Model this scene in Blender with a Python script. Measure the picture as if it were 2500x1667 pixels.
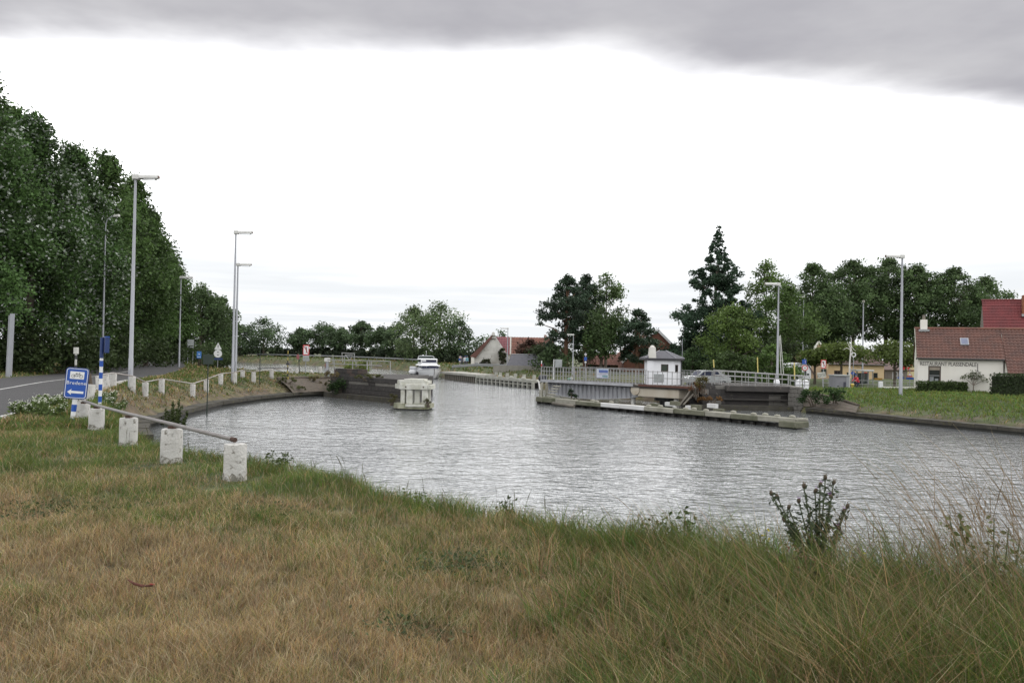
import bpy, bmesh, math, random
import numpy as np
from mathutils import Vector, Matrix, Euler
for o in list(bpy.data.objects): bpy.data.objects.remove(o)
R = math.radians
scene = bpy.context.scene
C = scene.collection
rng = np.random.default_rng(7)
random.seed(7)

# ---------------------------------------------------------------- camera
EYE = Vector((0, 0, 1.65))
PITCH, ROLL = R(0.75), R(1.1)
cam_d = bpy.data.cameras.new('camera'); cam = bpy.data.objects.new('camera', cam_d); C.objects.link(cam)
cam_d.sensor_width = 36; cam_d.lens = 2027 / 2500 * 36; cam_d.clip_start = 0.1; cam_d.clip_end = 6000
ROT = Matrix.Rotation(R(90) + PITCH, 3, 'X') @ Matrix.Rotation(ROLL, 3, 'Z')
cam.location = EYE; cam.rotation_euler = ROT.to_euler()
scene.camera = cam

# ---------------------------------------------------------------- sky: a grey cloud bank overhead whose edge lies ahead, bright thin cloud beyond
SUN_EL, SUN_AZ = R(38), R(52)          # azimuth measured from straight ahead (+Y) towards +X
world = bpy.data.worlds.new('World'); scene.world = world; world.use_nodes = True
nt = world.node_tree; N = nt.nodes; L = nt.links; N.clear()
def nd(t, **k):
    n = N.new(t)
    for a, b in k.items(): setattr(n, a, b)
    return n
out = nd('ShaderNodeOutputWorld'); bg = nd('ShaderNodeBackground'); bg.inputs[1].default_value = 0.1
L.new(bg.outputs[0], out.inputs[0])
sky = nd('ShaderNodeTexSky'); sky.sky_type = 'NISHITA'; sky.sun_disc = False
sky.sun_elevation = SUN_EL; sky.sun_rotation = SUN_AZ; sky.dust_density = 3
tc = nd('ShaderNodeTexCoord'); sp = nd('ShaderNodeSeparateXYZ'); L.new(tc.outputs['Generated'], sp.inputs[0])
def m(op, a, b=None, c=None, clamp=False):
    n = nd('ShaderNodeMath', operation=op, use_clamp=clamp)
    for i, v in enumerate((a, b, c)):
        if v is None: continue
        if isinstance(v, (int, float)): n.inputs[i].default_value = v
        else: L.new(v, n.inputs[i])
    return n.outputs[0]
def ramp(v, a, b, s='SMOOTHSTEP'):
    n = nd('ShaderNodeMapRange', interpolation_type=s); L.new(v, n.inputs[0]); n.inputs[1].default_value = a; n.inputs[2].default_value = b
    return n.outputs[0]
def mixc(f, a, b):
    n = nd('ShaderNodeMix', data_type='RGBA'); L.new(f, n.inputs[0])
    for i, v in ((6, a), (7, b)):
        if isinstance(v, tuple): n.inputs[i].default_value = (*v, 1)
        else: L.new(v, n.inputs[i])
    return n.outputs[2]
def noise(vec, scale, detail=5, rough=0.5):
    n = nd('ShaderNodeTexNoise'); n.inputs['Scale'].default_value = scale; n.inputs['Detail'].default_value = detail
    n.inputs['Roughness'].default_value = rough; L.new(vec, n.inputs['Vector']); return n.outputs['Fac']
zc = m('MAXIMUM', sp.outputs[2], 0.03)
u = m('DIVIDE', sp.outputs[0], zc); v = m('DIVIDE', sp.outputs[1], zc)
cb = nd('ShaderNodeCombineXYZ'); L.new(u, cb.inputs[0]); L.new(v, cb.inputs[1])
n1 = noise(cb.outputs[0], 0.55, 6, 0.5); n2 = noise(cb.outputs[0], 0.16, 4, 0.5); n3 = noise(cb.outputs[0], 1.1, 5, 0.55)
# distance ahead of the cloud base (in cloud heights), skewed a little to the right and wobbled
edge = m('ADD', m('ADD', v, m('MULTIPLY', u, -0.14)), m('MULTIPLY', m('SUBTRACT', n1, 0.5), 1.15))
bank = ramp(edge, 3.55, 2.55)
fray = ramp(n2, 0.30, 0.62)                        # behind and beside, the bank is broken
side = ramp(m('ABSOLUTE', m('ADD', v, m('MULTIPLY', u, 0.2))), 4.0, 7.0)
bank = m('MULTIPLY', bank, m('SUBTRACT', 1.0, m('MULTIPLY', side, m('SUBTRACT', 1.0, fray))))
thin = mixc(ramp(n2, 0.40, 0.68), (34.0, 34.2, 34.4), (48.0, 48.0, 48.0))
el = ramp(m('ADD', sp.outputs[2], m('MULTIPLY', m('SUBTRACT', n2, 0.5), 0.16)), 0.06, 0.32)
thin = mixc(el, mixc(ramp(n2, 0.35, 0.7), (9.0, 9.3, 9.6), (10.8, 10.9, 11.0)), thin)
haze_blue = mixc(m('MULTIPLY', ramp(n3, 0.5, 0.9), 0.12), thin, sky.outputs[0])
grey = mixc(ramp(n3, 0.3, 0.75), (4.5, 4.45, 4.85), (6.1, 6.05, 6.3))
over = mixc(ramp(n2, 0.36, 0.6), (10.5, 10.5, 10.8), (18.0, 18.0, 18.0))       # the bank thins out overhead
grey = mixc(ramp(m('ADD', v, m('MULTIPLY', m('SUBTRACT', n1, 0.5), 1.2)), 1.9, 0.9), grey, over)
L.new(mixc(bank, haze_blue, grey), bg.inputs[0])

# ---------------------------------------------------------------- sun behind thin cloud, ahead and to the right
sd = bpy.data.lights.new('sun', 'SUN'); sun = bpy.data.objects.new('sun', sd); C.objects.link(sun)
sd.energy = 1.5; sd.angle = R(12); sd.color = (1.0, 0.96, 0.9)
S_DIR = Vector((math.sin(SUN_AZ) * math.cos(SUN_EL), math.cos(SUN_AZ) * math.cos(SUN_EL), math.sin(SUN_EL)))
sun.rotation_euler = S_DIR.to_track_quat('Z', 'Y').to_euler(); sun.location = S_DIR * 400

scene.view_settings.view_transform = 'Standard'; scene.view_settings.look = 'None'
scene.view_settings.exposure = 0.0; scene.view_settings.gamma = 1.0; scene.view_settings.use_curve_mapping = False
scene.render.engine = 'CYCLES'
scene.cycles.max_bounces = 4; scene.cycles.diffuse_bounces = 2; scene.cycles.glossy_bounces = 2; scene.cycles.transmission_bounces = 2
scene.cycles.transparent_max_bounces = 6
scene.cycles.use_denoising = True

# ---------------------------------------------------------------- measuring: pixel of the 2500x1667 photograph -> place in the world
def ray(x, y): return ROT @ Vector(((x - 1250) / 2027, -(y - 833.5) / 2027, -1))
def at(x, y, d):
    r = ray(x, y); return EYE + r * (d / r.y)
def gz(x, y, z):
    r = ray(x, y); return EYE + r * ((z - EYE.z) / r.z)
WATER = -2.25
def zleft(Y): return -0.0133 * min(max(Y - 15, 0), 45)
def gl(x, y):
    p = gz(x, y, -0.2)
    for _ in range(12): p = gz(x, y, zleft(p.y))
    return p

# ---------------------------------------------------------------- materials
MATS = {}
def mat(name, col=None, rough=0.7, var=0.25, scale=3.0, bump=0.0, col2=None, spot=None, spot_at=0.62, metal=0.0, bscale=None, attr=None, transl=0.0, coords='Object', streak=False, spec=0.5):
    if name in MATS: return MATS[name]
    M = bpy.data.materials.new(name); M.use_nodes = True; t = M.node_tree; ns = t.nodes; ls = t.links
    p = ns['Principled BSDF']; p.inputs['Roughness'].default_value = rough; p.inputs['Metallic'].default_value = metal
    p.inputs['Specular IOR Level'].default_value = spec
    def node(ty, **k):
        n = ns.new(ty)
        for a, b in k.items(): setattr(n, a, b)
        return n
    tcn = node('ShaderNodeTexCoord'); vec = tcn.outputs[coords]
    if coords == 'World':
        pass
    if streak:
        mp = node('ShaderNodeMapping'); mp.inputs['Scale'].default_value = (1, 1, 0.18); ls.new(vec, mp.inputs[0]); vec = mp.outputs[0]
    def nz(s, d=5, r=0.6):
        n = node('ShaderNodeTexNoise'); n.inputs['Scale'].default_value = s; n.inputs['Detail'].default_value = d; n.inputs['Roughness'].default_value = r
        ls.new(vec, n.inputs['Vector']); return n.outputs['Fac']
    def mix(f, a, b, bt='MIX'):
        n = node('ShaderNodeMix', data_type='RGBA', blend_type=bt)
        for i, q in ((0, f), (6, a), (7, b)):
            if isinstance(q, (int, float)): n.inputs[i].default_value = q
            elif isinstance(q, tuple): n.inputs[i].default_value = (*q, 1)
            else: ls.new(q, n.inputs[i])
        return n.outputs[2]
    def mr(f, a, b, c=0.0, d=1.0):
        n = node('ShaderNodeMapRange'); ls.new(f, n.inputs[0])
        for i, q in enumerate((a, b, c, d)): n.inputs[i + 1].default_value = q
        return n.outputs[0]
    if attr:
        a = node('ShaderNodeAttribute', attribute_name=attr); base = a.outputs['Color']
    else:
        base = col
    c2 = col2 or tuple(x * 0.55 for x in col)
    if var > 0:
        f = mr(nz(scale), 0.35, 0.72)
        if attr:
            f2 = mr(nz(scale), 0.3, 0.7, 1 - var, 1 + var)
            g = node('ShaderNodeVectorMath', operation='SCALE'); ls.new(base, g.inputs[0]); ls.new(f2, g.inputs['Scale']); cc = g.outputs[0]
        else:
            fm = node('ShaderNodeMath', operation='MULTIPLY'); ls.new(f, fm.inputs[0]); fm.inputs[1].default_value = min(1.0, var * 2)
            cc = mix(fm.outputs[0], base, c2)
    else:
        cc = base if attr else mix(0.0, base, base)
    if spot:
        cc = mix(mr(nz(scale * 2.3, 8, 0.7), spot_at, spot_at + 0.1), cc, spot)
    ls.new(cc, p.inputs['Base Color'])
    if bump:
        b = node('ShaderNodeBump'); b.inputs['Strength'].default_value = bump; b.inputs['Distance'].default_value = 0.05
        ls.new(nz(bscale or scale * 4, 6), b.inputs['Height']); ls.new(b.outputs[0], p.inputs['Normal'])
    if transl:
        tr = node('ShaderNodeBsdfTranslucent'); ls.new(cc, tr.inputs[0]); mx = node('ShaderNodeMixShader'); mx.inputs[0].default_value = transl
        ls.new(p.outputs[0], mx.inputs[1]); ls.new(tr.outputs[0], mx.inputs[2]); ls.new(mx.outputs[0], ns['Material Output'].inputs[0])
    MATS[name] = M
    return M

# ---------------------------------------------------------------- mesh building
class MB:
    def __init__(s): s.v = []; s.f = []; s.mi = []; s.cur = 0
    def add(s, vs, fs):
        k = len(s.v); s.v += [tuple(q) for q in vs]; s.f += [tuple(i + k for i in f) for f in fs]; s.mi += [s.cur] * len(fs); return s
    def box(s, x0, x1, y0, y1, z0, z1, M=None):
        vs = [(x, y, z) for x in (x0, x1) for y in (y0, y1) for z in (z0, z1)]
        if M is not None: vs = [M @ Vector(q) for q in vs]
        return s.add(vs, [(0, 1, 3, 2), (4, 6, 7, 5), (0, 4, 5, 1), (2, 3, 7, 6), (0, 2, 6, 4), (1, 5, 7, 3)])
    def cbox(s, x0, x1, y0, y1, z0, z1, c=0.02):      # box with chamfered edges
        b = bmesh.new(); bmesh.ops.create_cube(b, size=1)
        for q in b.verts: q.co = Vector(((x0 + x1) / 2 + q.co.x * (x1 - x0), (y0 + y1) / 2 + q.co.y * (y1 - y0), (z0 + z1) / 2 + q.co.z * (z1 - z0)))
        bmesh.ops.bevel(b, geom=list(b.edges), offset=c, segments=1, affect='EDGES'); b.verts.index_update()
        s.add([q.co for q in b.verts], [[q.index for q in f.verts] for f in b.faces]); b.free(); return s
    def tube(s, pts, r, n=8, cap=True):
        pts = [Vector(p) for p in pts]; rs = r if isinstance(r, (list, tuple)) else [r] * len(pts); vs = []; fs = []
        a = None
        for i, p in enumerate(pts):
            d = (pts[min(i + 1, len(pts) - 1)] - pts[max(i - 1, 0)]).normalized()
            if a is None: a = Vector((0, 0, 1)) if abs(d.z) < 0.9 else Vector((1, 0, 0))
            a = a - d * a.dot(d); a = a.normalized() if a.length > 1e-4 else d.orthogonal().normalized(); b = d.cross(a)
            for j in range(n):
                t = 2 * math.pi * j / n; vs.append(p + (a * math.cos(t) + b * math.sin(t)) * rs[i])
        for i in range(len(pts) - 1):
            for j in range(n): fs.append((i * n + j, i * n + (j + 1) % n, (i + 1) * n + (j + 1) % n, (i + 1) * n + j))
        if cap: fs.append(tuple(range(n - 1, -1, -1))); k = (len(pts) - 1) * n; fs.append(tuple(range(k, k + n)))
        return s.add(vs, fs)
    def lathe(s, prof, n=16, c=(0, 0, 0)):
        vs = []; fs = []
        for (r, z) in prof:
            for j in range(n):
                t = 2 * math.pi * j / n; vs.append((c[0] + r * math.cos(t), c[1] + r * math.sin(t), c[2] + z))
        for i in range(len(prof) - 1):
            for j in range(n): fs.append((i * n + j, i * n + (j + 1) % n, (i + 1) * n + (j + 1) % n, (i + 1) * n + j))
        fs.append(tuple(range(n - 1, -1, -1))); k = (len(prof) - 1) * n; fs.append(tuple(range(k, k + n)))
        return s.add(vs, fs)
    def prism(s, poly, y0, y1, M=None):                # poly in x,z extruded along y
        n = len(poly); vs = [(x, y0, z) for x, z in poly] + [(x, y1, z) for x, z in poly]
        if M is not None: vs = [M @ Vector(q) for q in vs]
        fs = [tuple(range(n)), tuple(range(2 * n - 1, n - 1, -1))] + [(i, i + n, (i + 1) % n + n, (i + 1) % n) for i in range(n)]
        return s.add(vs, fs)
    def slab(s, poly, z0, z1):                          # poly in x,y extruded along z
        n = len(poly); vs = [(x, y, z0) for x, y in poly] + [(x, y, z1) for x, y in poly]
        return s.add(vs, [tuple(range(n - 1, -1, -1)), tuple(range(n, 2 * n))] + [(i, (i + 1) % n, (i + 1) % n + n, i + n) for i in range(n)])
    def mesh(s, name, mats, smooth=False):
        me = bpy.data.meshes.new(name); me.from_pydata(s.v, [], s.f)
        for q in (mats if isinstance(mats, (list, tuple)) else [mats]): me.materials.append(q)
        if len(me.materials) > 1: me.polygons.foreach_set('material_index', s.mi)
        b = bmesh.new(); b.from_mesh(me); bmesh.ops.recalc_face_normals(b, faces=b.faces); b.to_mesh(me); b.free()
        if smooth:
            me.polygons.foreach_set('use_smooth', [True] * len(me.polygons)); me.set_sharp_from_angle(angle=R(40))
        me.update(); return me

def put(name, me, parent=None, loc=None, rot=None, scl=None):
    o = bpy.data.objects.new(name, me); C.objects.link(o)
    if parent is not None: o.parent = parent
    if loc is not None: o.location = loc
    if rot is not None: o.rotation_euler = rot
    if scl is not None: o.scale = scl if isinstance(scl, (tuple, list)) else (scl,) * 3
    return o
def obj(name, mb, mats, parent=None, smooth=False, loc=None, rot=None): return put(name, mb.mesh(name, mats, smooth), parent, loc, rot)
def tag(o, label, cat, group=None):
    o['label'] = label; o['category'] = cat
    if group: o['group'] = group
    return o
def thing(name, label, cat, loc=(0, 0, 0), rz=0.0, group=None, rot=None):
    o = bpy.data.objects.new(name, None); C.objects.link(o); o.location = loc; o.rotation_euler = rot or (0, 0, rz); o.empty_display_size = 0.2
    return tag(o, label, cat, group)
def copy_tree(o, parent=None):
    c = o.copy(); C.objects.link(c); c.parent = parent
    for ch in list(o.children): copy_tree(ch, c)
    return c
def text_mesh(name, body, size, depth, material, spacing=1.0):
    cu = bpy.data.curves.new(name, 'FONT'); cu.body = body; cu.size = size; cu.extrude = depth; cu.align_x = 'CENTER'; cu.align_y = 'CENTER'; cu.space_character = spacing; cu.resolution_u = 2
    o = bpy.data.objects.new(name, cu); C.objects.link(o); dg = bpy.context.evaluated_depsgraph_get()
    me = bpy.data.meshes.new_from_object(o.evaluated_get(dg)); bpy.data.objects.remove(o); me.materials.clear(); me.materials.append(material); me.name = name
    return me
ORD = 'first second third fourth fifth sixth seventh eighth ninth tenth eleventh twelfth thirteenth fourteenth fifteenth sixteenth seventeenth eighteenth'.split()

def quads_mesh(name, V, n_per, polys, cols, materials, smooth=False):
    """V (N,n_per,3) points, the same small polygons for each of the N, cols (N,3) or (N,n_per,3)"""
    n = len(V); me = bpy.data.meshes.new(name)
    me.vertices.add(n * n_per); me.vertices.foreach_set('co', V.reshape(-1).astype(np.float32))
    lens = np.array([len(p) for p in polys]); flat = np.concatenate([np.array(p) for p in polys])
    loops = (np.arange(n)[:, None] * n_per + flat[None, :]).reshape(-1)
    me.loops.add(len(loops)); me.loops.foreach_set('vertex_index', loops.astype(np.int32))
    starts = (np.arange(n)[:, None] * lens.sum() + (np.cumsum(lens) - lens)[None, :]).reshape(-1)
    me.polygons.add(len(starts)); me.polygons.foreach_set('loop_start', starts.astype(np.int32)); me.polygons.foreach_set('loop_total', np.tile(lens, n).astype(np.int32))
    if smooth: me.polygons.foreach_set('use_smooth', np.ones(len(starts), bool))
    me.update(calc_edges=True)
    at_ = me.attributes.new('tint', 'FLOAT_COLOR', 'POINT')
    if cols.ndim == 2: cols = np.repeat(cols[:, None, :], n_per, axis=1)
    c4 = np.ones((n * n_per, 4), np.float32); c4[:, :3] = cols.reshape(-1, 3); at_.data.foreach_set('color', c4.reshape(-1))
    for q in (materials if isinstance(materials, list) else [materials]): me.materials.append(q)
    me.validate(); return me
# ================================================================ terrain, water, road
def wob(x, y, s, seed=0):
    """smooth numpy noise, about -1..1"""
    r = np.random.default_rng(seed); t = np.zeros_like(np.asarray(x, float))
    for k in range(7):
        a = r.uniform(0, 2 * math.pi); f = r.uniform(0.6, 1.7) / s; ph = r.uniform(0, 6.28)
        t = t + np.sin((x * math.cos(a) + y * math.sin(a)) * f * 2 * math.pi + ph + 1.3 * np.sin((x * math.sin(a) - y * math.cos(a)) * f * 2.1 + ph))
    return t / 3.6
WP = np.array([(30, -25), (13, 1.4), (6.8, 5.2), (4.4, 6.2), (3.4, 6.8), (2.9, 7.4), (2.2, 8.4), (1.0, 9.6), (-0.2, 10.6), (-0.8, 11.7), (-2.3, 13.0), (-4.0, 14.1),
  (-5.9, 16.9), (-7.6, 19.9), (-9.6, 23.8), (-12.4, 29.5), (-15.3, 35), (-17, 39), (-17.9, 45.6), (-18.6, 53.5), (-18.1, 60), (-16.8, 66.0), (-15.2, 68.6), (-12.3, 65.8), (-8.7, 61.5), (-7.2, 61.2),
  (-7.4, 76), (-12, 78.5), (-18, 81), (-24, 85), (-30, 93), (-40, 112), (-51, 140), (-61, 180), (-80, 213), (-130, 238), (-300, 262), (-300, 280), (-130, 258), (-72, 217), (-41, 186), (-27, 169), (-18.4, 156),
  (-10, 118), (-4.2, 106), (1.7, 95), (5.4, 80), (9, 73.5), (13, 66.5), (14.2, 62.6), (20.6, 61.6), (21.0, 58.6), (24.3, 50.2), (27.3, 44.3), (29.2, 38), (33, 25), (40, 10), (45, -10), (50, -30)], float)
def sdist(X, Y, P=WP):
    """distance to the water's edge: negative over water, positive on land"""
    X = np.asarray(X, float); Y = np.asarray(Y, float); best = np.full(X.shape, 1e9); ins = np.zeros(X.shape, bool)
    for i in range(len(P)):
        ax, ay = P[i]; bx, by = P[(i + 1) % len(P)]; dx, dy = bx - ax, by - ay
        t = np.clip(((X - ax) * dx + (Y - ay) * dy) / (dx * dx + dy * dy), 0, 1); best = np.minimum(best, np.hypot(X - ax - t * dx, Y - ay - t * dy))
        c = (ay > Y) != (by > Y); ins ^= c & (X < (bx - ax) * (Y - ay) / (by - ay + 1e-12) + ax)
    return np.where(ins, -best, best)
ROAD = np.array([(-9.6, -30), (-11.2, 0), (-13.0, 10), (-15.9, 20), (-20.7, 33), (-25.4, 45), (-28.6, 55), (-31.5, 66), (-36, 80), (-45, 104), (-56, 132), (-66, 170), (-84, 215)], float)
def smooth_line(P, n=6):
    P = np.asarray(P, float); out_ = []
    Q = np.vstack([2 * P[0] - P[1], P, 2 * P[-1] - P[-2]])
    for i in range(1, len(Q) - 2):
        for k in range(n):
            t = k / n; out_.append(0.5 * ((2 * Q[i]) + (-Q[i - 1] + Q[i + 1]) * t + (2 * Q[i - 1] - 5 * Q[i] + 4 * Q[i + 1] - Q[i + 2]) * t * t + (-Q[i - 1] + 3 * Q[i] - 3 * Q[i + 1] + Q[i + 2]) * t ** 3))
    out_.append(P[-1]); return np.array(out_)
ROADS = smooth_line(ROAD, 3)
def line_dist(X, Y, P):
    best = np.full(np.shape(X), 1e9)
    for i in range(len(P) - 1):
        ax, ay = P[i]; dx, dy = P[i + 1] - P[i]; t = np.clip(((X - ax) * dx + (Y - ay) * dy) / (dx * dx + dy * dy), 0, 1)
        best = np.minimum(best, np.hypot(X - ax - t * dx, Y - ay - t * dy))
    return best
RW = 3.8
def sm(a, b, x):
    t = np.clip((x - a) / (b - a), 0, 1); return t * t * (3 - 2 * t)
def is_right(X, Y): return (X > 4) & ((Y > 14) | (X > 26))
def ground_z(X, Y, s=None, road=True):
    X = np.asarray(X, float); Y = np.asarray(Y, float)
    if s is None: s = sdist(X, Y)
    left = -0.0133 * np.clip(Y - 15, 0, 45); right = np.full(X.shape, -0.85) - 0.5 * sm(66, 80, Y) * sm(8, 16, X)
    far = np.full(X.shape, -0.75)
    base = np.where(is_right(X, Y), right, left); base = base + (far - base) * sm(86, 96, Y)
    near = (Y < 31) & (X < 24) & ~is_right(X, Y)
    wn = 1.9; zn = base - 2.6 * (1 - sm(0.0, wn, s))
    w = np.where(is_right(X, Y), 6.5, np.where(Y > 88, 4.0, 3.6))
    t = np.clip((s - 0.6) / w, 0, 1); zb = -1.92 + (base + 1.92) * (t ** 0.8)
    zb = np.where(s < 0.35, -2.7, zb)
    k = sm(27, 33, Y) * np.where(near | (Y < 34), 1, 1); k = np.where(is_right(X, Y), 1.0, k)
    z = zn * (1 - k) + zb * k
    z = z + 0.05 * wob(X, Y, 3.0, 3) * sm(0.5, 3, s) * (1 - 0.6 * k) + 0.06 * wob(X, Y, 9.0, 4) * sm(2, 6, s) * k
    z = np.where(s < 0, -2.75 + np.maximum(s, -2.5) * 0.9, z)
    if road:
        rd = line_dist(X, Y, ROADS); flat = base - 0.05
        z = np.where(s > 1.0, flat + (z - flat) * sm(RW + 0.1, RW + 1.6, rd), z)
        z = np.where(rd < RW + 0.25, z - 0.06, z)
    return z
def gzs(x, y): return float(ground_z(np.array([x]), np.array([y]))[0])
def gt(x, y):
    p = gz(x, y, 0.0)
    for _ in range(14): p = gz(x, y, gzs(p.x, p.y))
    return p
def greenness(X, Y, s):
    """0 dry straw .. 1 green"""
    g = 0.30 + 0.30 * wob(X, Y, 2.6, 11) + 0.22 * wob(X, Y, 0.9, 12)
    near = (Y < 31) & ~is_right(X, Y)
    g = g + np.where(near, 0.62 * (1 - sm(1.6, 4.2, s)) + 0.42 * sm(7.8, 11.5, Y) - 0.28 * (1 - sm(5.5, 8, Y)) * (1 - sm(0.8, 2.2, X)), 0)
    g = g + np.where(near, 0.32 * sm(1.0, 2.6, X), 0.0)
    g = g + np.where(~near, 0.42, 0) + np.where(is_right(X, Y), 0.62 * sm(19, 25, X), 0) + 0.15 * sm(85, 100, Y) - np.where(~near & (s < 3), 0.4 * (1 - sm(1.0, 3, s)), 0)
    return np.clip(g, 0, 1)
ar = np.arange
xs = np.concatenate([[-1500, -900, -500, -300, -220, -160, -120], ar(-100, -24, 1.6), ar(-24, 10, 0.34), ar(10, 46, 0.75), ar(46, 100, 3), [105, 140, 200, 320, 600, 1500]])
ys = np.concatenate([[-80, -40, -20, -10, -5], ar(-2, 2, 0.8), ar(2, 32, 0.34), ar(32, 100, 0.75), ar(100, 270, 4), [290, 340, 420, 600, 1000, 2500]])
GX, GY = np.meshgrid(xs, ys, indexing='ij'); GS = sdist(GX, GY); GZ = ground_z(GX, GY, GS)
nx, ny = len(xs), len(ys)
me = bpy.data.meshes.new('ground'); me.vertices.add(nx * ny); me.vertices.foreach_set('co', np.stack([GX, GY, GZ], -1).reshape(-1).astype(np.float32))
I = (np.arange(nx - 1)[:, None] * ny + np.arange(ny - 1)[None, :]).reshape(-1)
Q = np.stack([I, I + ny, I + ny + 1, I + 1], 1); me.loops.add(Q.size); me.loops.foreach_set('vertex_index', Q.reshape(-1).astype(np.int32))
me.polygons.add(len(Q)); me.polygons.foreach_set('loop_start', (np.arange(len(Q)) * 4).astype(np.int32)); me.polygons.foreach_set('loop_total', np.full(len(Q), 4, np.int32))
me.polygons.foreach_set('use_smooth', np.ones(len(Q), bool)); me.update(calc_edges=True)
DRY = np.array([0.22, 0.17, 0.085]); GRN = np.array([0.066, 0.09, 0.028]); DIRT = np.array([0.095, 0.072, 0.05])
gg = greenness(GX, GY, GS)[..., None]; col = DRY * 0.62 * (1 - gg) + GRN * 0.8 * gg
dirt = (sm(0.2, 0.9, 0.5 + 0.5 * wob(GX, GY, 1.7, 21)) * (1 - sm(1.2, 3.4, GS)))[..., None] * np.where((GY > 31) | is_right(GX, GY), 1, 0)[..., None]
col = col * (1 - dirt) + DIRT * dirt
c4 = np.ones((nx * ny, 4), np.float32); c4[:, :3] = col.reshape(-1, 3); a_ = me.attributes.new('tint', 'FLOAT_COLOR', 'POINT'); a_.data.foreach_set('color', c4.reshape(-1))
me.materials.append(mat('soil_and_turf', (0.2, 0.16, 0.08), 0.95, 0.55, 1.6, 0.8, attr='tint', bscale=14))
g_o = put('ground', me); g_o['kind'] = 'structure'

# water
W = bpy.data.materials.new('canal_water'); W.use_nodes = True; t = W.node_tree; ns, ls = t.nodes, t.links; p = ns['Principled BSDF']
p.inputs['Base Color'].default_value = (0.125, 0.132, 0.135, 1); p.inputs['Roughness'].default_value = 0.07; p.inputs['IOR'].default_value = 1.33
geo = ns.new('ShaderNodeNewGeometry')
def wnoise(sx, sy, rot, detail, dist=0.0):
    mp = ns.new('ShaderNodeMapping'); mp.inputs['Scale'].default_value = (sx, sy, 1); mp.inputs['Rotation'].default_value = (0, 0, R(rot)); ls.new(geo.outputs['Position'], mp.inputs[0])
    n = ns.new('ShaderNodeTexNoise'); n.inputs['Scale'].default_value = 1; n.inputs['Detail'].default_value = detail; n.inputs['Roughness'].default_value = 0.55; n.inputs['Distortion'].default_value = dist
    ls.new(mp.outputs[0], n.inputs['Vector']); return n.outputs['Fac']
def wm(op, a, b):
    n = ns.new('ShaderNodeMath'); n.operation = op
    for i, q in enumerate((a, b)):
        if isinstance(q, (int, float)): n.inputs[i].default_value = q
        else: ls.new(q, n.inputs[i])
    return n.outputs[0]
calm = wnoise(0.05, 0.11, 10, 3)
cm = ns.new('ShaderNodeMapRange'); ls.new(calm, cm.inputs[0]); cm.inputs[1].default_value = 0.35; cm.inputs[2].default_value = 0.65; cm.inputs[3].default_value = 0.6; cm.inputs[4].default_value = 1.25
hgt = wm('ADD', wm('MULTIPLY', wnoise(1.15, 1.7, 14, 2, 0.4), 1.0), wm('MULTIPLY', wnoise(3.6, 4.9, -10, 3, 0.4), 0.44))
hgt = wm('MULTIPLY', hgt, cm.outputs[0])
bp = ns.new('ShaderNodeBump'); bp.inputs['Strength'].default_value = 1.0; bp.inputs['Distance'].default_value = 0.085; ls.new(hgt, bp.inputs['Height']); ls.new(bp.outputs[0], p.inputs['Normal'])
wb = MB(); wb.add([(-320, -40, WATER), (70, -40, WATER), (70, 300, WATER), (-320, 300, WATER)], [(0, 1, 2, 3)])
w_o = obj('water', wb, W); w_o['kind'] = 'structure'

# road with a dashed-free centre line and pale edge strips
def strip(name, P, w0, w1, lift, material, parent=None, i0=0, i1=None):
    P = np.asarray(P)[i0:i1]; T = np.gradient(P, axis=0); T /= np.linalg.norm(T, axis=1)[:, None]; Nn = np.stack([T[:, 1], -T[:, 0]], 1)
    b = MB(); vs = []; fs = []
    for q, n_ in zip(P, Nn):
        for w_ in (w0, w1):
            x, y = q + n_ * w_; z = -0.0133 * min(max(q[1] - 15, 0), 45); z = z + (-0.75 - z) * float(sm(86, 96, q[1])); vs.append((x, y, z - 0.05 + lift))
    for i in range(len(P) - 1): fs.append((2 * i, 2 * i + 1, 2 * i + 3, 2 * i + 2))
    b.add(vs, fs); o = obj(name, b, material, parent); return o
asph = mat('asphalt', (0.05, 0.049, 0.051), 0.9, 0.3, 0.9, 0.5, col2=(0.035, 0.034, 0.035), bscale=40)
r_o = strip('road', ROADS, -RW, RW, 0.0, asph); r_o['kind'] = 'structure'
paint = mat('road_paint', (0.62, 0.62, 0.6), 0.8, 0.5, 2.0, col2=(0.3, 0.3, 0.29))
strip('center_line', ROADS, -0.06, 0.06, 0.004, paint, r_o, 0, 24)
strip('edge_line', ROADS, RW - 0.32, RW - 0.18, 0.004, paint, r_o, 0, 21)
strip('verge_strip', ROADS, RW - 0.12, RW + 0.22, 0.012, mat('pale_gravel', (0.30, 0.28, 0.24), 0.95, 0.4, 3, 0.4), r_o, 0, 21)
# ================================================================ plants: leaves, trees, hedges, grass
def leaves(name, P, size, col, jit=0.35, up=0.3, aspect=1.7, material=None, out=None):
    """one small pointed leaf-spray face at every point of P (N,3); size (N,), col (N,3)"""
    n = len(P); a = rng.normal(size=(n, 3)); a[:, 2] *= 0.7
    if out is not None: a = a * 0.8 + out * 0.5
    a /= np.linalg.norm(a, axis=1)[:, None] + 1e-9
    nn = rng.normal(size=(n, 3)); nn[:, 2] += up; b = np.cross(a, nn); b /= np.linalg.norm(b, axis=1)[:, None] + 1e-9
    c = np.cross(a, b); s = size[:, None]
    V = np.stack([P - a * s * 0.5, P + b * s * 0.5 / aspect + c * s * 0.12, P + a * s * 0.5, P - b * s * 0.5 / aspect + c * s * 0.12], 1)
    return quads_mesh(name, V, 4, [(0, 1, 2, 3)], col, material)
LEAF = mat('leaf', (0.05, 0.08, 0.03), 0.65, 0.0, attr='tint', transl=0.3, spec=0.3)
BARK = mat('bark', (0.11, 0.09, 0.07), 0.95, 0.4, 3.0, 0.8, streak=True)
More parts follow.
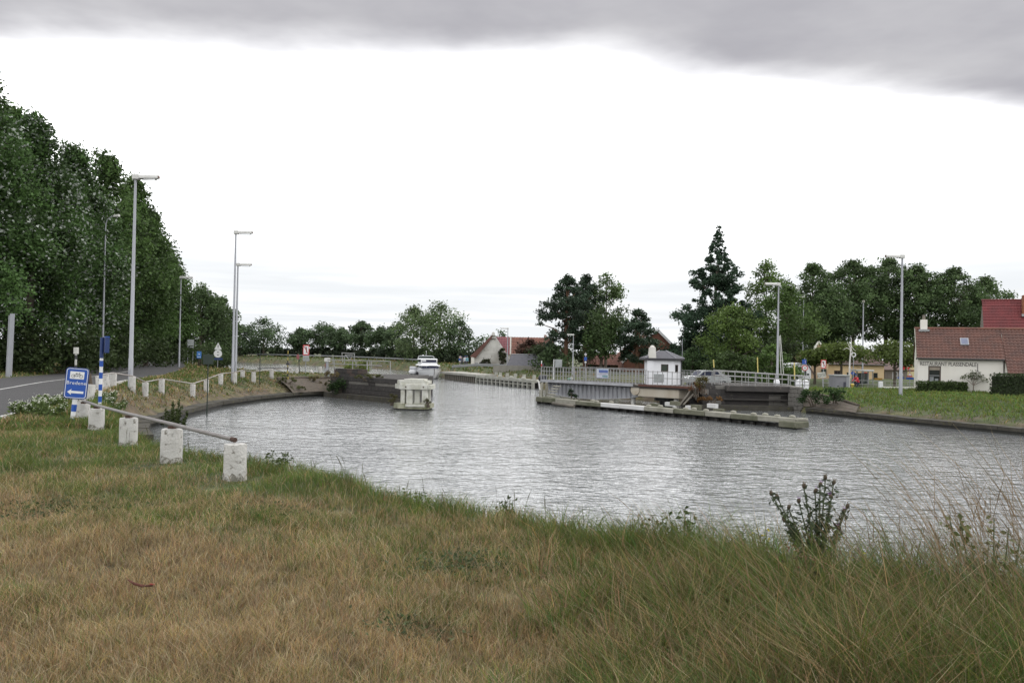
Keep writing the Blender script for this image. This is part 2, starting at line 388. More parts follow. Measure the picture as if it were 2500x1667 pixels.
PALEBARK = mat('pale_bark', (0.20, 0.17, 0.14), 0.95, 0.4, 3.0, 0.7, streak=True)
PINEBARK = mat('pine_bark', (0.17, 0.095, 0.06), 0.95, 0.4, 3.0, 0.8, streak=True)
def crown_pts(clumps, nper, leaf, base, var=0.3, squash=0.75, tip=(0.0, 0.0), silver=0.0, shell=0.55, hue=None):
    """clumps: (K,4) x,y,z,r -> points, sizes, colours, outward directions"""
    K = len(clumps); cnt = np.maximum(3, (nper * (clumps[:, 3] / clumps[:, 3].mean()) ** 2).astype(int)); idx = np.repeat(np.arange(K), cnt); n = len(idx)
    d = rng.normal(size=(n, 3)); d /= np.linalg.norm(d, axis=1)[:, None]; r = rng.random(n) ** shell
    lump = 1 + 0.28 * np.sin(d[:, 0] * 5 + idx) * np.sin(d[:, 1] * 5 + idx * 2.0)
    off = d * (r * lump * clumps[idx, 3])[:, None]; off[:, 2] *= squash
    P = clumps[idx, :3] + off; P[:, 0] += tip[0] * off[:, 2]
    tone = rng.uniform(1 - var, 1 + var, K)[idx] * rng.uniform(0.7, 1.3, n)
    col = np.array(base)[None, :] * tone[:, None]
    if hue is not None:
        hm = (rng.random(K)[idx] * 0.7 + 0.3 * rng.random(n))[:, None]; col = col * (1 - hm * 0.5) + np.array(hue)[None, :] * tone[:, None] * hm * 0.5
    if silver > 0:
        sc = (rng.random(K) < silver)[idx] & (rng.random(n) < 0.42) & (r > 0.62); sc |= rng.random(n) < 0.012
        col[sc] = np.array([0.44, 0.48, 0.43]) * rng.uniform(0.5, 1.15, sc.sum())[:, None]
    return P, rng.uniform(0.65, 1.3, n) * leaf, col, d
def fill_env(K, prof, H, z0, rad, cr, lean=0.0, seed=0):
    """K clump balls inside a crown of revolution whose radius is prof(t)*rad for t 0..1 between z0 and H"""
    r_ = np.random.default_rng(seed); t = r_.random(K) ** 0.9; a = r_.random(K) * 6.283; q = np.sqrt(r_.random(K)) * 0.95
    R_ = np.array([prof(x) for x in t]) * rad; k = np.clip(R_ / rad, 0.35, 1)
    cl = np.stack([np.cos(a) * q * R_ + lean * t * t, np.sin(a) * q * R_, z0 + t * (H - z0)], 1)
    return np.concatenate([cl, (r_.uniform(0.7, 1.25, K) * cr * ((0.55 + 0.45 * k) if prof is not PROF['cone'] else (0.12 + 0.88 * np.clip(R_ / rad, 0, 1))))[:, None]], 1)
PROF = {
 'poplar': lambda t: (0.62 + 0.5 * math.sin(min(t * 1.25, 1) * math.pi)) * (1 - t ** 5) * (1.0 if t < 0.8 else 0.9) + 0.06,
 'round': lambda t: math.sqrt(max(0.02, 1 - (2 * t - 0.9) ** 2)) if t > 0.1 else 0.55,
 'dome': lambda t: math.sqrt(max(0.03, 1 - t * t)) * (0.75 + 0.25 * min(1, t * 4)),
 'cone': lambda t: (1 - t) ** 0.9 * (0.9 + 0.22 * math.sin(t * 21)) + 0.02,
 'pine': lambda t: (0.55 + 0.45 * math.sin(t * 3.0)) * (1 - t ** 3) + 0.1,
}
def make_tree(kind, H, z0, rad, K, nper, leaf, base, seed, trunk_r=0.3, silver=0.0, squash=0.75, var=0.35, cr=None, bark=None, hue=None, lean=0.0, tiers=0, limbs=10, tip=0.0):
    cr = cr or rad * 0.42; cl = fill_env(K, PROF[kind], H - cr * 0.5, z0, rad, cr, lean, seed); r_ = np.random.default_rng(seed + 99)
    if tiers:                                             # boughs in layers
        t = np.round((cl[:, 2] - z0) / (H - z0) * tiers) / tiers; cl[:, 2] = z0 + t * (H - z0) + r_.uniform(-0.3, 0.3, len(cl)) - 0.10 * np.hypot(cl[:, 0], cl[:, 1])
    cl[0, :3] = (lean * 0.9, 0, H - cl[0, 3] * squash * 0.8)
    P, S, Cc, D_ = crown_pts(cl, nper, leaf, base, var, squash, (tip, 0), silver, hue=hue)
    P[:, 2] = np.maximum(P[:, 2], 0.15)
    cm_ = leaves('crown', P, S, Cc, material=LEAF, out=D_)
    tb = MB(); top = z0 + (H - z0) * 0.72
    tb.tube([(0, 0, -0.4), (0.02, 0, 0.5), (lean * 0.1, 0.05, z0 + (top - z0) * 0.3), (lean * 0.5, 0, top)], [trunk_r * 1.35, trunk_r, trunk_r * 0.75, trunk_r * 0.15], 9)
    for i in r_.choice(len(cl), min(limbs, len(cl)), replace=False):
        c = Vector(cl[i, :3]); h = max(0.4, min(c.z * 0.75, top * 0.95) - 0.15 * math.hypot(c.x, c.y)); q = Vector((lean * 0.4 * (h / H), 0, h)); md = q.lerp(c, 0.5) + Vector((0, 0, 0.12 * (c - q).length))
        tb.tube([q, md, c], [trunk_r * 0.42 * (1 - h / H * 0.6), trunk_r * 0.25, 0.03], 5, False)
    return cm_, tb.mesh('trunk', bark or BARK, True)
TREE_ID = [0]
def plant(name, label, cat, meshes, loc, rz=0.0, sc=1.0, group=None, sz=None):
    o = thing(name, label, cat, loc, rz, group); o.scale = (sc, sc, sz or sc)
    put('trunk', meshes[1], o); put('crown', meshes[0], o); return o
def dz(x, y_base, d): return at(x, y_base, d)
def tree_px(name, label, cat, kind, x, top, d, hw, zb=None, crown_low=0.2, leaf=0.35, base=(0.035, 0.06, 0.022), group=None, dens=1.0, **k):
    """a tree measured in the photograph: crown axis at pixel x, tip at pixel row top, half-width hw pixels, d metres away"""
    k.setdefault('K', 60); k.setdefault('nper', 90); k['K'] = int(k['K'] * 1.35); hw = hw * 1.16; base = tuple(c * q for c, q in zip(base, (2.0, 2.0, 1.65))); leaf = leaf * 0.92
    if k.get('hue'): k['hue'] = tuple(c * 1.95 for c in k['hue'])
    tp = at(x, top, d); zb = gzs(tp.x, d) if zb is None else zb; H = tp.z - zb; rad = hw * d / 2027
    TREE_ID[0] += 1; ms = make_tree(kind, H, H * crown_low, rad, leaf=leaf, base=base, seed=TREE_ID[0] * 13 + 5, **k)
    return plant(name, label, cat, ms, (tp.x, d, zb), 0.0, 1.0, group)

# ---- the row beyond the road: silver-leaved poplars, then dark ones running away along the canal
DG = (0.025, 0.046, 0.015)
gw = 'silver leaved poplars beside the road'
kw = dict(kind='poplar', var=0.6, crown_low=0.15, leaf=0.29, silver=0.34, K=150, nper=185, trunk_r=0.32, cr=1.5, base=(0.026, 0.050, 0.016), hue=(0.038, 0.066, 0.024), tip=-0.35, squash=1.0, limbs=16)
tree_px('poplar_tree', 'silver leaved white poplar tallest of the roadside row, cut by the picture edge', 'tree', x=-45, top=160, d=57, hw=125, group=gw, **kw)
tree_px('poplar_tree', 'silver leaved white poplar behind the pale pole at the road bend', 'tree', x=85, top=275, d=63, hw=110, group=gw, **kw)
tree_px('poplar_tree', 'silver leaved white poplar standing next to the dark poplars', 'tree', x=185, top=350, d=69, hw=92, group=gw, **kw)
gd = 'dark poplars along the canal road'
kd = dict(kind='poplar', var=0.6, crown_low=0.13, leaf=0.40, K=140, nper=105, trunk_r=0.3, cr=1.5, base=DG, hue=(0.045, 0.07, 0.022), tip=-0.4, squash=1.05, limbs=14)
for x, top, d, hw, lb in ((30, 245, 80, 110, 'dark poplar rising behind the silver leaved poplars'), (262, 372, 80, 92, 'dark poplar behind the curved street lamp'), (330, 425, 90, 72, 'dark poplar behind the tallest lamp head'),
    (365, 500, 99, 62, 'dark poplar with its slope of leaves right of the tallest lamp'), (418, 615, 112, 50, 'shorter dark poplar behind the small lamp by the road')):
    tree_px('poplar_tree', lb, 'tree', x=x, top=top, d=d, hw=hw, group=gd, **kd)
kr = dict(kind='round', leaf=0.5, K=60, nper=90, trunk_r=0.28, base=(0.028, 0.046, 0.021), hue=(0.05, 0.075, 0.026), crown_low=0.12)
tree_px('broadleaf_tree', 'dark round tree where the poplar row ends', 'tree', x=492, top=690, d=128, hw=58, **kr)
tree_px('broadleaf_tree', 'dark tree seen through the pair of tall lamp posts', 'tree', x=540, top=722, d=150, hw=38, **kr)
# undergrowth below the row
def bush(name, label, p, rx, h, base, cat='bush', group=None, leaf=0.3, K=22, nper=70, hue=None, stem=True):
    cl = np.stack([rng.uniform(-rx, rx, K), rng.uniform(-rx, rx, K) * 0.7, rng.random(K) ** 0.8 * h * 0.75 + 0.15 * h, rng.uniform(0.22, 0.42, K) * min(rx, h)], 1)
    cl[:, :2] *= (1 - 0.45 * cl[:, 2:3] / h); P, S, Cc, D_ = crown_pts(cl, nper, leaf, base, 0.4, 0.9, hue=hue); P[:, 2] = np.maximum(P[:, 2], 0.02)
    o = thing(name, label, cat, p, 0, group); put('foliage', leaves('foliage', P, S, Cc, material=LEAF, out=D_), o)
    tb = MB()
    for i in range(4): c = cl[i]; tb.tube([(0.1 * i - 0.15, 0, -0.2), (c[0] * 0.5, c[1] * 0.5, c[2] * 0.6), (c[0], c[1], c[2])], [0.05, 0.035, 0.012], 5)
    obj('stem', tb, BARK, o); return o
ub = ['beside the pale pole at the road bend', 'under the first silver poplar', 'left of the striped pole', 'behind the striped pole', 'under the dark poplars before the tall lamp', 'behind the tall lamp', 'right of the tall lamp', 'behind the far bend of the road', 'left of the small far lamp', 'behind the small far lamp', 'at the end of the poplar row']
for i, (x, d) in enumerate(((-40, 63), (60, 62), (140, 66), (200, 71), (250, 77), (300, 84), (345, 92), (385, 100), (425, 112), (465, 124), (520, 145))):
    p = at(x, 850, d); p.z = gzs(p.x, d)
    bush('roadside_bush', 'dark undergrowth bush ' + ub[i], p, 4.4, 2.5 + (i % 3) * 0.6, (0.04, 0.062, 0.022), group='undergrowth bushes below the poplars', leaf=0.34, K=34, nper=70, hue=(0.05, 0.075, 0.02))

# ---- far bank
gf = 'trees on the far bank'; FB = (0.036, 0.055, 0.032)
for x, top, d, hw, low, lb in ((585, 790, 226, 40, 0.1, 'far bank tree just right of the two lamp posts'), (645, 772, 224, 48, 0.1, 'far bank tree with a broad crown beside the gap'), (735, 800, 222, 32, 0.3, 'thin see-through far bank tree beside the bright gap'),
    (788, 784, 218, 40, 0.32, 'far bank tree above the red framed canal sign'), (835, 798, 214, 34, 0.3, 'far bank tree behind the railing of the abutment'), (882, 782, 208, 32, 0.3, 'far bank tree with bright gaps under its crown'), (932, 795, 204, 36, 0.22, 'far bank tree behind the moored boat'), (975, 785, 198, 34, 0.1, 'far bank tree below the tall ash')):
    tree_px('bank_tree', lb, 'tree', kind='round', x=x, top=top, d=d, hw=hw, crown_low=low, leaf=0.6, K=44, nper=60, trunk_r=0.25, base=FB, group=gf, cr=hw * d / 2027 * 0.40, var=0.45)
FG = (0.048, 0.07, 0.035)
tree_px('ash_tree', 'tall pale green ash on the far bank with a feathery top', 'tree', kind='round', x=1012, top=745, d=176, hw=46, leaf=0.5, K=44, nper=70, base=FG, hue=(0.08, 0.11, 0.05), crown_low=0.08, var=0.4)
tree_px('ash_tree', 'tallest broad ash behind the bow of the boat', 'tree', kind='round', x=1075, top=732, d=172, hw=62, leaf=0.5, K=60, nper=75, base=FG, crown_low=0.06, var=0.4)
tree_px('ash_tree', 'drooping ash beside the old barn and far lamp', 'tree', kind='dome', x=1122, top=778, d=168, hw=36, leaf=0.5, K=36, nper=60, base=FB, crown_low=0.05, var=0.4)
tree_px('bank_tree', 'low tree behind the barn roof slope', 'tree', kind='round', x=1180, top=816, d=185, hw=32, leaf=0.55, K=26, nper=45, base=FB, crown_low=0.1)
tree_px('bank_tree', 'low tree showing above the barn gable', 'tree', kind='round', x=1222, top=802, d=200, hw=30, leaf=0.6, K=22, nper=40, base=FB, crown_low=0.2)

# ---- right side
PN = (0.022, 0.036, 0.026); pk = dict(kind='pine', leaf=0.34, tiers=0, squash=0.6, var=0.45, bark=PINEBARK, trunk_r=0.32, limbs=18)
tree_px('pine_tree', 'dark pine with two pointed tops, widest on the quay side', 'tree', x=1385, top=668, d=106, hw=60, K=100, nper=85, base=PN, crown_low=0.22, cr=0.85, **pk)
tree_px('pine_tree', 'dark pine rising in the middle of the clump', 'tree', x=1432, top=668, d=111, hw=50, K=80, nper=85, base=PN, crown_low=0.24, cr=0.85, **pk)
tree_px('birch_tree', 'lighter feathery tree standing among the pines', 'tree', kind='round', x=1482, top=662, d=112, hw=48, K=60, nper=60, leaf=0.38, base=(0.05, 0.075, 0.036), crown_low=0.26, cr=1.1, var=0.4, trunk_r=0.2, bark=PALEBARK)
tree_px('broadleaf_tree', 'green tree in front of the pines and brick house', 'tree', kind='round', x=1470, top=745, d=104, hw=52, K=44, nper=70, leaf=0.38, base=(0.032, 0.052, 0.022), crown_low=0.26, var=0.4, trunk_r=0.22)
tree_px('pine_tree', 'low spreading pine over the brick house roof', 'tree', x=1558, top=752, d=102, hw=50, K=64, nper=85, base=PN, crown_low=0.2, cr=0.8, **pk)
tree_px('broadleaf_tree', 'small tree hiding the wall below the pines', 'tree', kind='dome', x=1352, top=838, d=104, hw=44, K=22, nper=60, leaf=0.4, base=(0.028, 0.044, 0.022), crown_low=0.06)
tree_px('purple_leaf_tree', 'purple leaved tree in front of the long red roof', 'tree', kind='round', x=1296, top=826, d=120, hw=34, K=26, nper=70, leaf=0.42, base=(0.035, 0.022, 0.02), hue=(0.06, 0.03, 0.02), crown_low=0.1)
ck = dict(kind='cone', leaf=0.40, squash=0.7, var=0.4, trunk_r=0.35, limbs=10)
tree_px('conifer_tree', 'tall pointed dark conifer, highest tree on this bank', 'tree', x=1748, top=550, d=112, hw=132, K=300, nper=80, base=(0.021, 0.038, 0.027), crown_low=0.03, cr=1.3, lean=0.4, **ck)
lg = (0.045, 0.072, 0.022)
tree_px('broadleaf_tree', 'light green tree in front of the tall conifer', 'tree', kind='round', x=1790, top=738, d=98, hw=72, K=60, nper=85, leaf=0.36, base=lg, hue=(0.06, 0.085, 0.02), crown_low=0.12, cr=1.2)
tree_px('broadleaf_tree', 'loose topped green tree beside the tall conifer', 'tree', kind='round', x=1872, top=632, d=116, hw=62, K=70, nper=75, leaf=0.4, base=lg, crown_low=0.15, cr=1.4, var=0.4)
tree_px('broadleaf_tree', 'broad green tree behind the mid lamp post', 'tree', kind='round', x=1925, top=690, d=108, hw=78, K=80, nper=85, leaf=0.38, base=(0.036, 0.06, 0.02), hue=lg, crown_low=0.10, cr=1.3)
tree_px('broadleaf_tree', 'bushy dark shrub tree behind the bridge rail', 'tree', kind='dome', x=1780, top=855, d=88, hw=70, K=40, nper=70, leaf=0.32, base=(0.026, 0.042, 0.016), crown_low=0.03, cr=0.8)
tree_px('broadleaf_tree', 'green bushy tree under the mid lamp behind the deck rail', 'tree', kind='dome', x=1885, top=840, d=86, hw=66, K=40, nper=80, leaf=0.32, base=(0.036, 0.062, 0.018), crown_low=0.03, cr=0.8)
tree_px('broadleaf_tree', 'dark small tree behind the bridge keeper hut', 'tree', kind='round', x=1692, top=848, d=100, hw=34, K=24, nper=60, leaf=0.36, base=(0.028, 0.048, 0.022), crown_low=0.06)
tr = dict(kind='round', leaf=0.44, K=150, nper=70, trunk_r=0.34, base=(0.030, 0.050, 0.023), hue=(0.048, 0.07, 0.026), var=0.55, cr=1.35, limbs=22)
for x, top, d, hw, low, lb in ((1985, 640, 132, 78, 0.16, 'row behind the yellow house, first from the conifer'), (2085, 632, 134, 88, 0.3, 'row, second, with bare forked stems'), (2165, 625, 136, 90, 0.3, 'row, third and highest, behind the tall lamp'),
    (2240, 642, 134, 86, 0.28, 'row, fourth, above the white chimney'), (2325, 650, 132, 86, 0.24, 'row, fifth, over the tiled restaurant roof'), (2405, 672, 138, 68, 0.24, 'row, last, beside the red roofed house'), (2030, 700, 126, 46, 0.3, 'row, lower one with a drooping side')):
    tree_px('row_tree', 'dark broadleaf tree of the high ' + lb, 'tree', x=x, top=top, d=d, hw=hw, crown_low=low, group='high row of trees behind the houses', **tr)
sg = dict(kind='round', leaf=0.30, K=36, nper=85, trunk_r=0.14, base=(0.042, 0.060, 0.018), hue=(0.06, 0.078, 0.018))
tree_px('street_tree', 'clipped street tree in front of the yellow gable', 'tree', x=2055, top=832, d=88, hw=54, crown_low=0.62, **sg)
tree_px('street_tree', 'clipped street tree beside the tall lamp and shelter', 'tree', x=2185, top=826, d=84, hw=50, crown_low=0.52, **sg)
tree_px('street_tree', 'street tree leaning over the round sign by the yellow gable', 'tree', x=1990, top=852, d=90, hw=32, crown_low=0.6, **sg)

for i, (x, d, h) in enumerate(((555, 232, 4.5), (610, 230, 4), (665, 228, 4.2), (700, 226, 3.4), (760, 222, 4.6), (812, 216, 4.4), (860, 212, 4.2), (905, 206, 4.6), (950, 200, 5), (1000, 184, 4.6), (1050, 176, 4.4), (1100, 170, 4.2), (1135, 166, 3.6))):
    p = at(x, 860, d); p.z = gzs(p.x, d); bush('bank_bush', 'dark bush at the foot of the far bank trees, %s counted from the lamp pair' % ORD[i], p, 4.6, h * 0.6, (0.034, 0.05, 0.03), group='bushes under the far bank trees', leaf=0.6, K=26, nper=46, hue=(0.05, 0.07, 0.03))
for i, (x, d, h, lb) in enumerate(((1330, 116, 3.4, 'behind the free end of the bridge'), (1395, 118, 3.2, 'between the pine trunks'), (1700, 118, 5.0, 'beside the brick house corner'), (1745, 108, 4.6, 'at the foot of the tall conifer'), (1830, 100, 4.2, 'behind the white car'), (1900, 104, 4.6, 'behind the mid lamp'), (1960, 126, 4.6, 'behind the round red ringed sign'), (2100, 138, 4.0, 'below the forked stems'), (2260, 130, 4.4, 'behind the restaurant chimney'))):
    p = at(x, 880, d); p.z = gzs(p.x, d); bush('garden_bush', 'dark garden bush ' + lb, p, 3.4, h, (0.036, 0.055, 0.024), group='garden bushes across the water', leaf=0.4, K=28, nper=60, hue=(0.055, 0.08, 0.025))
# ================================================================ grass
GRASS = mat('grass_blade', (0.2, 0.2, 0.1), 0.75, 0.0, attr='tint', transl=0.25, spec=0.25)
def blades(name, P, h, w, col, lean=(0.0, 0.0), bend=0.35, tipcol=None, ldir=None):
    n = len(P); a = rng.random(n) * 6.283; side = np.stack([np.cos(a), np.sin(a), np.zeros(n)], 1)
    ld = rng.normal(size=(n, 2)) * bend + (np.array(lean)[None, :] if ldir is None else ldir); tipo = np.concatenate([ld * h[:, None], h[:, None]], 1)
    mid = P + np.concatenate([ld * (h * 0.28)[:, None], (h * 0.58)[:, None]], 1); wv = side * w[:, None] * 0.5
    V = np.stack([P - wv, P + wv, mid - wv * 0.8, mid + wv * 0.8, P + tipo], 1)
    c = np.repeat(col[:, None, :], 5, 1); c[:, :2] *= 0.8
    if tipcol is not None: c[:, 4] = tipcol
    return quads_mesh(name, V, 5, [(0, 1, 3, 2), (2, 3, 4)], c, GRASS)
def scatter(n, d0, d1, x0=-0.68, x1=0.68, p=1.0, right=False):
    """points spread evenly over the picture's view: more per square metre close by"""
    Y = d0 * (d1 / d0) ** (rng.random(n) ** p); X = (x0 + (x1 - x0) * rng.random(n)) * Y; return X, Y
def keep_land(X, Y, smin, extra=None):
    s = sdist(X, Y); ok = s > smin
    ok &= line_dist(X, Y, ROADS) > RW + 0.15
    if extra is not None: ok &= extra(X, Y, s)
    return X[ok], Y[ok], s[ok]
def gcol(g, n):
    dry = np.stack([rng.uniform(0.85, 1.2, n) * 0.345, rng.uniform(0.85, 1.15, n) * 0.262, rng.uniform(0.75, 1.25, n) * 0.134], 1)
    straw = np.array([0.52, 0.44, 0.28]); k = (rng.random(n) < 0.10)[:, None]; dry = np.where(k, straw * rng.uniform(0.7, 1.1, n)[:, None], dry)
    brown = np.array([0.14, 0.095, 0.048]); k = (rng.random(n) < 0.14)[:, None]; dry = np.where(k, brown, dry)
    grn = np.stack([rng.uniform(0.7, 1.35, n) * 0.108, rng.uniform(0.8, 1.2, n) * 0.15, rng.uniform(0.6, 1.3, n) * 0.04], 1)
    pick = (rng.random(n) < g)[:, None]; return np.where(pick, grn, dry) * rng.uniform(0.75, 1.2, n)[:, None]
BPOS = [gt(x, y) for x, y in ((573, 1171), (418, 1129), (313, 1090), (235, 1048), (203, 1030))]
def near_bollard(X, Y):
    k = np.ones(len(X))
    for b in BPOS: k = np.minimum(k, 0.3 + 0.7 * sm(0.25, 0.8, np.hypot(X - b.x, (Y - b.y + 0.25) * 0.8)))
    return k
# short summer-dried lawn in front of the camera
X, Y = scatter(430000, 3.3, 17); X, Y, s = keep_land(X, Y, 0.5, lambda X, Y, s: ~is_right(X, Y) & (rng.random(len(X)) < 1 - 0.75 * sm(0.25, 0.75, wob(X, Y, 0.7, 71) * 0.7 + 0.5 * wob(X, Y, 0.25, 72))))
Z = ground_z(X, Y, s); g = greenness(X, Y, s); n = len(X)
h = rng.uniform(0.035, 0.10, n) * (0.85 + 0.35 * wob(X, Y, 1.4, 31)) * (1 + 0.7 * g) * (1 + 1.0 * (1 - sm(1.2, 2.6, s))); w = rng.uniform(0.0018, 0.0036, n) * (0.6 + Y * 0.13); h = h * near_bollard(X, Y)
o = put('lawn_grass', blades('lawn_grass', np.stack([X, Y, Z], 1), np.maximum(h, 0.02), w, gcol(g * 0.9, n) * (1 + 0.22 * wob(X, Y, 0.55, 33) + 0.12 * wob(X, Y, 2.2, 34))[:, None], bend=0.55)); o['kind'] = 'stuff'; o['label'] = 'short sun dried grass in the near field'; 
# tussocks standing out of the lawn
def tussocks(name, n, m_, d0, d1, x0, x1, cond, rad, h0, h1, wk, gk, lean, bright=1.0):
    X, Y = scatter(n, d0, d1, x0, x1); X, Y, s = keep_land(X, Y, 0.3, cond); n = len(X); g = np.clip(greenness(X, Y, s) * gk[0] + gk[1], 0, 1); isg = rng.random(n) < g
    sz = rng.uniform(0.6, 1.4, n); idx = np.repeat(np.arange(n), m_); a = rng.random(len(idx)) * 6.283; r = np.sqrt(rng.random(len(idx))) * rad * sz[idx]; px, py = X[idx] + np.cos(a) * r, Y[idx] + np.sin(a) * r
    ok = sdist(px, py) > 0.2; idx, a, r, px, py = idx[ok], a[ok], r[ok], px[ok], py[ok]; N_ = len(idx)
    h = rng.uniform(h0, h1, N_) * sz[idx] * near_bollard(px, py) * ((0.5 + 0.5 * sm(0.4, 2.2, px)) if h1 > 0.3 else 1.0); out_ = np.stack([np.cos(a), np.sin(a)], 1) * (0.25 + 0.55 * r / (rad * sz[idx]))[:, None] + np.array(lean)[None]
    col = gcol(np.where(isg[idx], 0.85, 0.12), N_) * rng.uniform(0.75, 1.2, n)[idx][:, None] * bright
    o = put(name, blades(name, np.stack([px, py, ground_z(px, py)], 1), h, rng.uniform(0.7, 1.3, N_) * wk * (0.6 + py * 0.12), col, bend=0.16, ldir=out_)); o['kind'] = 'stuff'; return o
tussocks('lawn_tussocks', 5200, 14, 3.3, 16, -0.68, 0.6, lambda X, Y, s: ~is_right(X, Y) & (rng.random(len(X)) < 0.4 + 0.6 * sm(-0.2, 0.6, wob(X, Y, 1.1, 73))), 0.035, 0.05, 0.13, 0.0026, (0.85, 0.0), (0, 0))
tussocks('rank_tussocks', 1500, 46, 3.4, 9.5, -0.1, 0.72, lambda X, Y, s: (rng.random(len(X)) < sm(0.0, 1.1, X + 0.5 * wob(X, Y, 1.3, 41) - 0.10 * (Y - 5))) & (s < 9), 0.085, 0.22, 0.55, 0.0042, (0.6, 0.50), (-0.08, 0.0), 0.95)
# dead stalks lying about the lawn
X, Y = scatter(9000, 3.4, 12); X, Y, s = keep_land(X, Y, 1.5, lambda X, Y, s: ~is_right(X, Y)); n = len(X)
o = put('dry_stalk_litter', blades('dry_stalk_litter', np.stack([X, Y, ground_z(X, Y, s)], 1), rng.uniform(0.06, 0.2, n), rng.uniform(0.002, 0.004, n) * (0.6 + Y * 0.1), np.array([0.36, 0.30, 0.19])[None] * rng.uniform(0.5, 1.1, n)[:, None], bend=0.9)); o['kind'] = 'stuff'
# rank grass on the lip of the bank and in the corner by the water
X, Y = scatter(190000, 3.3, 19); X, Y, s = keep_land(X, Y, 0.25, lambda X, Y, s: ~is_right(X, Y) & (rng.random(len(X)) < np.maximum(0.75 * (1 - sm(0.9, 2.4, s)), sm(-0.1, 1.0, X + 0.5 * wob(X, Y, 1.3, 41) - 0.10 * (Y - 5)) * (s < 9))))
n = len(X); tallness = sm(-0.1, 1.5, X + 0.3 * wob(X, Y, 1.0, 44)); Z = ground_z(X, Y, s); g = np.clip(greenness(X, Y, s) * 0.7 + 0.40, 0, 1)
h = rng.uniform(0.10, 0.26, n) * (0.75 + 0.3 * wob(X, Y, 0.8, 42)) + tallness * (0.5 + 0.5 * sm(0.4, 2.2, X)) * rng.uniform(0.02, 0.46, n) * (0.8 + 0.5 * wob(X, Y, 0.7, 43)); h = np.maximum(h * (0.45 + 0.55 * sm(-3.5, 0.8, X)) * near_bollard(X, Y), 0.03)
w = rng.uniform(0.0022, 0.0055, n) * (0.6 + Y * 0.12)
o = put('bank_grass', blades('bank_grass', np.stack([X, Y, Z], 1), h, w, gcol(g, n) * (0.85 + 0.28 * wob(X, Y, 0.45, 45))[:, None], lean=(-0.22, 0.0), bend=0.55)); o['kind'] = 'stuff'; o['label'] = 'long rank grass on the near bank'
# tall flowering grass stalks leaning in the wind, with seed heads
def stalks(name, X, Y, Hh, lean, col, head=True):
    n = len(X); z = ground_z(X, Y); segs = 7; tt = np.linspace(0, 1, segs); a = rng.normal(size=(n, 2)) * 0.20 + np.array(lean)[None]; V = []
    P = np.zeros((n, segs, 3)); bendk = rng.uniform(1.5, 2.4, n)
    for i, q in enumerate(tt):
        e = q ** bendk; P[:, i, :2] = np.stack([X, Y], 1) + a * (Hh * e)[:, None]; P[:, i, 2] = z + Hh * (q - 0.10 * np.hypot(a[:, 0], a[:, 1]) * e)
    wd = np.array([1, 1, 0.9, 0.8, 0.7, 0.6, 0.3]) * 0.0032
    if head: wd = np.array([1.0, 0.9, 0.8, 0.65, 0.9, 1.7, 0.3]) * 0.0013
    sdv = np.stack([np.full(n, 1.0), np.full(n, 0.25), np.zeros(n)], 1); w = (0.6 + Y * 0.09)[:, None, None] * wd[None, :, None]
    w[:, 4:6] *= rng.uniform(0.5, 1.3, n)[:, None, None]
    V = np.stack([P - sdv[:, None] * w, P + sdv[:, None] * w], 2).reshape(n, segs * 2, 3)
    c = np.repeat(col[:, None, :], segs * 2, 1)
    if head: c[:, 8:12] *= np.array([0.75, 0.6, 0.55])
    return quads_mesh(name, V, segs * 2, [(2 * i, 2 * i + 1, 2 * i + 3, 2 * i + 2) for i in range(segs - 1)], c, GRASS)
X, Y = scatter(7000, 3.6, 9.0, 0.0, 0.72); X, Y, s = keep_land(X, Y, 0.2, lambda X, Y, s: (rng.random(len(X)) < 0.62 * sm(0.9, 3.0, X + 0.3 * wob(X, Y, 0.9, 51))) & (s < 4))
n = len(X); k = sm(1.9, 3.0, X); o = put('tall_grass', stalks('tall_grass', X, Y, rng.uniform(0.28, 0.70, n) + k * rng.uniform(0.15, 0.75, n), (-0.30, 0.05), np.array([0.25, 0.21, 0.125])[None] * rng.uniform(0.55, 1.15, n)[:, None])); o['kind'] = 'stuff'; o['label'] = 'tall seeding grass stalks leaning with the wind'
X, Y = scatter(900, 6.0, 15, -0.5, 0.4); X, Y, s = keep_land(X, Y, 0.3, lambda X, Y, s: (s < 2.3) & ~is_right(X, Y)); n = len(X)
o = put('edge_weeds', stalks('edge_weeds', X, Y, rng.uniform(0.15, 0.42, n), (-0.12, 0.0), np.array([0.09, 0.10, 0.045])[None] * rng.uniform(0.6, 1.3, n)[:, None])); o['kind'] = 'stuff'
# grass across the water and along the left bank: coarser tufts
def far_grass(name, n, d0, d1, x0, x1, cond, hmin, hmax, wk, tint=(0.92, 0.9)):
    X, Y = scatter(n, d0, d1, x0, x1); X, Y, s = keep_land(X, Y, 0.9, cond); n = len(X); g = greenness(X, Y, s); Z = ground_z(X, Y, s)
    h = rng.uniform(hmin, hmax, n) * (0.8 + 0.4 * wob(X, Y, 2.2, 61)); w = rng.uniform(0.7, 1.3, n) * wk * Y
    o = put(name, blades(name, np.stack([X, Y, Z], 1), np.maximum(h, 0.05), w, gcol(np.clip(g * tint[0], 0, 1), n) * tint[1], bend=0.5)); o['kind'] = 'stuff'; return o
far_grass('verge_grass', 60000, 16, 34, -0.72, -0.25, lambda X, Y, s: ~is_right(X, Y), 0.08, 0.24, 0.0011)
far_grass('slope_grass', 70000, 33, 70, -0.62, -0.12, lambda X, Y, s: (Y < 70) & (X > -32) & (rng.random(len(X)) < 0.35 + 0.65 * sm(1.0, 3.0, s)), 0.08, 0.24, 0.0010)
far_grass('spit_grass', 14000, 69, 84, -0.5, -0.1, lambda X, Y, s: s > 1.5, 0.05, 0.13, 0.0010)
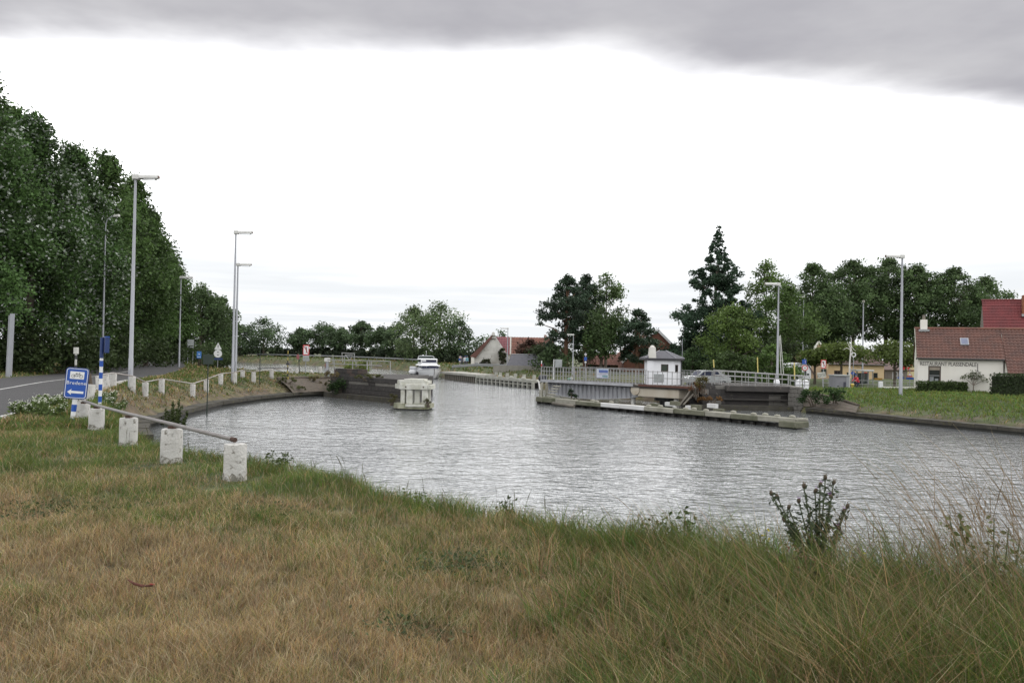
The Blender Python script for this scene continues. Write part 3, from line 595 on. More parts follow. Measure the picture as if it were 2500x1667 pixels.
far_grass('roadside_grass', 26000, 40, 150, -0.72, -0.25, lambda X, Y, s: (X < -26), 0.10, 0.35, 0.0012)
far_grass('dyke_grass', 52000, 38, 74, 0.26, 0.70, lambda X, Y, s: is_right(X, Y) & (rng.random(len(X)) < 0.25 + 0.75 * sm(1.2, 3.5, s)), 0.10, 0.30, 0.0010, (1.15, 1.2))
far_grass('quay_grass', 22000, 94, 235, -0.42, 0.10, lambda X, Y, s: (s < 26) & (Y > 92), 0.12, 0.4, 0.0013)
# white flowering weeds and dark green clumps along the road side
def weed(name, label, p, r, h, base, cat='weed', flower=None, group=None, nl=420, leaf=0.055, stems=14, fsize=0.034, fn=12):
    o = thing(name, label, cat, p, rng.uniform(0, 6), group); tb = MB(); P = []; F = []
    for i in range(stems):
        a = rng.uniform(0, 6.28); q = rng.random() ** 0.6 * r; hh = h * rng.uniform(0.6, 1.05); e = Vector((math.cos(a) * q, math.sin(a) * q, hh)); b0 = Vector((math.cos(a) * q * 0.35, math.sin(a) * q * 0.35, -0.03))
        md = b0.lerp(e, 0.55) + Vector((0, 0, hh * 0.08)); tb.tube([b0, md, e], [0.006, 0.005, 0.003], 4)
        m_ = nl // stems; t_ = rng.random(m_)
        for q_ in t_: P.append(np.array(b0.lerp(e, q_)) + rng.normal(size=3) * np.array([0.03, 0.03, 0.015]) * (1 + 1.2 * (1 - q_)))
        F.append(np.array(e))
    P = np.array(P); n = len(P); col = np.array(base)[None] * 0.7 * rng.uniform(0.6, 1.4, n)[:, None]
    put('foliage', leaves('foliage', P, rng.uniform(0.6, 1.3, n) * leaf, col, material=LEAF), o); obj('stem', tb, mat('weed_stem', (0.09, 0.11, 0.05), 0.8, 0.3), o)
    if flower:
        F = np.repeat(np.array(F), fn, 0) + rng.normal(size=(len(F) * fn, 3)) * fsize; n = len(F)
        fo = put('flowers', leaves('flowers', F, rng.uniform(0.6, 1.2, n) * fsize, np.array(flower)[None] * rng.uniform(0.7, 1.1, n)[:, None], material=LEAF, aspect=1.1), o); fo['kind'] = 'stuff'
    return o
for i, (x, y) in enumerate(((92, 1000), (120, 992), (150, 985), (62, 1018), (110, 1022), (258, 985), (276, 990))):
    p = gl(x, y); p.z = gzs(p.x, p.y)
    weed('flowering_weed', 'white flowering weed clump ' + ['by the road edge, nearest the bend', 'by the road edge, between two other clumps', 'just left of the blue cycle sign', 'at the road edge, farthest from the sign', 'low on the verge before the road edge', 'at the foot of the striped pole', 'right of the striped pole'][i], p, 0.42, 0.40, (0.13, 0.19, 0.055), flower=(0.7, 0.72, 0.62), group='white flowering weeds on the verge', nl=700, leaf=0.09)
# ================================================================ left bank: lamps, bollards, signs
GALV = mat('galvanised_steel', (0.33, 0.34, 0.37), 0.5, 0.25, 1.2, metal=0.3, col2=(0.25, 0.26, 0.29))
LAMPC = mat('lamp_housing', (0.60, 0.60, 0.58), 0.5, 0.2, 2.0)
LENS = mat('lamp_lens', (0.75, 0.76, 0.74), 0.15, 0.1, 2.0)
DARK = mat('dark_steel', (0.035, 0.037, 0.04), 0.5, 0.3, 2.0)
WHITEC = mat('whitewashed_concrete', (0.66, 0.65, 0.62), 0.9, 0.28, 1.6, 0.5, col2=(0.46, 0.45, 0.41), spot=(0.12, 0.11, 0.09), spot_at=0.60, bscale=24)
def lamp_meshes():
    h = MB(); sec = [(-0.17, 0.0), (-0.15, 0.13), (-0.06, 0.19), (0.06, 0.19), (0.15, 0.13), (0.17, 0.0)]
    for i, (x0, x1, k) in enumerate(((0.22, 1.22, 1.0),)):
        n = len(sec); vs = [(x0, y * k, z) for y, z in sec] + [(x1, y * 0.92, z * 0.95 + 0.015) for y, z in sec]
        h.add(vs, [tuple(range(n)), tuple(range(2 * n - 1, n - 1, -1))] + [(j, j + n, (j + 1) % n + n, (j + 1) % n) for j in range(n)])
    e = MB(); e.cbox(-0.14, 0.215, -0.16, 0.16, -0.06, 0.21, 0.03)
    l = MB(); vs = []; fs = []
    for x, w_, z in ((0.34, 0.13, -0.003), (0.40, 0.13, -0.075), (1.06, 0.12, -0.075), (1.14, 0.12, 0.002)):
        vs += [(x, -w_, z), (x, w_, z)]
    l.add(vs, [(0, 1, 3, 2), (2, 3, 5, 4), (4, 5, 7, 6)])
    k = MB(); k.box(1.223, 1.25, -0.1, 0.1, 0.03, 0.14)
    return h.mesh('lamp_head', LAMPC, True), e.mesh('end_block', LAMPC), l.mesh('lens', LENS), k.mesh('end_cap', mat('lamp_cap', (0.16, 0.10, 0.08), 0.7))
LM = lamp_meshes()
def lamp(label, base, H, flip, group, r0=0.11, rz=0.0, sc=1.0):
    o = thing('street_lamp', label, 'street lamp', base, (math.pi if flip else 0.0) + rz, group)
    b = MB(); b.tube([(0, 0, -0.3), (0, 0, 1.6), (0, 0, 1.62), (0, 0, H)], [r0, r0 * 0.97, r0 * 0.88, r0 * 0.5], 12); obj('pole', b, GALV, o, True)
    hd = put('lamp_head', LM[0], o, (0, 0, H), None, sc); put('end_block', LM[1], hd); put('lens', LM[2], hd); put('end_cap', LM[3], hd)
    d = MB(); d.box(-0.055, 0.055, -r0 - 0.012, -r0 + 0.02, 0.55, 1.0); obj('access_door', d, GALV, o); return o
def on(x, y, d):
    p = at(x, y, d); p.z = gzs(p.x, p.y); return p
gL = 'street lamps along the canal road'
def lamp_px(label, xb, xt, yt, d, flip, grp=gL, **k):
    tp = at(xt, yt, d); p = Vector((tp.x, d, gzs(tp.x, d))); lamp(label, p, tp.z - p.z, flip, grp, **k)
lamp_px('tallest street lamp, grey pole rising in front of the dark poplars', 319, 331, 436, 44, False, r0=0.125)
lamp_px('nearer grey street lamp of the close pair by the canal bend', 566, 576, 570, 62, False)
lamp_px('farther, lower grey street lamp of the close pair by the canal bend', 574, 581, 648, 73, False, r0=0.12, sc=0.95)
lamp_px('small grey street lamp beside the road where the poplars end', 436, 442, 679, 91, False)
o = thing('street_lamp', 'grey street lamp with a curved arm among the poplars', 'street lamp', on(250, 860, 67.6), 0.0, gL)
tp = at(250, 548, 67.6); H = tp.z - o.location.z; b = MB(); b.tube([(0, 0, -0.3), (0, 0, H - 0.3)], [0.1, 0.05], 10); obj('pole', b, GALV, o, True)
b = MB(); b.tube([(0, 0, H - 0.32), (0.02, 0, H + 0.1), (0.15, -0.02, H + 0.42), (0.42, -0.03, H + 0.62), (0.72, -0.04, H + 0.68)], 0.045, 8); obj('curved_arm', b, GALV, o, True)
b = MB(); b.add([(0.68, -0.16, H + 0.62), (0.68, 0.1, H + 0.62), (0.68, 0.1, H + 0.76), (0.68, -0.16, H + 0.76), (1.1, -0.18, H + 0.66), (1.1, 0.12, H + 0.66), (1.1, 0.12, H + 0.84), (1.1, -0.18, H + 0.84)], [(0, 1, 2, 3), (7, 6, 5, 4), (0, 4, 5, 1), (1, 5, 6, 2), (2, 6, 7, 3), (3, 7, 4, 0)]); obj('lamp_head', b, LAMPC, o)
p = on(22, 905, 54); o = thing('utility_pole', 'thick pale grey pole at the road bend, its top lost in leaves', 'pole', p)
b = MB(); b.tube([(0, 0, -0.3), (0.12, 0, 4.1)], [0.17, 0.14], 12); obj('shaft', b, GALV, o, True); b = MB(); b.tube([(-0.2, 0.05, -0.2), (-0.1, 0.05, 4.0)], 0.05, 8); obj('cable_pipe', b, GALV, o, True)

# ---- white concrete bollards carrying a pipe rail
def bollard_mesh(r, h, seed, tilt=0.0):
    rr = random.Random(seed); b = MB(); b.lathe([(r * 1.02, -0.25), (r, 0.05), (r * (1 + rr.uniform(-.02, .02)), h * 0.5), (r * 0.985, h - 0.025), (r * 0.94, h)], 18)
    b.v = [(x + rr.uniform(-.004, .004), y + rr.uniform(-.004, .004), z + (rr.uniform(-.008, .004) if z > h * 0.9 else 0)) for x, y, z in b.v]
    return b
BOLL = mat('bollard_whitewash', (0.54, 0.53, 0.51), 0.9, 0.4, 3.5, 0.6, col2=(0.38, 0.37, 0.345), spot=(0.15, 0.14, 0.115), spot_at=0.565, bscale=30)
MOSS = mat('bollard_foot_dirt', (0.20, 0.19, 0.16), 0.95, 0.5, 9.0, 0.5, spot=(0.42, 0.41, 0.38), spot_at=0.46)
IRON = mat('weathered_pipe', (0.24, 0.23, 0.225), 0.6, 0.35, 8.0, 0.2, metal=0.2, col2=(0.15, 0.13, 0.12))
RUST = mat('rust', (0.065, 0.038, 0.028), 0.9, 0.4, 9.0)
gB = 'white concrete bollards along the bank'
def bollard(label, p, r, h, seed, tilt=(0, 0)):
    o = thing('bollard', label, 'bollard', p, 0, gB, rot=(tilt[0], tilt[1], seed * 1.3)); obj('shaft', bollard_mesh(r, h, seed), BOLL, o, True)
    b = MB(); b.lathe([(r * 1.03, -0.2), (r * 1.02 + 0.003, 0.04), (r * 1.005 + 0.002, 0.06)], 18); rr = random.Random(seed); b.v = [(x, y, z + (rr.uniform(-.03, .06) if z > 0.05 else 0)) for x, y, z in b.v]; obj('dirty_foot', b, MOSS, o, True); return o
near = [(573, 1171, 1083, 55), (418, 1129, 1046, 50), (313, 1090, 1019, 42), (235, 1048, 1002, 36), (203, 1030, 990, 28), (192, 1012, 972, 26)]
tops = []
for i, (x, yb, yt, wpx) in enumerate(near):
    p = gt(x, yb); d = p.y; h = (at(x, yt, d).z - p.z); r = wpx * d / 2027 / 2; r = max(0.135, min(r, 0.16)); h = max(h, 0.40)
    lab = ['nearest whitewashed bollard, at the cut end of the pipe rail', 'second bollard from the cut end of the pipe rail', 'third bollard from the cut pipe end, left of the water', 'fourth bollard from the cut pipe end, below the striped pole', 'fifth bollard from the cut pipe end, behind the cycle sign post', 'flaking bollard almost hidden behind the cycle sign post'][i]
    bollard(lab, p, r, h, i + 1); tops.append(p + Vector((0, 0, h)))
pe = tops[0]; dirn = (tops[0] - tops[1]).normalized()
pts = [pe + dirn * -0.02 + Vector((0.0, 0.0, 0.045))] + [q + Vector((0, 0, 0.06)) for q in tops[1:5]] + [tops[5] + Vector((-0.25, 0.3, 0.05))]
o = thing('pipe_rail', 'grey iron pipe rail with a rusty cut end lying on the near bollards', 'railing', pts[0]); L0 = pts[0]
b = MB(); b.tube([q - L0 for q in pts], 0.027, 12, False); obj('pipe', b, IRON, o, True)
b = MB(); e = (pts[0] - pts[1]).normalized(); b.tube([e * -0.07, e * 0.012], 0.0305, 12); obj('cut_end', b, RUST, o)
for q in pts[1:5]:
    b = MB(); c = q - L0; b.box(c.x - 0.04, c.x + 0.04, c.y - 0.05, c.y + 0.05, c.z - 0.12, c.z - 0.02); obj('bracket', b, RUST, o)
# the tipped white bollards where the road bends, then the run along the bank
far = [(214, 985, 938, 0.10, 'leaning bollard beside the brown stump at the road bend'), (243, 945, 917, 0.05, 'bollard left of the striped pole, where the rail begins'), (259, 941, 914, 0.05, 'bollard close behind the striped pole'), (276, 940, 912, 0, 'bollard at the corner of the far pipe rail'),
       (323, 937, 917, 0, 'bollard hidden at the foot of the tallest lamp'), (355, 935, 912, 0, 'first bollard after the tallest lamp'), (395, 931, 913, 0, 'second bollard after the tallest lamp, left of the sapling'), (471, 929, 911, 0, 'bollard just after the leafy sapling'), (504, 926, 909, 0, 'bollard behind the dark green sign post'),
       (539, 923, 907, 0, 'bollard left of the close pair of lamps'), (573, 921, 904, 0, 'bollard at the foot of the close pair of lamps'), (592, 918, 904, 0, 'bollard just behind the close pair of lamps'), (619, 919, 903, 0, 'bollard left of the thin dark pole'), (663, 916, 902, 0, 'bollard under the barrier arm'), (711, 912, 900, 0, 'first of two bollards left of the leaning post'), (724, 912, 899, 0, 'second of two bollards left of the leaning post'),
       (761, 912, 903, 0.45, 'toppled bollard beside the red framed canal sign'), (781, 911, 895, 0.0, 'last bollard, beside the grey cabinet')]
ftop = []
for i, (x, yb, yt, tl, lb) in enumerate(far):
    p = gl(x, yb); p.z = gzs(p.x, p.y) if i != 17 else gzs(p.x, p.y); d = p.y; h = max(0.3, min(0.8, at(x, yt, d).z - p.z)); bollard('white ' + lb, p, 0.165 if i else 0.16, h, i + 11, (tl * 0.5, tl)); ftop.append(p + Vector((0, 0, h + 0.03)))
pts = ftop[1:16]; L0 = pts[0]; o = thing('pipe_rail', 'long thin pipe rail along the far bollards past the lamps', 'railing', L0); b = MB(); b.tube([q - L0 for q in pts], 0.035, 8); obj('pipe', b, mat('pale_pipe', (0.36, 0.34, 0.32), 0.6, 0.4, 0.4, metal=0.2, col2=(0.14, 0.10, 0.08)), o, True)
for q in pts[2::3]: c = q - L0; b = MB(); b.box(c.x - 0.05, c.x + 0.05, c.y - 0.06, c.y + 0.06, c.z - 0.1, c.z - 0.02); obj('bracket', b, RUST, o)
# brown stump leaning by the bend
p = gl(222, 972); p.z = gzs(p.x, p.y); o = thing('wooden_post', 'leaning brown weathered wooden post beside the cycle sign', 'post', p, 0, None, rot=(0.0, -0.2, 0.0)); b = MB(); b.tube([(0, 0, -0.2), (0, 0, 0.5), (0.02, 0, 0.86), (0.03, 0, 0.92)], [0.15, 0.14, 0.13, 0.09], 9); obj('shaft', b, mat('old_wood', (0.10, 0.075, 0.055), 0.95, 0.5, 4, 0.8, streak=True), o)
b = MB(); b.lathe([(0.10, 0.915), (0.07, 0.96), (0.01, 0.97)], 9, (0.03, 0, 0)); obj('moss_cap', b, mat('moss', (0.10, 0.11, 0.05), 0.95, 0.4, 9), o)
# thin black and white pole behind the sign
p = on(184, 930, 27); o = thing('marker_pole', 'thin white pole with a dark band behind the cycle sign', 'pole', p); tp = at(184, 850, 27).z - p.z; b = MB(); b.tube([(0, 0, -0.2), (0, 0, tp)], 0.035, 8); obj('shaft', b, mat('dirty_white', (0.5, 0.5, 0.47), 0.8, 0.4, 4), o)
for f in (0.62, 0.8): b = MB(); b.tube([(0, 0, tp * f), (0, 0, tp * f + 0.13)], 0.038, 8); obj('dark_band', b, DARK, o)
b = MB(); b.box(-0.06, 0.06, -0.05, 0.05, tp - 0.18, tp + 0.03); obj('cap', b, mat('dirty_white', None), o)

# ---- signs
BLUE = mat('sign_blue', (0.012, 0.075, 0.36), 0.35, 0.12, 2.0); SWHITE = mat('sign_white', (0.72, 0.73, 0.74), 0.4, 0.1, 2.0); RED = mat('sign_red', (0.50, 0.02, 0.03), 0.4, 0.15, 2.0); BLACK = mat('sign_black', (0.02, 0.02, 0.022), 0.5, 0.1); SGREY = mat('sign_back_grey', (0.30, 0.31, 0.32), 0.5, 0.2); GREY2 = mat('sign_plate_grey', (0.34, 0.36, 0.36), 0.6, 0.3, 3)
def rrect(w, h, r, n=5):
    pts = []
    for cx, cz, a0 in ((w / 2 - r, h / 2 - r, 0), (-w / 2 + r, h / 2 - r, 90), (-w / 2 + r, -h / 2 + r, 180), (w / 2 - r, -h / 2 + r, 270)):
        for i in range(n + 1): a = R(a0 + 90 * i / n); pts.append((cx + r * math.cos(a), cz + r * math.sin(a)))
    return pts
def disc(r, n=24): return [(r * math.cos(2 * math.pi * i / n), r * math.sin(2 * math.pi * i / n)) for i in range(n)]
def plate(parent, name, poly, y, th, material, cx=0, cz=0): b = MB(); b.prism([(x + cx, z + cz) for x, z in poly], y, y + th); return obj(name, b, material, parent)
def ring(parent, name, outer, inner, y, th, material, cx=0, cz=0):
    b = MB(); n = len(outer); vs = [(x + cx, y + k, z + cz) for k in (0, th) for P_ in (outer, inner) for x, z in P_]; fs = []
    for i in range(n): j = (i + 1) % n; fs += [(i, j, n + j, n + i), (2 * n + i, 3 * n + i, 3 * n + j, 2 * n + j), (i, 2 * n + i, 2 * n + j, j), (n + i, n + j, 3 * n + j, 3 * n + i)]
    b.add(vs, fs); return obj(name, b, material, parent)
def banded_post(o, r, z0, z1, step, first_blue=True, gap=0.0):
    z = z0; k = 0 if first_blue else 1
    b = MB(); b.tube([(0, 0, -0.3), (0, 0, z1)], r, 12); obj('post', b, SWHITE, o, True)
    while z < z1 - 0.01:
        if k % 2 == 0: b = MB(); b.tube([(0, 0, z), (0, 0, min(z + step, z1))], r + 0.003, 12); obj('blue_band', b, BLUE, o, True)
        z += step; k += 1
def face_cam(p): return math.atan2(p.x, p.y) * -1.0      # sign front faces -Y, turned to the viewer
# cycle route sign
p = gl(176, 1036); p.z = gzs(p.x, p.y); d = p.y; k_ = d / 2027; zt = at(180, 898, d).z - p.z; zb_ = at(180, 972, d).z - p.z
o = thing('cycle_route_sign', 'blue cycle route sign with a bicycle, BREDENE and a white arrow', 'sign', p, 0, None, rot=(0, R(4.5), face_cam(p) * 0.75))
banded_post(o, 0.048, -0.02, zb_ + 0.1, 0.145, True); w = 0.42; h = zt - zb_; cz = (zt + zb_) / 2
pan = plate(o, 'panel', rrect(w, h, 0.06), -0.07, 0.02, BLUE, 0, cz); plate(o, 'panel_rim', rrect(w + 0.02, h + 0.02, 0.07), -0.052, 0.03, mat('sign_rim', (0.03, 0.04, 0.09), 0.4), 0, cz)
ring(pan, 'white_border', rrect(w - 0.02, h - 0.02, 0.052), rrect(w - 0.042, h - 0.042, 0.042), -0.074, 0.003, SWHITE, 0, cz)
pb = plate(pan, 'pictogram_board', rrect(w * 0.63, h * 0.245, 0.006, 1), -0.075, 0.004, SWHITE, 0, cz + h * 0.265)
bz = cz + h * 0.25
b = MB(); 
def bar2(b, x0, z0, x1, z1, t, y=-0.0785, th=0.003):
    dx, dz_ = x1 - x0, z1 - z0; l = math.hypot(dx, dz_); nx_, nz_ = -dz_ / l * t, dx / l * t; b.prism([(x0 + nx_, z0 + nz_), (x1 + nx_, z1 + nz_), (x1 - nx_, z1 - nz_), (x0 - nx_, z0 - nz_)], y, y + th)
for a in ((-0.07, 0, -0.015, 0.05), (-0.015, 0.05, 0.045, 0.05), (0.045, 0.05, 0.075, 0.0), (-0.015, 0.05, 0.01, -0.005), (0.01, -0.005, 0.045, 0.05), (-0.07, 0, 0.01, -0.005), (0.045, 0.05, 0.05, 0.07), (0.05, 0.07, 0.03, 0.075), (-0.03, 0.06, 0.005, 0.06)): bar2(b, a[0], bz + a[1] - 0.01, a[2], bz + a[3] - 0.01, 0.0035)
bike = obj('bicycle_symbol', b, BLACK, pan)
for sx in (-0.07, 0.075): ring(pan, 'wheel_symbol', disc(0.036, 18), disc(0.029, 18), -0.0785, 0.003, BLACK, sx, bz - 0.01)
put('lettering', text_mesh('lettering', 'Bredene', 0.105, 0.002, SWHITE, 1.05), pan, (0, -0.0745, cz + h * 0.01), (R(90), 0, 0))
b = MB(); az = cz - h * 0.29; b.prism([(-0.155, az), (-0.075, az + 0.062), (-0.085, az + 0.024), (0.15, az + 0.024), (0.15, az - 0.024), (-0.085, az - 0.024), (-0.075, az - 0.062)], -0.0755, -0.0715); obj('arrow', b, SWHITE, pan)
# striped pole with an edge-on sign
p = gl(243, 1003); p.z = gzs(p.x, p.y); d = p.y; o = thing('striped_sign_pole', 'tall blue and white striped pole with a dark blue sign seen edge-on', 'sign', p, 0, None, rot=(0, R(0.6), face_cam(p) + 0.06))
zt = at(247, 822, d).z - p.z; banded_post(o, 0.042, 0.05, zt - 0.55, 0.155, False)
b = MB(); b.tube([(0, 0, zt - 0.56), (0, 0, zt - 0.02)], 0.047, 12); obj('blue_sleeve', b, mat('dark_sign_blue', (0.01, 0.035, 0.14), 0.4, 0.2), o, True)
b = MB(); b.cbox(0.05, 0.155, -0.35, 0.30, zt - 0.42, zt, 0.01); obj('panel', b, mat('dark_sign_blue', None), o); b = MB(); b.box(0.048, 0.158, -0.36, 0.31, zt - 0.012, zt + 0.012); obj('panel_edge', b, BLUE, o)
# leafy sapling on the slope
p = on(425, 985, 41); weed('sapling', 'young leafy sapling growing on the slope beside the bollards', p, 0.75, 2.25, (0.075, 0.105, 0.03), 'sapling', nl=2400, leaf=0.13, stems=18)
def posted(name, label, cat, x, yb, d, face=True, r=0.03, pm=None, ztop=None):
    p = on(x, yb, d); o = thing(name, label, cat, p, face_cam(p) if face else 0); b = MB(); zt = at(x, ztop, d).z - p.z; b.tube([(0, 0, -0.3), (0, 0, zt)], r, 8); obj('post', b, pm or GALV, o); o['_d'] = d; return o
def pz(o, x, y):
    d = o['_d']; q = at(x, y, d); return q.z - o.location.z
def done(o): del o['_d']
DGREEN = mat('dark_green_paint', (0.018, 0.032, 0.024), 0.6, 0.3, 3)
o = posted('notice_sign', 'dark green square board on a thin post beside the far bollards', 'sign', 507, 931, 47, ztop=862, pm=DGREEN); s_ = 47 / 2027; cz = pz(o, 507, 877); plate(o, 'panel', rrect(24 * s_, 24 * s_, 0.02, 2), -0.06, 0.025, DGREEN, 0, cz); plate(o, 'bracket', rrect(0.4, 0.04, 0.005, 1), -0.034, 0.03, DARK, 0, cz); done(o)
o = posted('warning_sign', 'white triangular and round sign backs on one post with a blue plate', 'sign', 531, 905, 88, ztop=836); s_ = 88 / 2027; z1 = pz(o, 530, 863); plate(o, 'triangle_plate', [(-8.5 * s_, pz(o, 530, 853)), (8.5 * s_, pz(o, 530, 853)), (0, pz(o, 530, 836))], -0.07, 0.02, SWHITE); b = MB(); bar2(b, 0, pz(o, 530, 849), 0, pz(o, 530, 842), 0.035, -0.075); obj('triangle_mark', b, BLACK, o)
cz = pz(o, 531, 863); plate(o, 'round_plate', [(x, z) for x, z in disc(9.5 * s_)], -0.07, 0.02, SWHITE, 0, cz)
for dz2, sg_ in ((0.13, -1), (-0.13, 1)): plate(o, 'arrow_mark', [(-0.1, dz2 + 0.06 * sg_ * -1), (0.1, dz2 - 0.06 * sg_), (0, dz2 + 0.06 * sg_)], -0.076, 0.004, BLACK, 0, cz)
plate(o, 'blue_plate', rrect(20 * s_, 5 * s_, 0.03, 2), -0.07, 0.02, mat('dark_sign_blue', None), 0.05, pz(o, 531, 876)); done(o)
o = posted('blue_information_sign', 'small bright blue sign on a brown post by the far road', 'sign', 485, 905, 92, ztop=852, pm=mat('old_wood', None)); s_ = 92 / 2027; cz = pz(o, 485, 866); pl = plate(o, 'panel', rrect(10.5 * s_, 17 * s_, 0.05, 2), -0.07, 0.02, mat('bright_sign_blue', (0.05, 0.20, 0.55), 0.4), 0, cz); plate(pl, 'white_stripe', rrect(8 * s_, 1.2 * s_, 0.01, 1), -0.075, 0.004, SWHITE, 0, cz - 5 * s_); plate(pl, 'symbol', [(-0.08, cz + 0.02), (0.08, cz + 0.02), (0.0, cz + 0.2)], -0.075, 0.004, SWHITE); done(o)
o = posted('direction_board', 'grey two legged board beside the poplars, seen from behind', 'sign', 458, 886, 108, ztop=829); s_ = 108 / 2027; b = MB(); b.tube([(13 * s_ * 0.9, 0, -0.3), (13 * s_ * 0.9, 0, pz(o, 458, 829))], 0.03, 8); obj('post', b, GALV, o); plate(o, 'panel', rrect(15 * s_, 15 * s_, 0.03, 2), -0.06, 0.02, GREY2, 6 * s_, pz(o, 464, 836)); plate(o, 'lower_plate', rrect(14 * s_, 3 * s_, 0.02, 1), -0.06, 0.02, SGREY, 6 * s_, pz(o, 464, 847)); done(o)
# canal signs and barrier at the end of the spit
def canal_sign(label, x, yb, d, top, bot, wpx, slash=True):
    o = posted('canal_sign', label, 'sign', x, yb, d, ztop=top); s_ = d / 2027; zt, zb_ = pz(o, x, top), pz(o, x, bot); h = zt - zb_; w = wpx * s_; cz = (zt + zb_) / 2
    pl = plate(o, 'panel', rrect(w, h, 0.02, 1), -0.07, 0.02, SWHITE, 0, cz); ring(pl, 'red_border', rrect(w + 0.002, h + 0.002, 0.02, 1), rrect(w * 0.78, h * 0.82, 0.015, 1), -0.076, 0.005, RED, 0, cz)
    b = MB(); bar2(b, -w * 0.20, cz + h * 0.26, w * 0.14, cz + h * 0.26, h * 0.035, -0.077); bar2(b, w * 0.0, cz + h * 0.25, w * 0.10, cz - h * 0.12, h * 0.04, -0.077); bar2(b, w * 0.10, cz - h * 0.12, w * 0.02, cz - h * 0.26, h * 0.04, -0.077); obj('no_mooring_symbol', b, BLACK, pl)
    if slash: b = MB(); bar2(b, -w * 0.36, cz + h * 0.37, w * 0.36, cz - h * 0.37, h * 0.028, -0.0785); obj('red_slash', b, RED, pl)
    return o, s_
o, s_ = canal_sign('red framed canal sign above a grey plate on the spit', 746, 912, 74, 842, 867, 15); plate(o, 'grey_plate', rrect(15 * s_, 6 * s_, 0.02, 1), -0.07, 0.02, GREY2, 0, pz(o, 746, 871)); pl = plate(o, 'lettered_plate', rrect(16 * s_, 6.5 * s_, 0.02, 1), -0.07, 0.02, SGREY, 0.02, pz(o, 746, 878)); done(o)
p = on(731, 912, 74); o = thing('small_sign', 'small reddish round sign edge on a dark leaning post', 'sign', p, 0, None, rot=(0, R(-3), 0)); s_ = 74 / 2027; zt = at(727, 868, 74).z - p.z; b = MB(); b.tube([(0, 0, -0.3), (0, 0, zt)], 0.035, 8); obj('post', b, DARK, o); plate(o, 'panel', [(x * 0.55, z) for x, z in disc(6.5 * s_)], -0.07, 0.02, mat('faded_red', (0.30, 0.10, 0.11), 0.6, 0.3, 3), -0.07, zt - 0.1)
p = on(634, 918, 64); o = thing('barrier_support_pole', 'thin dark pole with a fork top, carrying the barrier arm', 'pole', p); s_ = 64 / 2027; zt = at(635, 852, 64).z - p.z; b = MB(); b.tube([(0, 0, -0.3), (0, 0, zt)], 0.03, 8); obj('shaft', b, DGREEN, o); b = MB(); b.box(-0.16, 0.12, -0.04, 0.04, at(634, 899, 64).z - p.z - 0.04, at(634, 899, 64).z - p.z + 0.03); obj('rest', b, DARK, o)
p = on(702, 915, 68); o = thing('barrier_post', 'black and yellow barrier post with a raised dark arm on the spit', 'barrier', p); s_ = 68 / 2027
YEL = mat('yellow_paint', (0.42, 0.33, 0.08), 0.6, 0.35, 3, col2=(0.22, 0.18, 0.08)); b = MB(); b.lathe([(0.13, -0.2), (0.12, 0.35), (0.10, 0.48)], 10); obj('base', b, YEL, o)
zt = at(703, 848, 68).z - p.z
for i in range(9): z0 = 0.48 + (zt - 0.48) * i / 9; b = MB(); b.tube([(0, 0, z0), (0, 0, z0 + (zt - 0.48) / 9)], 0.055 - i * 0.003, 8); obj('black_band' if i % 2 == 0 else 'yellow_band', b, DARK if i % 2 == 0 else YEL, o)
q = on(634, 918, 64); a0 = at(630, 899, 64) - p; a1 = at(704, 897, 68) - p; b = MB(); b.tube([a0, a1], 0.035, 8); obj('arm', b, DARK, o); b = MB(); b.tube([at(666, 899, 66) - p, at(698, 911, 68) - p], 0.02, 6); obj('stay', b, DARK, o); b = MB(); b.box(-0.12, 0.16, -0.1, 0.1, at(703, 888, 68).z - p.z - 0.1, at(703, 888, 68).z - p.z + 0.06); obj('hinge_box', b, DARK, o)
# tree-litter: a curl of red-brown bark in the grass
p = gz(347, 1437, 0.03); o = thing('bark_strip', 'curled red brown bark strip lying in the dry grass', 'bark', p, 0.35); b = MB(); b.tube([(-0.09, 0.03, 0.06), (-0.05, 0.0, 0.04), (0.0, -0.015, 0.025), (0.07, -0.012, 0.02)], [0.004, 0.009, 0.010, 0.006], 7); obj('strip', b, mat('red_bark', (0.13, 0.045, 0.03), 0.8, 0.5, 20, 0.6), o, True); b = MB(); b.tube([(0.045, -0.016, 0.034), (0.078, -0.014, 0.028)], [0.004, 0.005], 6); obj('broken_tip', b, mat('red_wood', (0.3, 0.05, 0.04), 0.7), o, True)
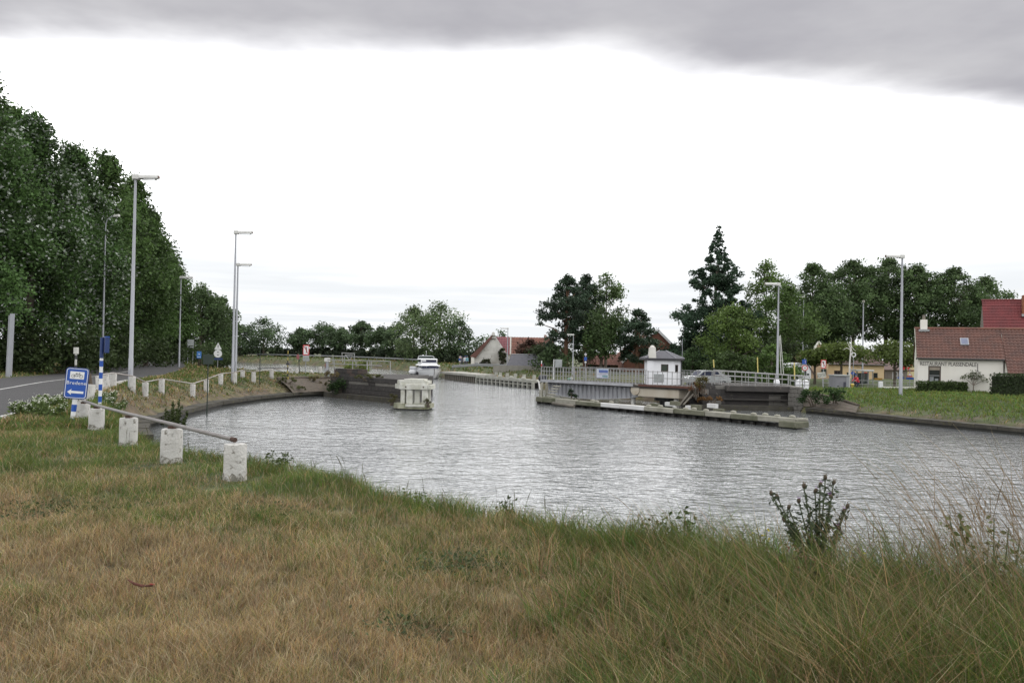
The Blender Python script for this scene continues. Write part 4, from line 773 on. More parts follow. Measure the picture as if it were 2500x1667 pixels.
# ================================================================ quays, abutments, fenders, boat
STONE = mat('quay_stone', (0.06, 0.055, 0.045), 0.9, 0.5, 1.6, 0.7, col2=(0.03, 0.028, 0.022), spot=(0.085, 0.08, 0.03), spot_at=0.56, bscale=10)
WETST = mat('wet_quay', (0.035, 0.035, 0.03), 0.5, 0.4, 1.0, 0.5)
def along(P, step):
    P = [Vector((*q, 0)) for q in P]; out_ = []; 
    for a, b in zip(P, P[1:]):
        n = max(1, round((b - a).length / step))
        for i in range(n): out_.append((a.lerp(b, i / n), a.lerp(b, (i + 1) / n)))
    return out_
def quay(label, P, ztop, step=1.25, inward=1, wid=0.75, ledge=True):
    o = thing('quay_wall', label, 'quay wall', (P[0][0], P[0][1], WATER)); o['kind'] = 'thing'; L0 = o.location; wl = MB()
    for i, (a, b) in enumerate(along(P, step)):
        t = (b - a).normalized(); n = Vector((-t.y, t.x, 0)) * inward; g = 0.012; a2, b2 = a + t * g, b - t * g; dz_ = rng.uniform(-0.02, 0.02); dn = rng.uniform(-0.015, 0.015)
        f = lambda p_, k, z: Vector((p_.x, p_.y, 0)) + n * k + Vector((0, 0, z)) - L0
        s = MB(); zb_ = ztop - 0.22
        s.add([f(a2, -0.10 + dn, zb_), f(b2, -0.10 + dn, zb_), f(b2, wid, zb_), f(a2, wid, zb_), f(a2, -0.08 + dn, ztop + dz_), f(b2, -0.08 + dn, ztop + dz_), f(b2, wid, ztop + dz_), f(a2, wid, ztop + dz_)], [(0, 3, 2, 1), (4, 5, 6, 7), (0, 1, 5, 4), (1, 2, 6, 5), (2, 3, 7, 6), (3, 0, 4, 7)])
        obj('coping_stone', s, STONE, o)
        if i % 2 == 0: wl.add([f(a, 0.0, WATER - 0.5), f(b, 0.0, WATER - 0.5), f(b, 0.0, zb_ + 0.02), f(a, 0.0, zb_ + 0.02)], [(0, 1, 2, 3)])
        else: wl.add([f(a, 0.001, WATER - 0.5), f(b, 0.001, WATER - 0.5), f(b, 0.001, zb_ + 0.02), f(a, 0.001, zb_ + 0.02)], [(0, 1, 2, 3)])
    obj('wall_face', wl, WETST, o); return o
quay('low mossy stone quay curving below the bollard slope', [(-14.0, 32.4), (-15.3, 35), (-17, 39), (-17.9, 45.6), (-18.6, 53.5), (-18.1, 60), (-16.8, 66.0), (-15.4, 68.4)], -1.84, inward=1)
quay('low dark stone quay below the restaurant grass', [(20.9, 58.8), (24.3, 50.2), (27.3, 44.3), (29.2, 38), (33, 25)], -1.86, inward=1)

# ---- block-built abutments
BLOCK = mat('dark_block_stone', (0.06, 0.054, 0.05), 0.92, 0.5, 0.9, 0.9, col2=(0.035, 0.033, 0.033), spot=(0.16, 0.14, 0.12), spot_at=0.62, bscale=9)
BLOCKL = mat('pale_block_stone', (0.20, 0.19, 0.175), 0.92, 0.45, 0.9, 0.9, col2=(0.10, 0.095, 0.085), bscale=9)
RUBBLE = mat('brick_revetment', (0.115, 0.09, 0.075), 0.95, 0.6, 4.0, 1.0, col2=(0.06, 0.055, 0.042), spot=(0.13, 0.115, 0.06), spot_at=0.55, bscale=16)
def blocks(o, a, b, z0, z1, course, length, mats_, th=0.35, seed=0, base=(0, 0, 0)):
    rr = random.Random(seed); a = Vector((*a, 0)); b = Vector((*b, 0)); t = (b - a).normalized(); n = Vector((t.y, -t.x, 0)); Ln = (b - a).length; z = z0; row = 0; ang = math.atan2(t.y, t.x); cache = {}
    while z < z1 - 0.05:
        hh = min(course, z1 - z); x = -(length * 0.5 if row % 2 else 0)
        while x < Ln - 0.02:
            xa, xb = max(x, 0), min(x + length, Ln); x += length
            if xb - xa < 0.12: continue
            key = (round(xb - xa, 2), round(hh, 2), rr.randrange(3))
            if key not in cache: s = MB(); s.cbox(0.008, xb - xa - 0.008, -th, rr.uniform(-0.01, 0.02), 0.008, hh - 0.008, 0.02); cache[key] = s.mesh('block', rr.choice(mats_))
            q = a + t * xa; put('block', cache[key], o, (q.x - base[0], q.y - base[1], z - base[2]), (0, 0, ang))
        z += hh; row += 1
A0, A1 = (-14.6, 68.3), (-7.6, 60.6)      # face of the left abutment
o = thing('stone_abutment', 'dark block built abutment at the end of the spit, topped by railings', 'abutment', (A0[0], A0[1], WATER)); B0 = o.location
P_ = lambda x, y: (x - B0.x, y - B0.y)
def swap_face(o, a, b, *ar_, **k): blocks(o, a, b, *ar_, **k)
t = Vector((A1[0] - A0[0], A1[1] - A0[1], 0)).normalized(); nrm = Vector((t.y, -t.x, 0))
core = MB(); pc = [A0, A1, (-7.5, 76), (-13.5, 77.0)]; core.slab([P_(x + (0.1 if x < -10 else -0.06), y + 0.15) for x, y in pc], -0.4, -0.58 - WATER); obj('core', core, BLOCK, o)
blocks(o, A0, A1, WATER - 0.3, -0.86, 0.36, 0.95, [BLOCK, BLOCK, BLOCKL], 0.3, 1, B0)
blocks(o, A0, A1, -0.86, -0.48, 0.38, 1.35, [BLOCK], 0.34, 2, B0)
blocks(o, A1, (-7.4, 75.5), WATER - 0.3, -0.6, 0.4, 1.1, [BLOCK], 0.3, 3, B0)
REDST = mat('red_brown_masonry', (0.10, 0.068, 0.058), 0.95, 0.5, 2.0, 0.9, col2=(0.06, 0.05, 0.045))
a0_, a1_ = at(828, 905, 67.8), at(898, 905, 65.2); blocks(o, (a0_.x, a0_.y), (a1_.x, a1_.y), -0.58, at(860, 900, 66.5).z, 0.3, 0.7, [REDST, REDST, BLOCK], 0.5, 9, B0)
b = MB(); e = nrm * 0.9; b.slab([P_(A0[0] - 0.2, A0[1]), P_(A0[0] + e.x, A0[1] + e.y), P_(A1[0] + e.x, A1[1] + e.y), P_(*A1)], -0.2, 0.38); obj('mossy_ledge', b, STONE, o)
# sloping brick revetment beside it
o = thing('brick_revetment', 'sloping red brown brick revetment joining the quay to the abutment', 'revetment', (-16, 66, WATER)); b = MB()
rv = [(-17.0, 64.9), (-16.4, 66.6), (-15.1, 68.4)]; top = [(-18.9, 67.2), (-17.6, 69.4), (-15.2, 71.4)]
vs = []; 
for i in range(9):
    f_ = i / 8; k = min(int(f_ * 2), 1); g_ = f_ * 2 - k; a = np.array(rv[k]) * (1 - g_) + np.array(rv[k + 1]) * g_; c = np.array(top[k]) * (1 - g_) + np.array(top[k + 1]) * g_
    for j in range(5): q = a + (c - a) * j / 4; vs.append((q[0] + 16 + rng.uniform(-.03, .03), q[1] - 66 + rng.uniform(-.03, .03), 0.40 + (1.0) * (j / 4) ** 0.8 + rng.uniform(-.03, .03)))
b.add(vs, [(i * 5 + j, (i + 1) * 5 + j, (i + 1) * 5 + j + 1, i * 5 + j + 1) for i in range(8) for j in range(4)]); obj('facing', b, RUBBLE, o, True)
b = MB(); b.tube([Vector(vs[i * 5 + 4]) + Vector((0, 0, 0.02)) for i in range(9)], 0.13, 6); obj('edge_course', b, RUBBLE, o)
def shrub(name, label, p, r, h, base, leaf=0.16, K=14, nper=60, hue=None, group=None, cat='shrub'): return bush(name, label, p, r, h, base, cat, group, leaf, K, nper, hue)
shrub('ivy_shrub', 'dark green shrub growing on the abutment ledge', Vector((-13.6, 66.5, WATER + 0.35)), 1.1, 1.15, (0.035, 0.07, 0.02), 0.15, 18, 80)
shrub('green_shrub', 'bright yellow green shrub behind the abutment railing', Vector((-13.0, 71.5, -0.6)), 1.6, 1.15, (0.11, 0.15, 0.03), 0.16, 22, 70, (0.16, 0.19, 0.03))
for i, (x, y, r_, h_, lb) in enumerate(((905, 911, 0.9, 0.35, 'low weeds on top of the abutment, towards the channel'), (812, 912, 0.9, 0.5, 'dry yellow weeds at the landward end of the abutment'), (930, 915, 0.7, 0.3, 'thin weeds at the outer edge of the abutment'))):
    shrub('abutment_weed', lb, Vector((at(x, y, 66 - i % 2).x, 66 - i % 2 - (2.4 if x > 880 else 0), -0.56)), r_, h_, (0.10, 0.105, 0.04) if i != 1 else (0.15, 0.12, 0.05), 0.09, 12, 45)
for i, (x, y, z, lb) in enumerate(((-17.9, 66.6, 1.15, 'olive weeds overhanging the brick slope, landward'), (-16.6, 69.4, 1.2, 'dry grass tuft at the top of the brick slope'), (-16.9, 66.0, 0.5, 'moss green weeds low on the brick slope'), (-15.6, 69.4, 0.75, 'weeds between brick slope and abutment'))):
    shrub('slope_weed', lb, Vector((x, y, WATER + z)), 0.85, 0.38, (0.085, 0.095, 0.035) if i % 2 == 0 else (0.14, 0.12, 0.05), 0.09, 14, 50)
# railings on the abutment
RAILM = mat('grey_rail_paint', (0.32, 0.33, 0.335), 0.6, 0.4, 2.0, col2=(0.20, 0.18, 0.165))
def seg(o, name, a, b, r, n=6, base=None, m_=None): q = MB(); q.tube([Vector(a) - base, Vector(b) - base], r, n); return obj(name, q, m_ or RAILM, o)
def px_frame(name, label, segs, d, ref, r=0.035, cat='railing'):
    """railing measured in the photograph: list of (part, x0,y0,x1,y1, d0, d1)"""
    p = at(*ref); o = thing(name, label, cat, p)
    for s in segs:
        d0 = s[5] if len(s) > 5 else d; d1 = s[6] if len(s) > 6 else d0; seg(o, s[0], at(s[1], s[2], d0), at(s[3], s[4], d1), r, 6, p)
    return o
px_frame('railing', 'long low grey railing along the abutment edge', [('top_rail', 800, 878, 953, 882, 69, 62), ('mid_rail', 800, 888, 868, 890, 69, 66)] + [('post', x, y0, x, y1, d, d) for x, y0, y1, d in ((816, 878, 911, 68.3), (861, 880, 912, 66), (953, 882, 914, 62), (897, 880, 903, 64.5))], 66, (870, 912, 66))
px_frame('railing', 'tall square grey gate frame standing on the abutment', [('top_rail', 834, 861.5, 865.5, 863, 72), ('post', 835, 862, 836, 884, 72), ('post', 865, 863, 865, 884, 72), ('diagonal', 842, 866, 852, 877, 72), ('diagonal', 861, 866, 855, 877, 72), ('cross_bar', 843, 866, 861, 866.5, 72)], 72, (850, 890, 72))
px_frame('railing', 'lower square grey gate frame left of the tall frame', [('top_rail', 813, 869, 841, 870, 73), ('post', 813, 869, 813, 890, 73), ('post', 841, 870, 841, 890, 73)], 73, (827, 890, 73))
px_frame('railing', 'short double grey railing with close posts at the water side', [('mid_rail', 866, 890, 932, 893, 67, 65), ('post', 869, 881, 869, 896, 67), ('post', 896, 880, 896, 902, 66), ('post', 903, 882, 903, 901, 66), ('post', 907, 882, 907, 901, 66)], 66, (896, 902, 66))
p = on(798, 912, 71); p.z = -0.62; o = thing('control_cabinet', 'grey steel control cabinet with a pale head beside the abutment', 'cabinet', p); b = MB(); b.cbox(-0.18, 0.18, -0.15, 0.15, -0.1, 0.55, 0.015); obj('body', b, SGREY, o); b = MB(); b.tube([(0, 0, 0.55), (0, 0, 1.15)], 0.13, 10); obj('column', b, GALV, o); b = MB(); b.cbox(-0.22, 0.24, -0.17, 0.17, 1.15, 1.48, 0.03); obj('head', b, LAMPC, o); b = MB(); b.box(-0.15, -0.131, -0.06, 0.06, 0.65, 1.0); obj('red_flag', b, RED, o)

# ---- white concrete guide fender standing in the channel
p = gz(1012, 1000, WATER); o = thing('guide_fender', 'white concrete fender on pillars standing in the channel mouth', 'fender', p, R(-6)); o.scale = (0.9, 0.9, 0.95); 
FW = mat('stained_white_concrete', (0.58, 0.58, 0.54), 0.85, 0.5, 2.2, 0.5, col2=(0.36, 0.36, 0.29), spot=(0.16, 0.17, 0.08), spot_at=0.64, bscale=14)
FWB = mat('mossy_concrete', (0.38, 0.38, 0.29), 0.9, 0.6, 1.4, 0.6, col2=(0.10, 0.11, 0.05), spot=(0.14, 0.09, 0.05), spot_at=0.6)
b = MB(); b.slab([(-1.05, -0.65), (0.95, -0.75), (1.12, -0.55), (1.12, 1.6), (-1.0, 1.7), (-1.75, 0.6), (-1.6, 0.1)], 0.10, 0.42); obj('base_slab', b, FWB, o)
b = MB(); b.slab([(-0.95, -0.5), (0.9, -0.6), (1.0, 1.5), (-0.9, 1.6), (-1.5, 0.5)], -0.6, 0.10); obj('submerged_foot', b, WETST, o)
b = MB(); b.cbox(-0.52, 0.90, -0.80, -0.68, 0.24, 0.42, 0.02); obj('front_kerb', b, FW, o)
for i, (x, w_) in enumerate(((-0.80, 0.30), (-0.30, 0.44), (0.22, 0.40), (0.82, 0.40))):
    b = MB(); b.cbox(x - w_ / 2, x + w_ / 2, -0.48 + (0.25 if i == 2 else 0), 0.0, 0.42, 1.44, 0.025); obj('pillar', b, FW, o)
for x, w_ in ((-0.85, 0.3), (-0.05, 0.3), (0.75, 0.3)): b = MB(); b.cbox(x - w_ / 2, x + w_ / 2, 1.0, 1.35, 0.42, 1.44, 0.025); obj('pillar', b, FW, o)
b = MB(); b.cbox(-1.02, 1.05, -0.58, -0.24, 1.42, 1.78, 0.02); obj('front_beam', b, FW, o)
b = MB(); M_ = Matrix.Translation((-1.02, -0.56, 0)) @ Matrix.Rotation(R(118), 4, 'Z'); b.box(0, 1.3, -0.3, 0.0, 1.44, 1.76, M_); obj('angled_beam', b, FW, o)
b = MB(); b.cbox(1.06, 1.28, -0.52, 1.2, 1.44, 1.76, 0.02); obj('side_beam', b, FW, o)
b = MB(); b.slab([(-1.0, -0.45), (0.98, -0.45), (0.98, 1.3), (-0.8, 1.4), (-1.45, 0.5)], 1.78, 2.02); obj('top_slab', b, FW, o)
b = MB(); b.slab([(-0.75, -0.38), (0.75, -0.38), (0.7, 1.1), (-0.6, 1.2)], 2.02, 2.13); obj('cap_slab', b, FW, o)
for x in (-0.55, 0.75): b = MB(); b.tube([(x, -0.585, 1.6), (x, -0.62, 1.6)], 0.05, 8); obj('bolt', b, RUST, o)
shrub('ledge_weed', 'tuft of dry weeds growing at the foot of the white fender', p + Vector((0.9, -0.7, 0.42)), 0.32, 0.4, (0.09, 0.09, 0.045), 0.06, 8, 40)
shrub('ledge_weed', 'olive weed clump between the abutment and white fender', p + Vector((-1.5, 0.3, 0.42)), 0.45, 0.55, (0.10, 0.095, 0.04), 0.08, 10, 50)

# ---- motor cruiser
p = gz(1046, 922, WATER); o = thing('motor_yacht', 'white motor cruiser with a fly bridge moored at the far quay', 'boat', p, R(180 + 14)); o.scale = (0.84,) * 3
GEL = mat('gelcoat_white', (0.74, 0.75, 0.77), 0.25, 0.08, 1.0, col2=(0.6, 0.61, 0.63)); GELG = mat('gelcoat_grey', (0.50, 0.51, 0.54), 0.3, 0.1, 1.0); TINT = mat('tinted_glass', (0.025, 0.03, 0.06), 0.08, 0.2, 1.5); BLK = mat('boat_black', (0.012, 0.012, 0.016), 0.5, 0.1)
Ln = 11.0; bm_ = 1.95; st = []; nst = 13                       # hull: stations from stern (y=0) to bow (y=Ln), local +Y is the bow
for i in range(nst):
    f_ = i / (nst - 1); y = f_ * Ln; hb = bm_ * (1 - max(0, (f_ - 0.45) / 0.55) ** 2.3) if f_ > 0.45 else bm_ * (0.93 + 0.07 * f_ / 0.45); hb = max(hb, 0.06); wl_ = hb * (0.86 - 0.45 * f_ ** 3); sh = 1.15 + 0.55 * f_ ** 2
    st.append([(-hb, y + (0.5 * f_ ** 4), sh), (-hb * 0.98, y + 0.4 * f_ ** 4, sh * 0.72), (-wl_, y, 0.05), (-wl_ * 0.6, y - 0.2 * f_, -0.4), (wl_ * 0.6, y - 0.2 * f_, -0.4), (wl_, y, 0.05), (hb * 0.98, y + 0.4 * f_ ** 4, sh * 0.72), (hb, y + (0.5 * f_ ** 4), sh)])
b = MB(); vs = [q for s in st for q in s]; b.add([(x, y - 5, z) for x, y, z in vs], [(i * 8 + j, i * 8 + j + 1, (i + 1) * 8 + j + 1, (i + 1) * 8 + j) for i in range(nst - 1) for j in range(7)] + [tuple(range(8))]); hull = obj('hull', b, GEL, o, True)
b = MB(); b.add([(x * 0.97, y - 5, z - 0.03) for s in st for (x, y, z) in (s[0], s[7])], [(2 * i, 2 * i + 1, 2 * i + 3, 2 * i + 2) for i in range(nst - 1)]); obj('deck', b, GELG, o)
for sd_, sl in ((0, 'port'), (7, 'starboard')):
    b = MB(); b.tube([(s[sd_][0] * 1.005, s[sd_][1] - 5, s[sd_][2]) for s in st], 0.06, 6); obj('rub_rail', b, GELG, hull)
    b = MB(); b.tube([(s[sd_ and 5 or 2][0] * 1.01, s[2][1] - 5, 0.07) for s in st], 0.05, 6); obj('boot_stripe', b, BLK, hull)
for x in (-0.55, -0.1, 0.35): b = MB(); q = st[9]; b.lathe([(0.09, -0.03), (0.09, 0.03)], 10); pt = obj('porthole', b, BLK, hull, loc=(-q[0][0] * -0.9, q[0][1] - 5 + x * 2.2, 1.1), rot=(0, R(80), 0))
def house(name, x0, x1, y0, y1, z0, z1, inset_f, inset_s, m_, par):
    b = MB(); vs = [(-x1, y0, z0), (x1, y0, z0), (x1, y1, z0), (-x1, y1, z0), (-x1 + inset_s, y0 + 0.1, z1), (x1 - inset_s, y0 + 0.1, z1), (x1 - inset_s, y1 - inset_f, z1), (-x1 + inset_s, y1 - inset_f, z1)]
    b.add(vs, [(0, 3, 2, 1), (4, 5, 6, 7), (0, 1, 5, 4), (1, 2, 6, 5), (2, 3, 7, 6), (3, 0, 4, 7)]); return obj(name, b, m_, par)
cab = house('cabin', 0, 1.55, -4.6, 2.6, 1.15, 1.68, 0.7, 0.12, GEL, o); house('cabin_window', 0, 1.46, -4.3, 2.32, 1.68, 2.08, 0.5, 0.1, TINT, cab); house('cabin_roof', 0, 1.68, -4.6, 2.15, 2.08, 2.24, 0.15, 0.1, GEL, cab)
up = house('wheelhouse', 0, 1.4, -4.2, 0.9, 2.24, 2.62, 0.3, 0.08, GEL, o); house('windscreen', 0, 1.3, -3.9, 0.68, 2.62, 3.12, 0.45, 0.1, TINT, up); house('roof', 0, 1.45, -4.2, 0.5, 3.12, 3.3, 0.2, 0.1, GEL, up)
for x in (-1.3, 1.3): b = MB(); b.box(x - 0.06, x + 0.06, -0.2, 0.62, 2.62, 3.12); obj('window_post', b, GEL, up)
b = MB(); b.box(0.55, 1.2, 0.34, 0.37, 2.68, 3.05, Matrix.Translation((0, 0.14, 0))); obj('curtain', b, SWHITE, up)
b = MB(); b.tube([(-1.42, -3.2, 3.2), (-1.35, -3.3, 3.62), (-1.1, -3.3, 3.72), (1.1, -3.3, 3.72), (1.35, -3.3, 3.62), (1.42, -3.2, 3.2)], 0.06, 8); arch = obj('radar_arch', b, GELG, o); b = MB(); b.box(-1.25, 1.25, -3.34, -3.3, 3.3, 3.64); obj('canvas', b, mat('dark_canvas', (0.03, 0.045, 0.04), 0.9), o)
b = MB(); b.tube([(0, -3.3, 3.72), (0, -3.3, 4.4)], [0.05, 0.02], 6); obj('mast', b, GELG, arch); b = MB(); b.lathe([(0.02, 0), (0.07, 0.05), (0.07, 0.12), (0.02, 0.17)], 8, (0, -3.3, 4.4)); obj('mast_light', b, LENS, arch); b = MB(); b.lathe([(0.13, 0), (0.12, 0.12), (0.03, 0.18)], 10, (0.55, -3.3, 3.76)); obj('dome_aerial', b, GEL, arch)
b = MB(); pts = [(s[0][0] * 0.93, s[0][1] - 5, s[0][2] + 0.55) for s in st[5:]] + [(s[7][0] * 0.93, s[7][1] - 5, s[7][2] + 0.55) for s in st[:4:-1]]; b.tube(pts, 0.025, 5); obj('bow_rail', b, GALV, o)
for i in (6, 8, 10, 11):
    for j in (0, 7): s = st[i][j]; b = MB(); b.tube([(s[0] * 0.95, s[1] - 5, s[2]), (s[0] * 0.93, s[1] - 5, s[2] + 0.55)], 0.02, 5); obj('stanchion', b, GALV, o)
b = MB(); b.lathe([(0.05, 0.0), (0.2, 0.08), (0.24, 0.3), (0.2, 0.55), (0.05, 0.62)], 10); obj('fender_ball', b, BLK, o, True, (2.15, 1.6, 0.45))
b = MB(); b.lathe([(0.05, 0.0), (0.16, 0.06), (0.18, 0.3), (0.14, 0.5), (0.04, 0.55)], 10); obj('fender_ball', b, BLK, o, True, (2.3, 0.4, 0.1))
p2 = p + Vector((-2.6, 2.2, 0)); d_ = thing('dinghy', 'small white dinghy with a black outboard beside the cruiser', 'boat', p2, R(185)); b = MB(); b.cbox(-0.55, 0.5, -1.2, 1.2, 0.45, 1.05, 0.15); obj('hull', b, GEL, d_, True)
b = MB(); b.cbox(-0.6, 0.45, -0.9, -0.2, 1.05, 1.55, 0.1); obj('cover', b, GELG, d_); 
for x in (-0.35, 0.1): b = MB(); b.cbox(x - 0.1, x + 0.1, -0.2, 0.2, -0.35, 0.75, 0.05); obj('outboard_leg', b, BLK, d_)

# ---- far quay: weathered concrete deck on piles, white fender frame, railing
WOODP = mat('weathered_pile', (0.17, 0.155, 0.13), 0.95, 0.4, 1.0, 0.6, col2=(0.07, 0.065, 0.055))
q0, q1, q2 = gz(1085, 925, WATER), gz(1163, 934, WATER), gz(1300, 948, WATER)
o = thing('pile_quay', 'grey pile quay beside the bow of the cruiser', 'quay', q0); a, b_ = Vector((0, 0, 0)), q1 - q0; t = (b_ - a).normalized(); n = Vector((-t.y, t.x, 0)); Lq = (b_ - a).length; ang = math.atan2(t.y, t.x)
b = MB(); b.box(-1.5, Lq, -0.1, 3.0, 0.72, 1.02, Matrix.Rotation(ang, 4, 'Z')); obj('deck_slab', b, mat('pale_quay_concrete', (0.40, 0.39, 0.35), 0.9, 0.4, 0.8, 0.4), o); b = MB(); b.box(-1.5, Lq, 0.7, 0.9, -0.6, 0.72, Matrix.Rotation(ang, 4, 'Z')); obj('sheet_wall', b, WETST, o)
pm = MB(); pm.cbox(-0.13, 0.13, -0.05, 0.25, -0.5, 0.72, 0.03); pm = pm.mesh('pile', WOODP)
for i in range(int(Lq / 0.75)): put('pile', pm, o, t * (0.3 + i * 0.75), (0, 0, ang))
FW = mat('grey_white_concrete', (0.38, 0.38, 0.345), 0.9, 0.5, 1.4, 0.5, col2=(0.24, 0.24, 0.20)); o = thing('fender_quay', 'pale grey concrete fender quay of square bays at the far channel side', 'quay', q1); b_ = q2 - q1; t = b_.normalized(); Lq = b_.length; ang = math.atan2(t.y, t.x); RM = Matrix.Rotation(ang, 4, 'Z')
b = MB(); b.box(0, Lq, -0.12, 0.5, 0.60, 0.92, RM); obj('top_beam', b, FW, o); b = MB(); b.box(0, Lq, 0.5, 3.2, 0.66, 0.8, RM); obj('walkway', b, FW, o); b = MB(); b.box(0, Lq, 0.75, 0.9, -0.6, 0.6, RM); obj('sheet_wall', b, WETST, o); b = MB(); b.box(0, Lq, -0.05, 0.12, 0.26, 0.38, RM); obj('waling', b, FW, o)
pm = MB(); pm.cbox(-0.16, 0.16, -0.10, 0.2, -0.5, 0.6, 0.02); pm = pm.mesh('pillar', FW); nq = 13
for i in range(nq + 1): put('pillar', pm, o, t * (Lq * i / nq), (0, 0, ang))
pm = MB(); pm.cbox(-0.17, 0.17, -0.15, 0.15, 0.8, 1.32, 0.02); pm = pm.mesh('guard_post', FW)
nv = Vector((-t.y, t.x, 0))
for i, f_ in enumerate((0.02, 0.1, 0.23, 0.38, 0.53, 0.70, 0.88)): put('guard_post', pm, o, t * (Lq * f_) + nv * 2.6, (0, 0, ang))
pm = MB(); pm.lathe([(0.28, 0), (0.3, 0.1), (0.2, 0.22), (0.05, 0.26)], 10); pm = pm.mesh('mooring_cap', FW)
for f_ in (0.18, 0.42, 0.62, 0.82): put('mooring_cap', pm, o, t * (Lq * f_) + nv * 0.25 + Vector((0, 0, 0.92)))
# guard rail along the far bank road
GRAIL = mat('guard_rail_grey', (0.24, 0.25, 0.255), 0.5, 0.2, 1.0, metal=0.3)
def guard_rail(label, pts, zr=0.55, step=4.0, th=0.3):
    o = thing('guard_rail', label, 'guard rail', pts[0]); L0 = Vector(pts[0]); Ps = [Vector(q) for q in pts]; b = MB()
    for a, c in zip(Ps, Ps[1:]):
        t = (c - a).normalized(); n = Vector((t.y, -t.x, 0)) * 0.03
        prof = [(-th / 2, 0), (-th * 0.25, 0.05), (0, 0.0), (th * 0.25, 0.05), (th / 2, 0)]
        for (h0, k0), (h1, k1) in zip(prof, prof[1:]): b.add([a - L0 + n + n * (k0 * 20) + Vector((0, 0, zr + h0)), c - L0 + n + n * (k0 * 20) + Vector((0, 0, zr + h0)), c - L0 + n + n * (k1 * 20) + Vector((0, 0, zr + h1)), a - L0 + n + n * (k1 * 20) + Vector((0, 0, zr + h1))], [(0, 1, 2, 3)])
    obj('beam', b, GRAIL, o); pm = MB(); pm.box(-0.05, 0.05, 0.0, 0.08, -0.4, zr + th / 2); pm = pm.mesh('post', GRAIL)
    for a, c in zip(Ps, Ps[1:]):
        n = max(1, int((c - a).length / step))
        for i in range(n): put('post', pm, o, a.lerp(c, i / n) - L0)
    return o
fp = lambda x, y, d: Vector((at(x, y, d).x, d, gzs(at(x, y, d).x, d)))
guard_rail('long thin guard rail on the far bank below the trees', [fp(560, 880, 232), fp(700, 880, 218), fp(800, 880, 208), fp(900, 880, 194), fp(985, 880, 176), fp(1030, 880, 166)], 0.6, 5.0, 0.26)
guard_rail('grey guard rail in front of the old barn', [fp(1104, 895, 126), fp(1165, 898, 119), fp(1245, 905, 113)], 0.55, 4.0, 0.38)
# ================================================================ swing bridge parked along the bank, its fender and the right abutment
GIRD = mat('girder_grey', (0.42, 0.43, 0.455), 0.6, 0.4, 1.2, col2=(0.25, 0.25, 0.265), spot=(0.14, 0.09, 0.07), spot_at=0.66)
DECKM = mat('bridge_deck_dark', (0.06, 0.055, 0.05), 0.9, 0.4, 1.5); RUSTC = mat('rust_streaked_concrete', (0.50, 0.46, 0.39), 0.9, 0.4, 0.9, 0.4, col2=(0.34, 0.28, 0.20), spot=(0.20, 0.09, 0.04), spot_at=0.62, streak=True)
A = at(1321, 927, 70); DZ = A.z; Bp = at(1690, 941, 60); Bp.z = DZ
u_ = (Bp - A); u_.z = 0; LB = u_.length; u_.normalize(); v_ = Vector((-u_.y, u_.x, 0)); angb = math.atan2(u_.y, u_.x)
br = thing('swing_bridge', 'grey steel swing bridge turned open along the bank, with gridded railings', 'bridge', A, angb)
def bu(x, d_=0):                                       # distance along the bridge where the line of sight of photo column x crosses its near edge
    r = ray(x, 930); den = r.x * -u_.y + r.y * u_.x; k = (A.x * -u_.y + A.y * u_.x - (EYE.x * -u_.y + EYE.y * u_.x)) / den; q = EYE + r * k; return (q - A).dot(u_)
ug = bu(1546)
b = MB(); b.box(0, LB, 0.0, 4.4, -0.22, -0.03); obj('deck', b, DECKM, br)
b = MB(); b.box(-0.02, ug, -0.08, -0.002, -0.17, 0.05); obj('edge_beam', b, GIRD, br); b = MB(); b.box(0.0, ug, -0.05, -0.003, -0.19, -0.172); obj('edge_flange', b, DECKM, br)
b = MB(); bt = [(0.5, -1.10), (bu(1392), -1.32), (bu(1445), -1.33), (bu(1531), -1.08), (ug + 0.3, -0.90)]; tpz = [(ug - 0.4, -0.26), (0.35, -0.24)]
b.prism(bt + tpz, 0.42, 0.47); gd_ = obj('girder', b, GIRD, br); b = MB(); b.prism(bt + tpz, 3.6, 3.65); obj('girder', b, GIRD, br)
b = MB()
for (x0, z0), (x1, z1) in zip(bt, bt[1:]): b.add([(x0, 0.22, z0 - 0.03), (x1, 0.22, z1 - 0.03), (x1, 0.66, z1 - 0.03), (x0, 0.66, z0 - 0.03), (x0, 0.22, z0), (x1, 0.22, z1), (x1, 0.66, z1), (x0, 0.66, z0)], [(0, 1, 2, 3), (7, 6, 5, 4), (0, 4, 5, 1), (1, 5, 6, 2), (2, 6, 7, 3), (3, 7, 4, 0)])
obj('bottom_flange', b, GIRD, gd_)
x = 0.75
while x < ug - 0.15:
    zb_ = float(np.interp(x, [q[0] for q in bt], [q[1] for q in bt])); b = MB(); b.add([(x - 0.012, 0.418, zb_), (x + 0.012, 0.418, zb_), (x + 0.012, 0.418, -0.25), (x - 0.012, 0.418, -0.25), (x - 0.012, 0.30, zb_), (x + 0.012, 0.30, zb_), (x + 0.012, 0.08, -0.25), (x - 0.012, 0.08, -0.25)], [(0, 1, 2, 3), (7, 6, 5, 4), (0, 4, 5, 1), (1, 5, 6, 2), (2, 6, 7, 3), (3, 7, 4, 0)]); obj('stiffener', b, GIRD, gd_); x += 0.43
b = MB(); b.cbox(ug + 0.28, bu(1655), 0.15, 3.9, -0.92, -0.25, 0.05); obj('counterweight', b, RUSTC, br); b = MB(); b.lathe([(0.40, -0.3), (0.42, 0.0), (0.40, 0.3)], 18); obj('round_end', b, RUSTC, br, True, (ug + 0.12, 0.36, -0.42), (R(90), 0, 0))
b = MB(); b.box(ug + 0.5, LB - 0.3, -0.06, 0.1, -0.12, 0.03); obj('rusty_kerb', b, mat('rusty_red_steel', (0.13, 0.06, 0.045), 0.85, 0.4, 2), br)
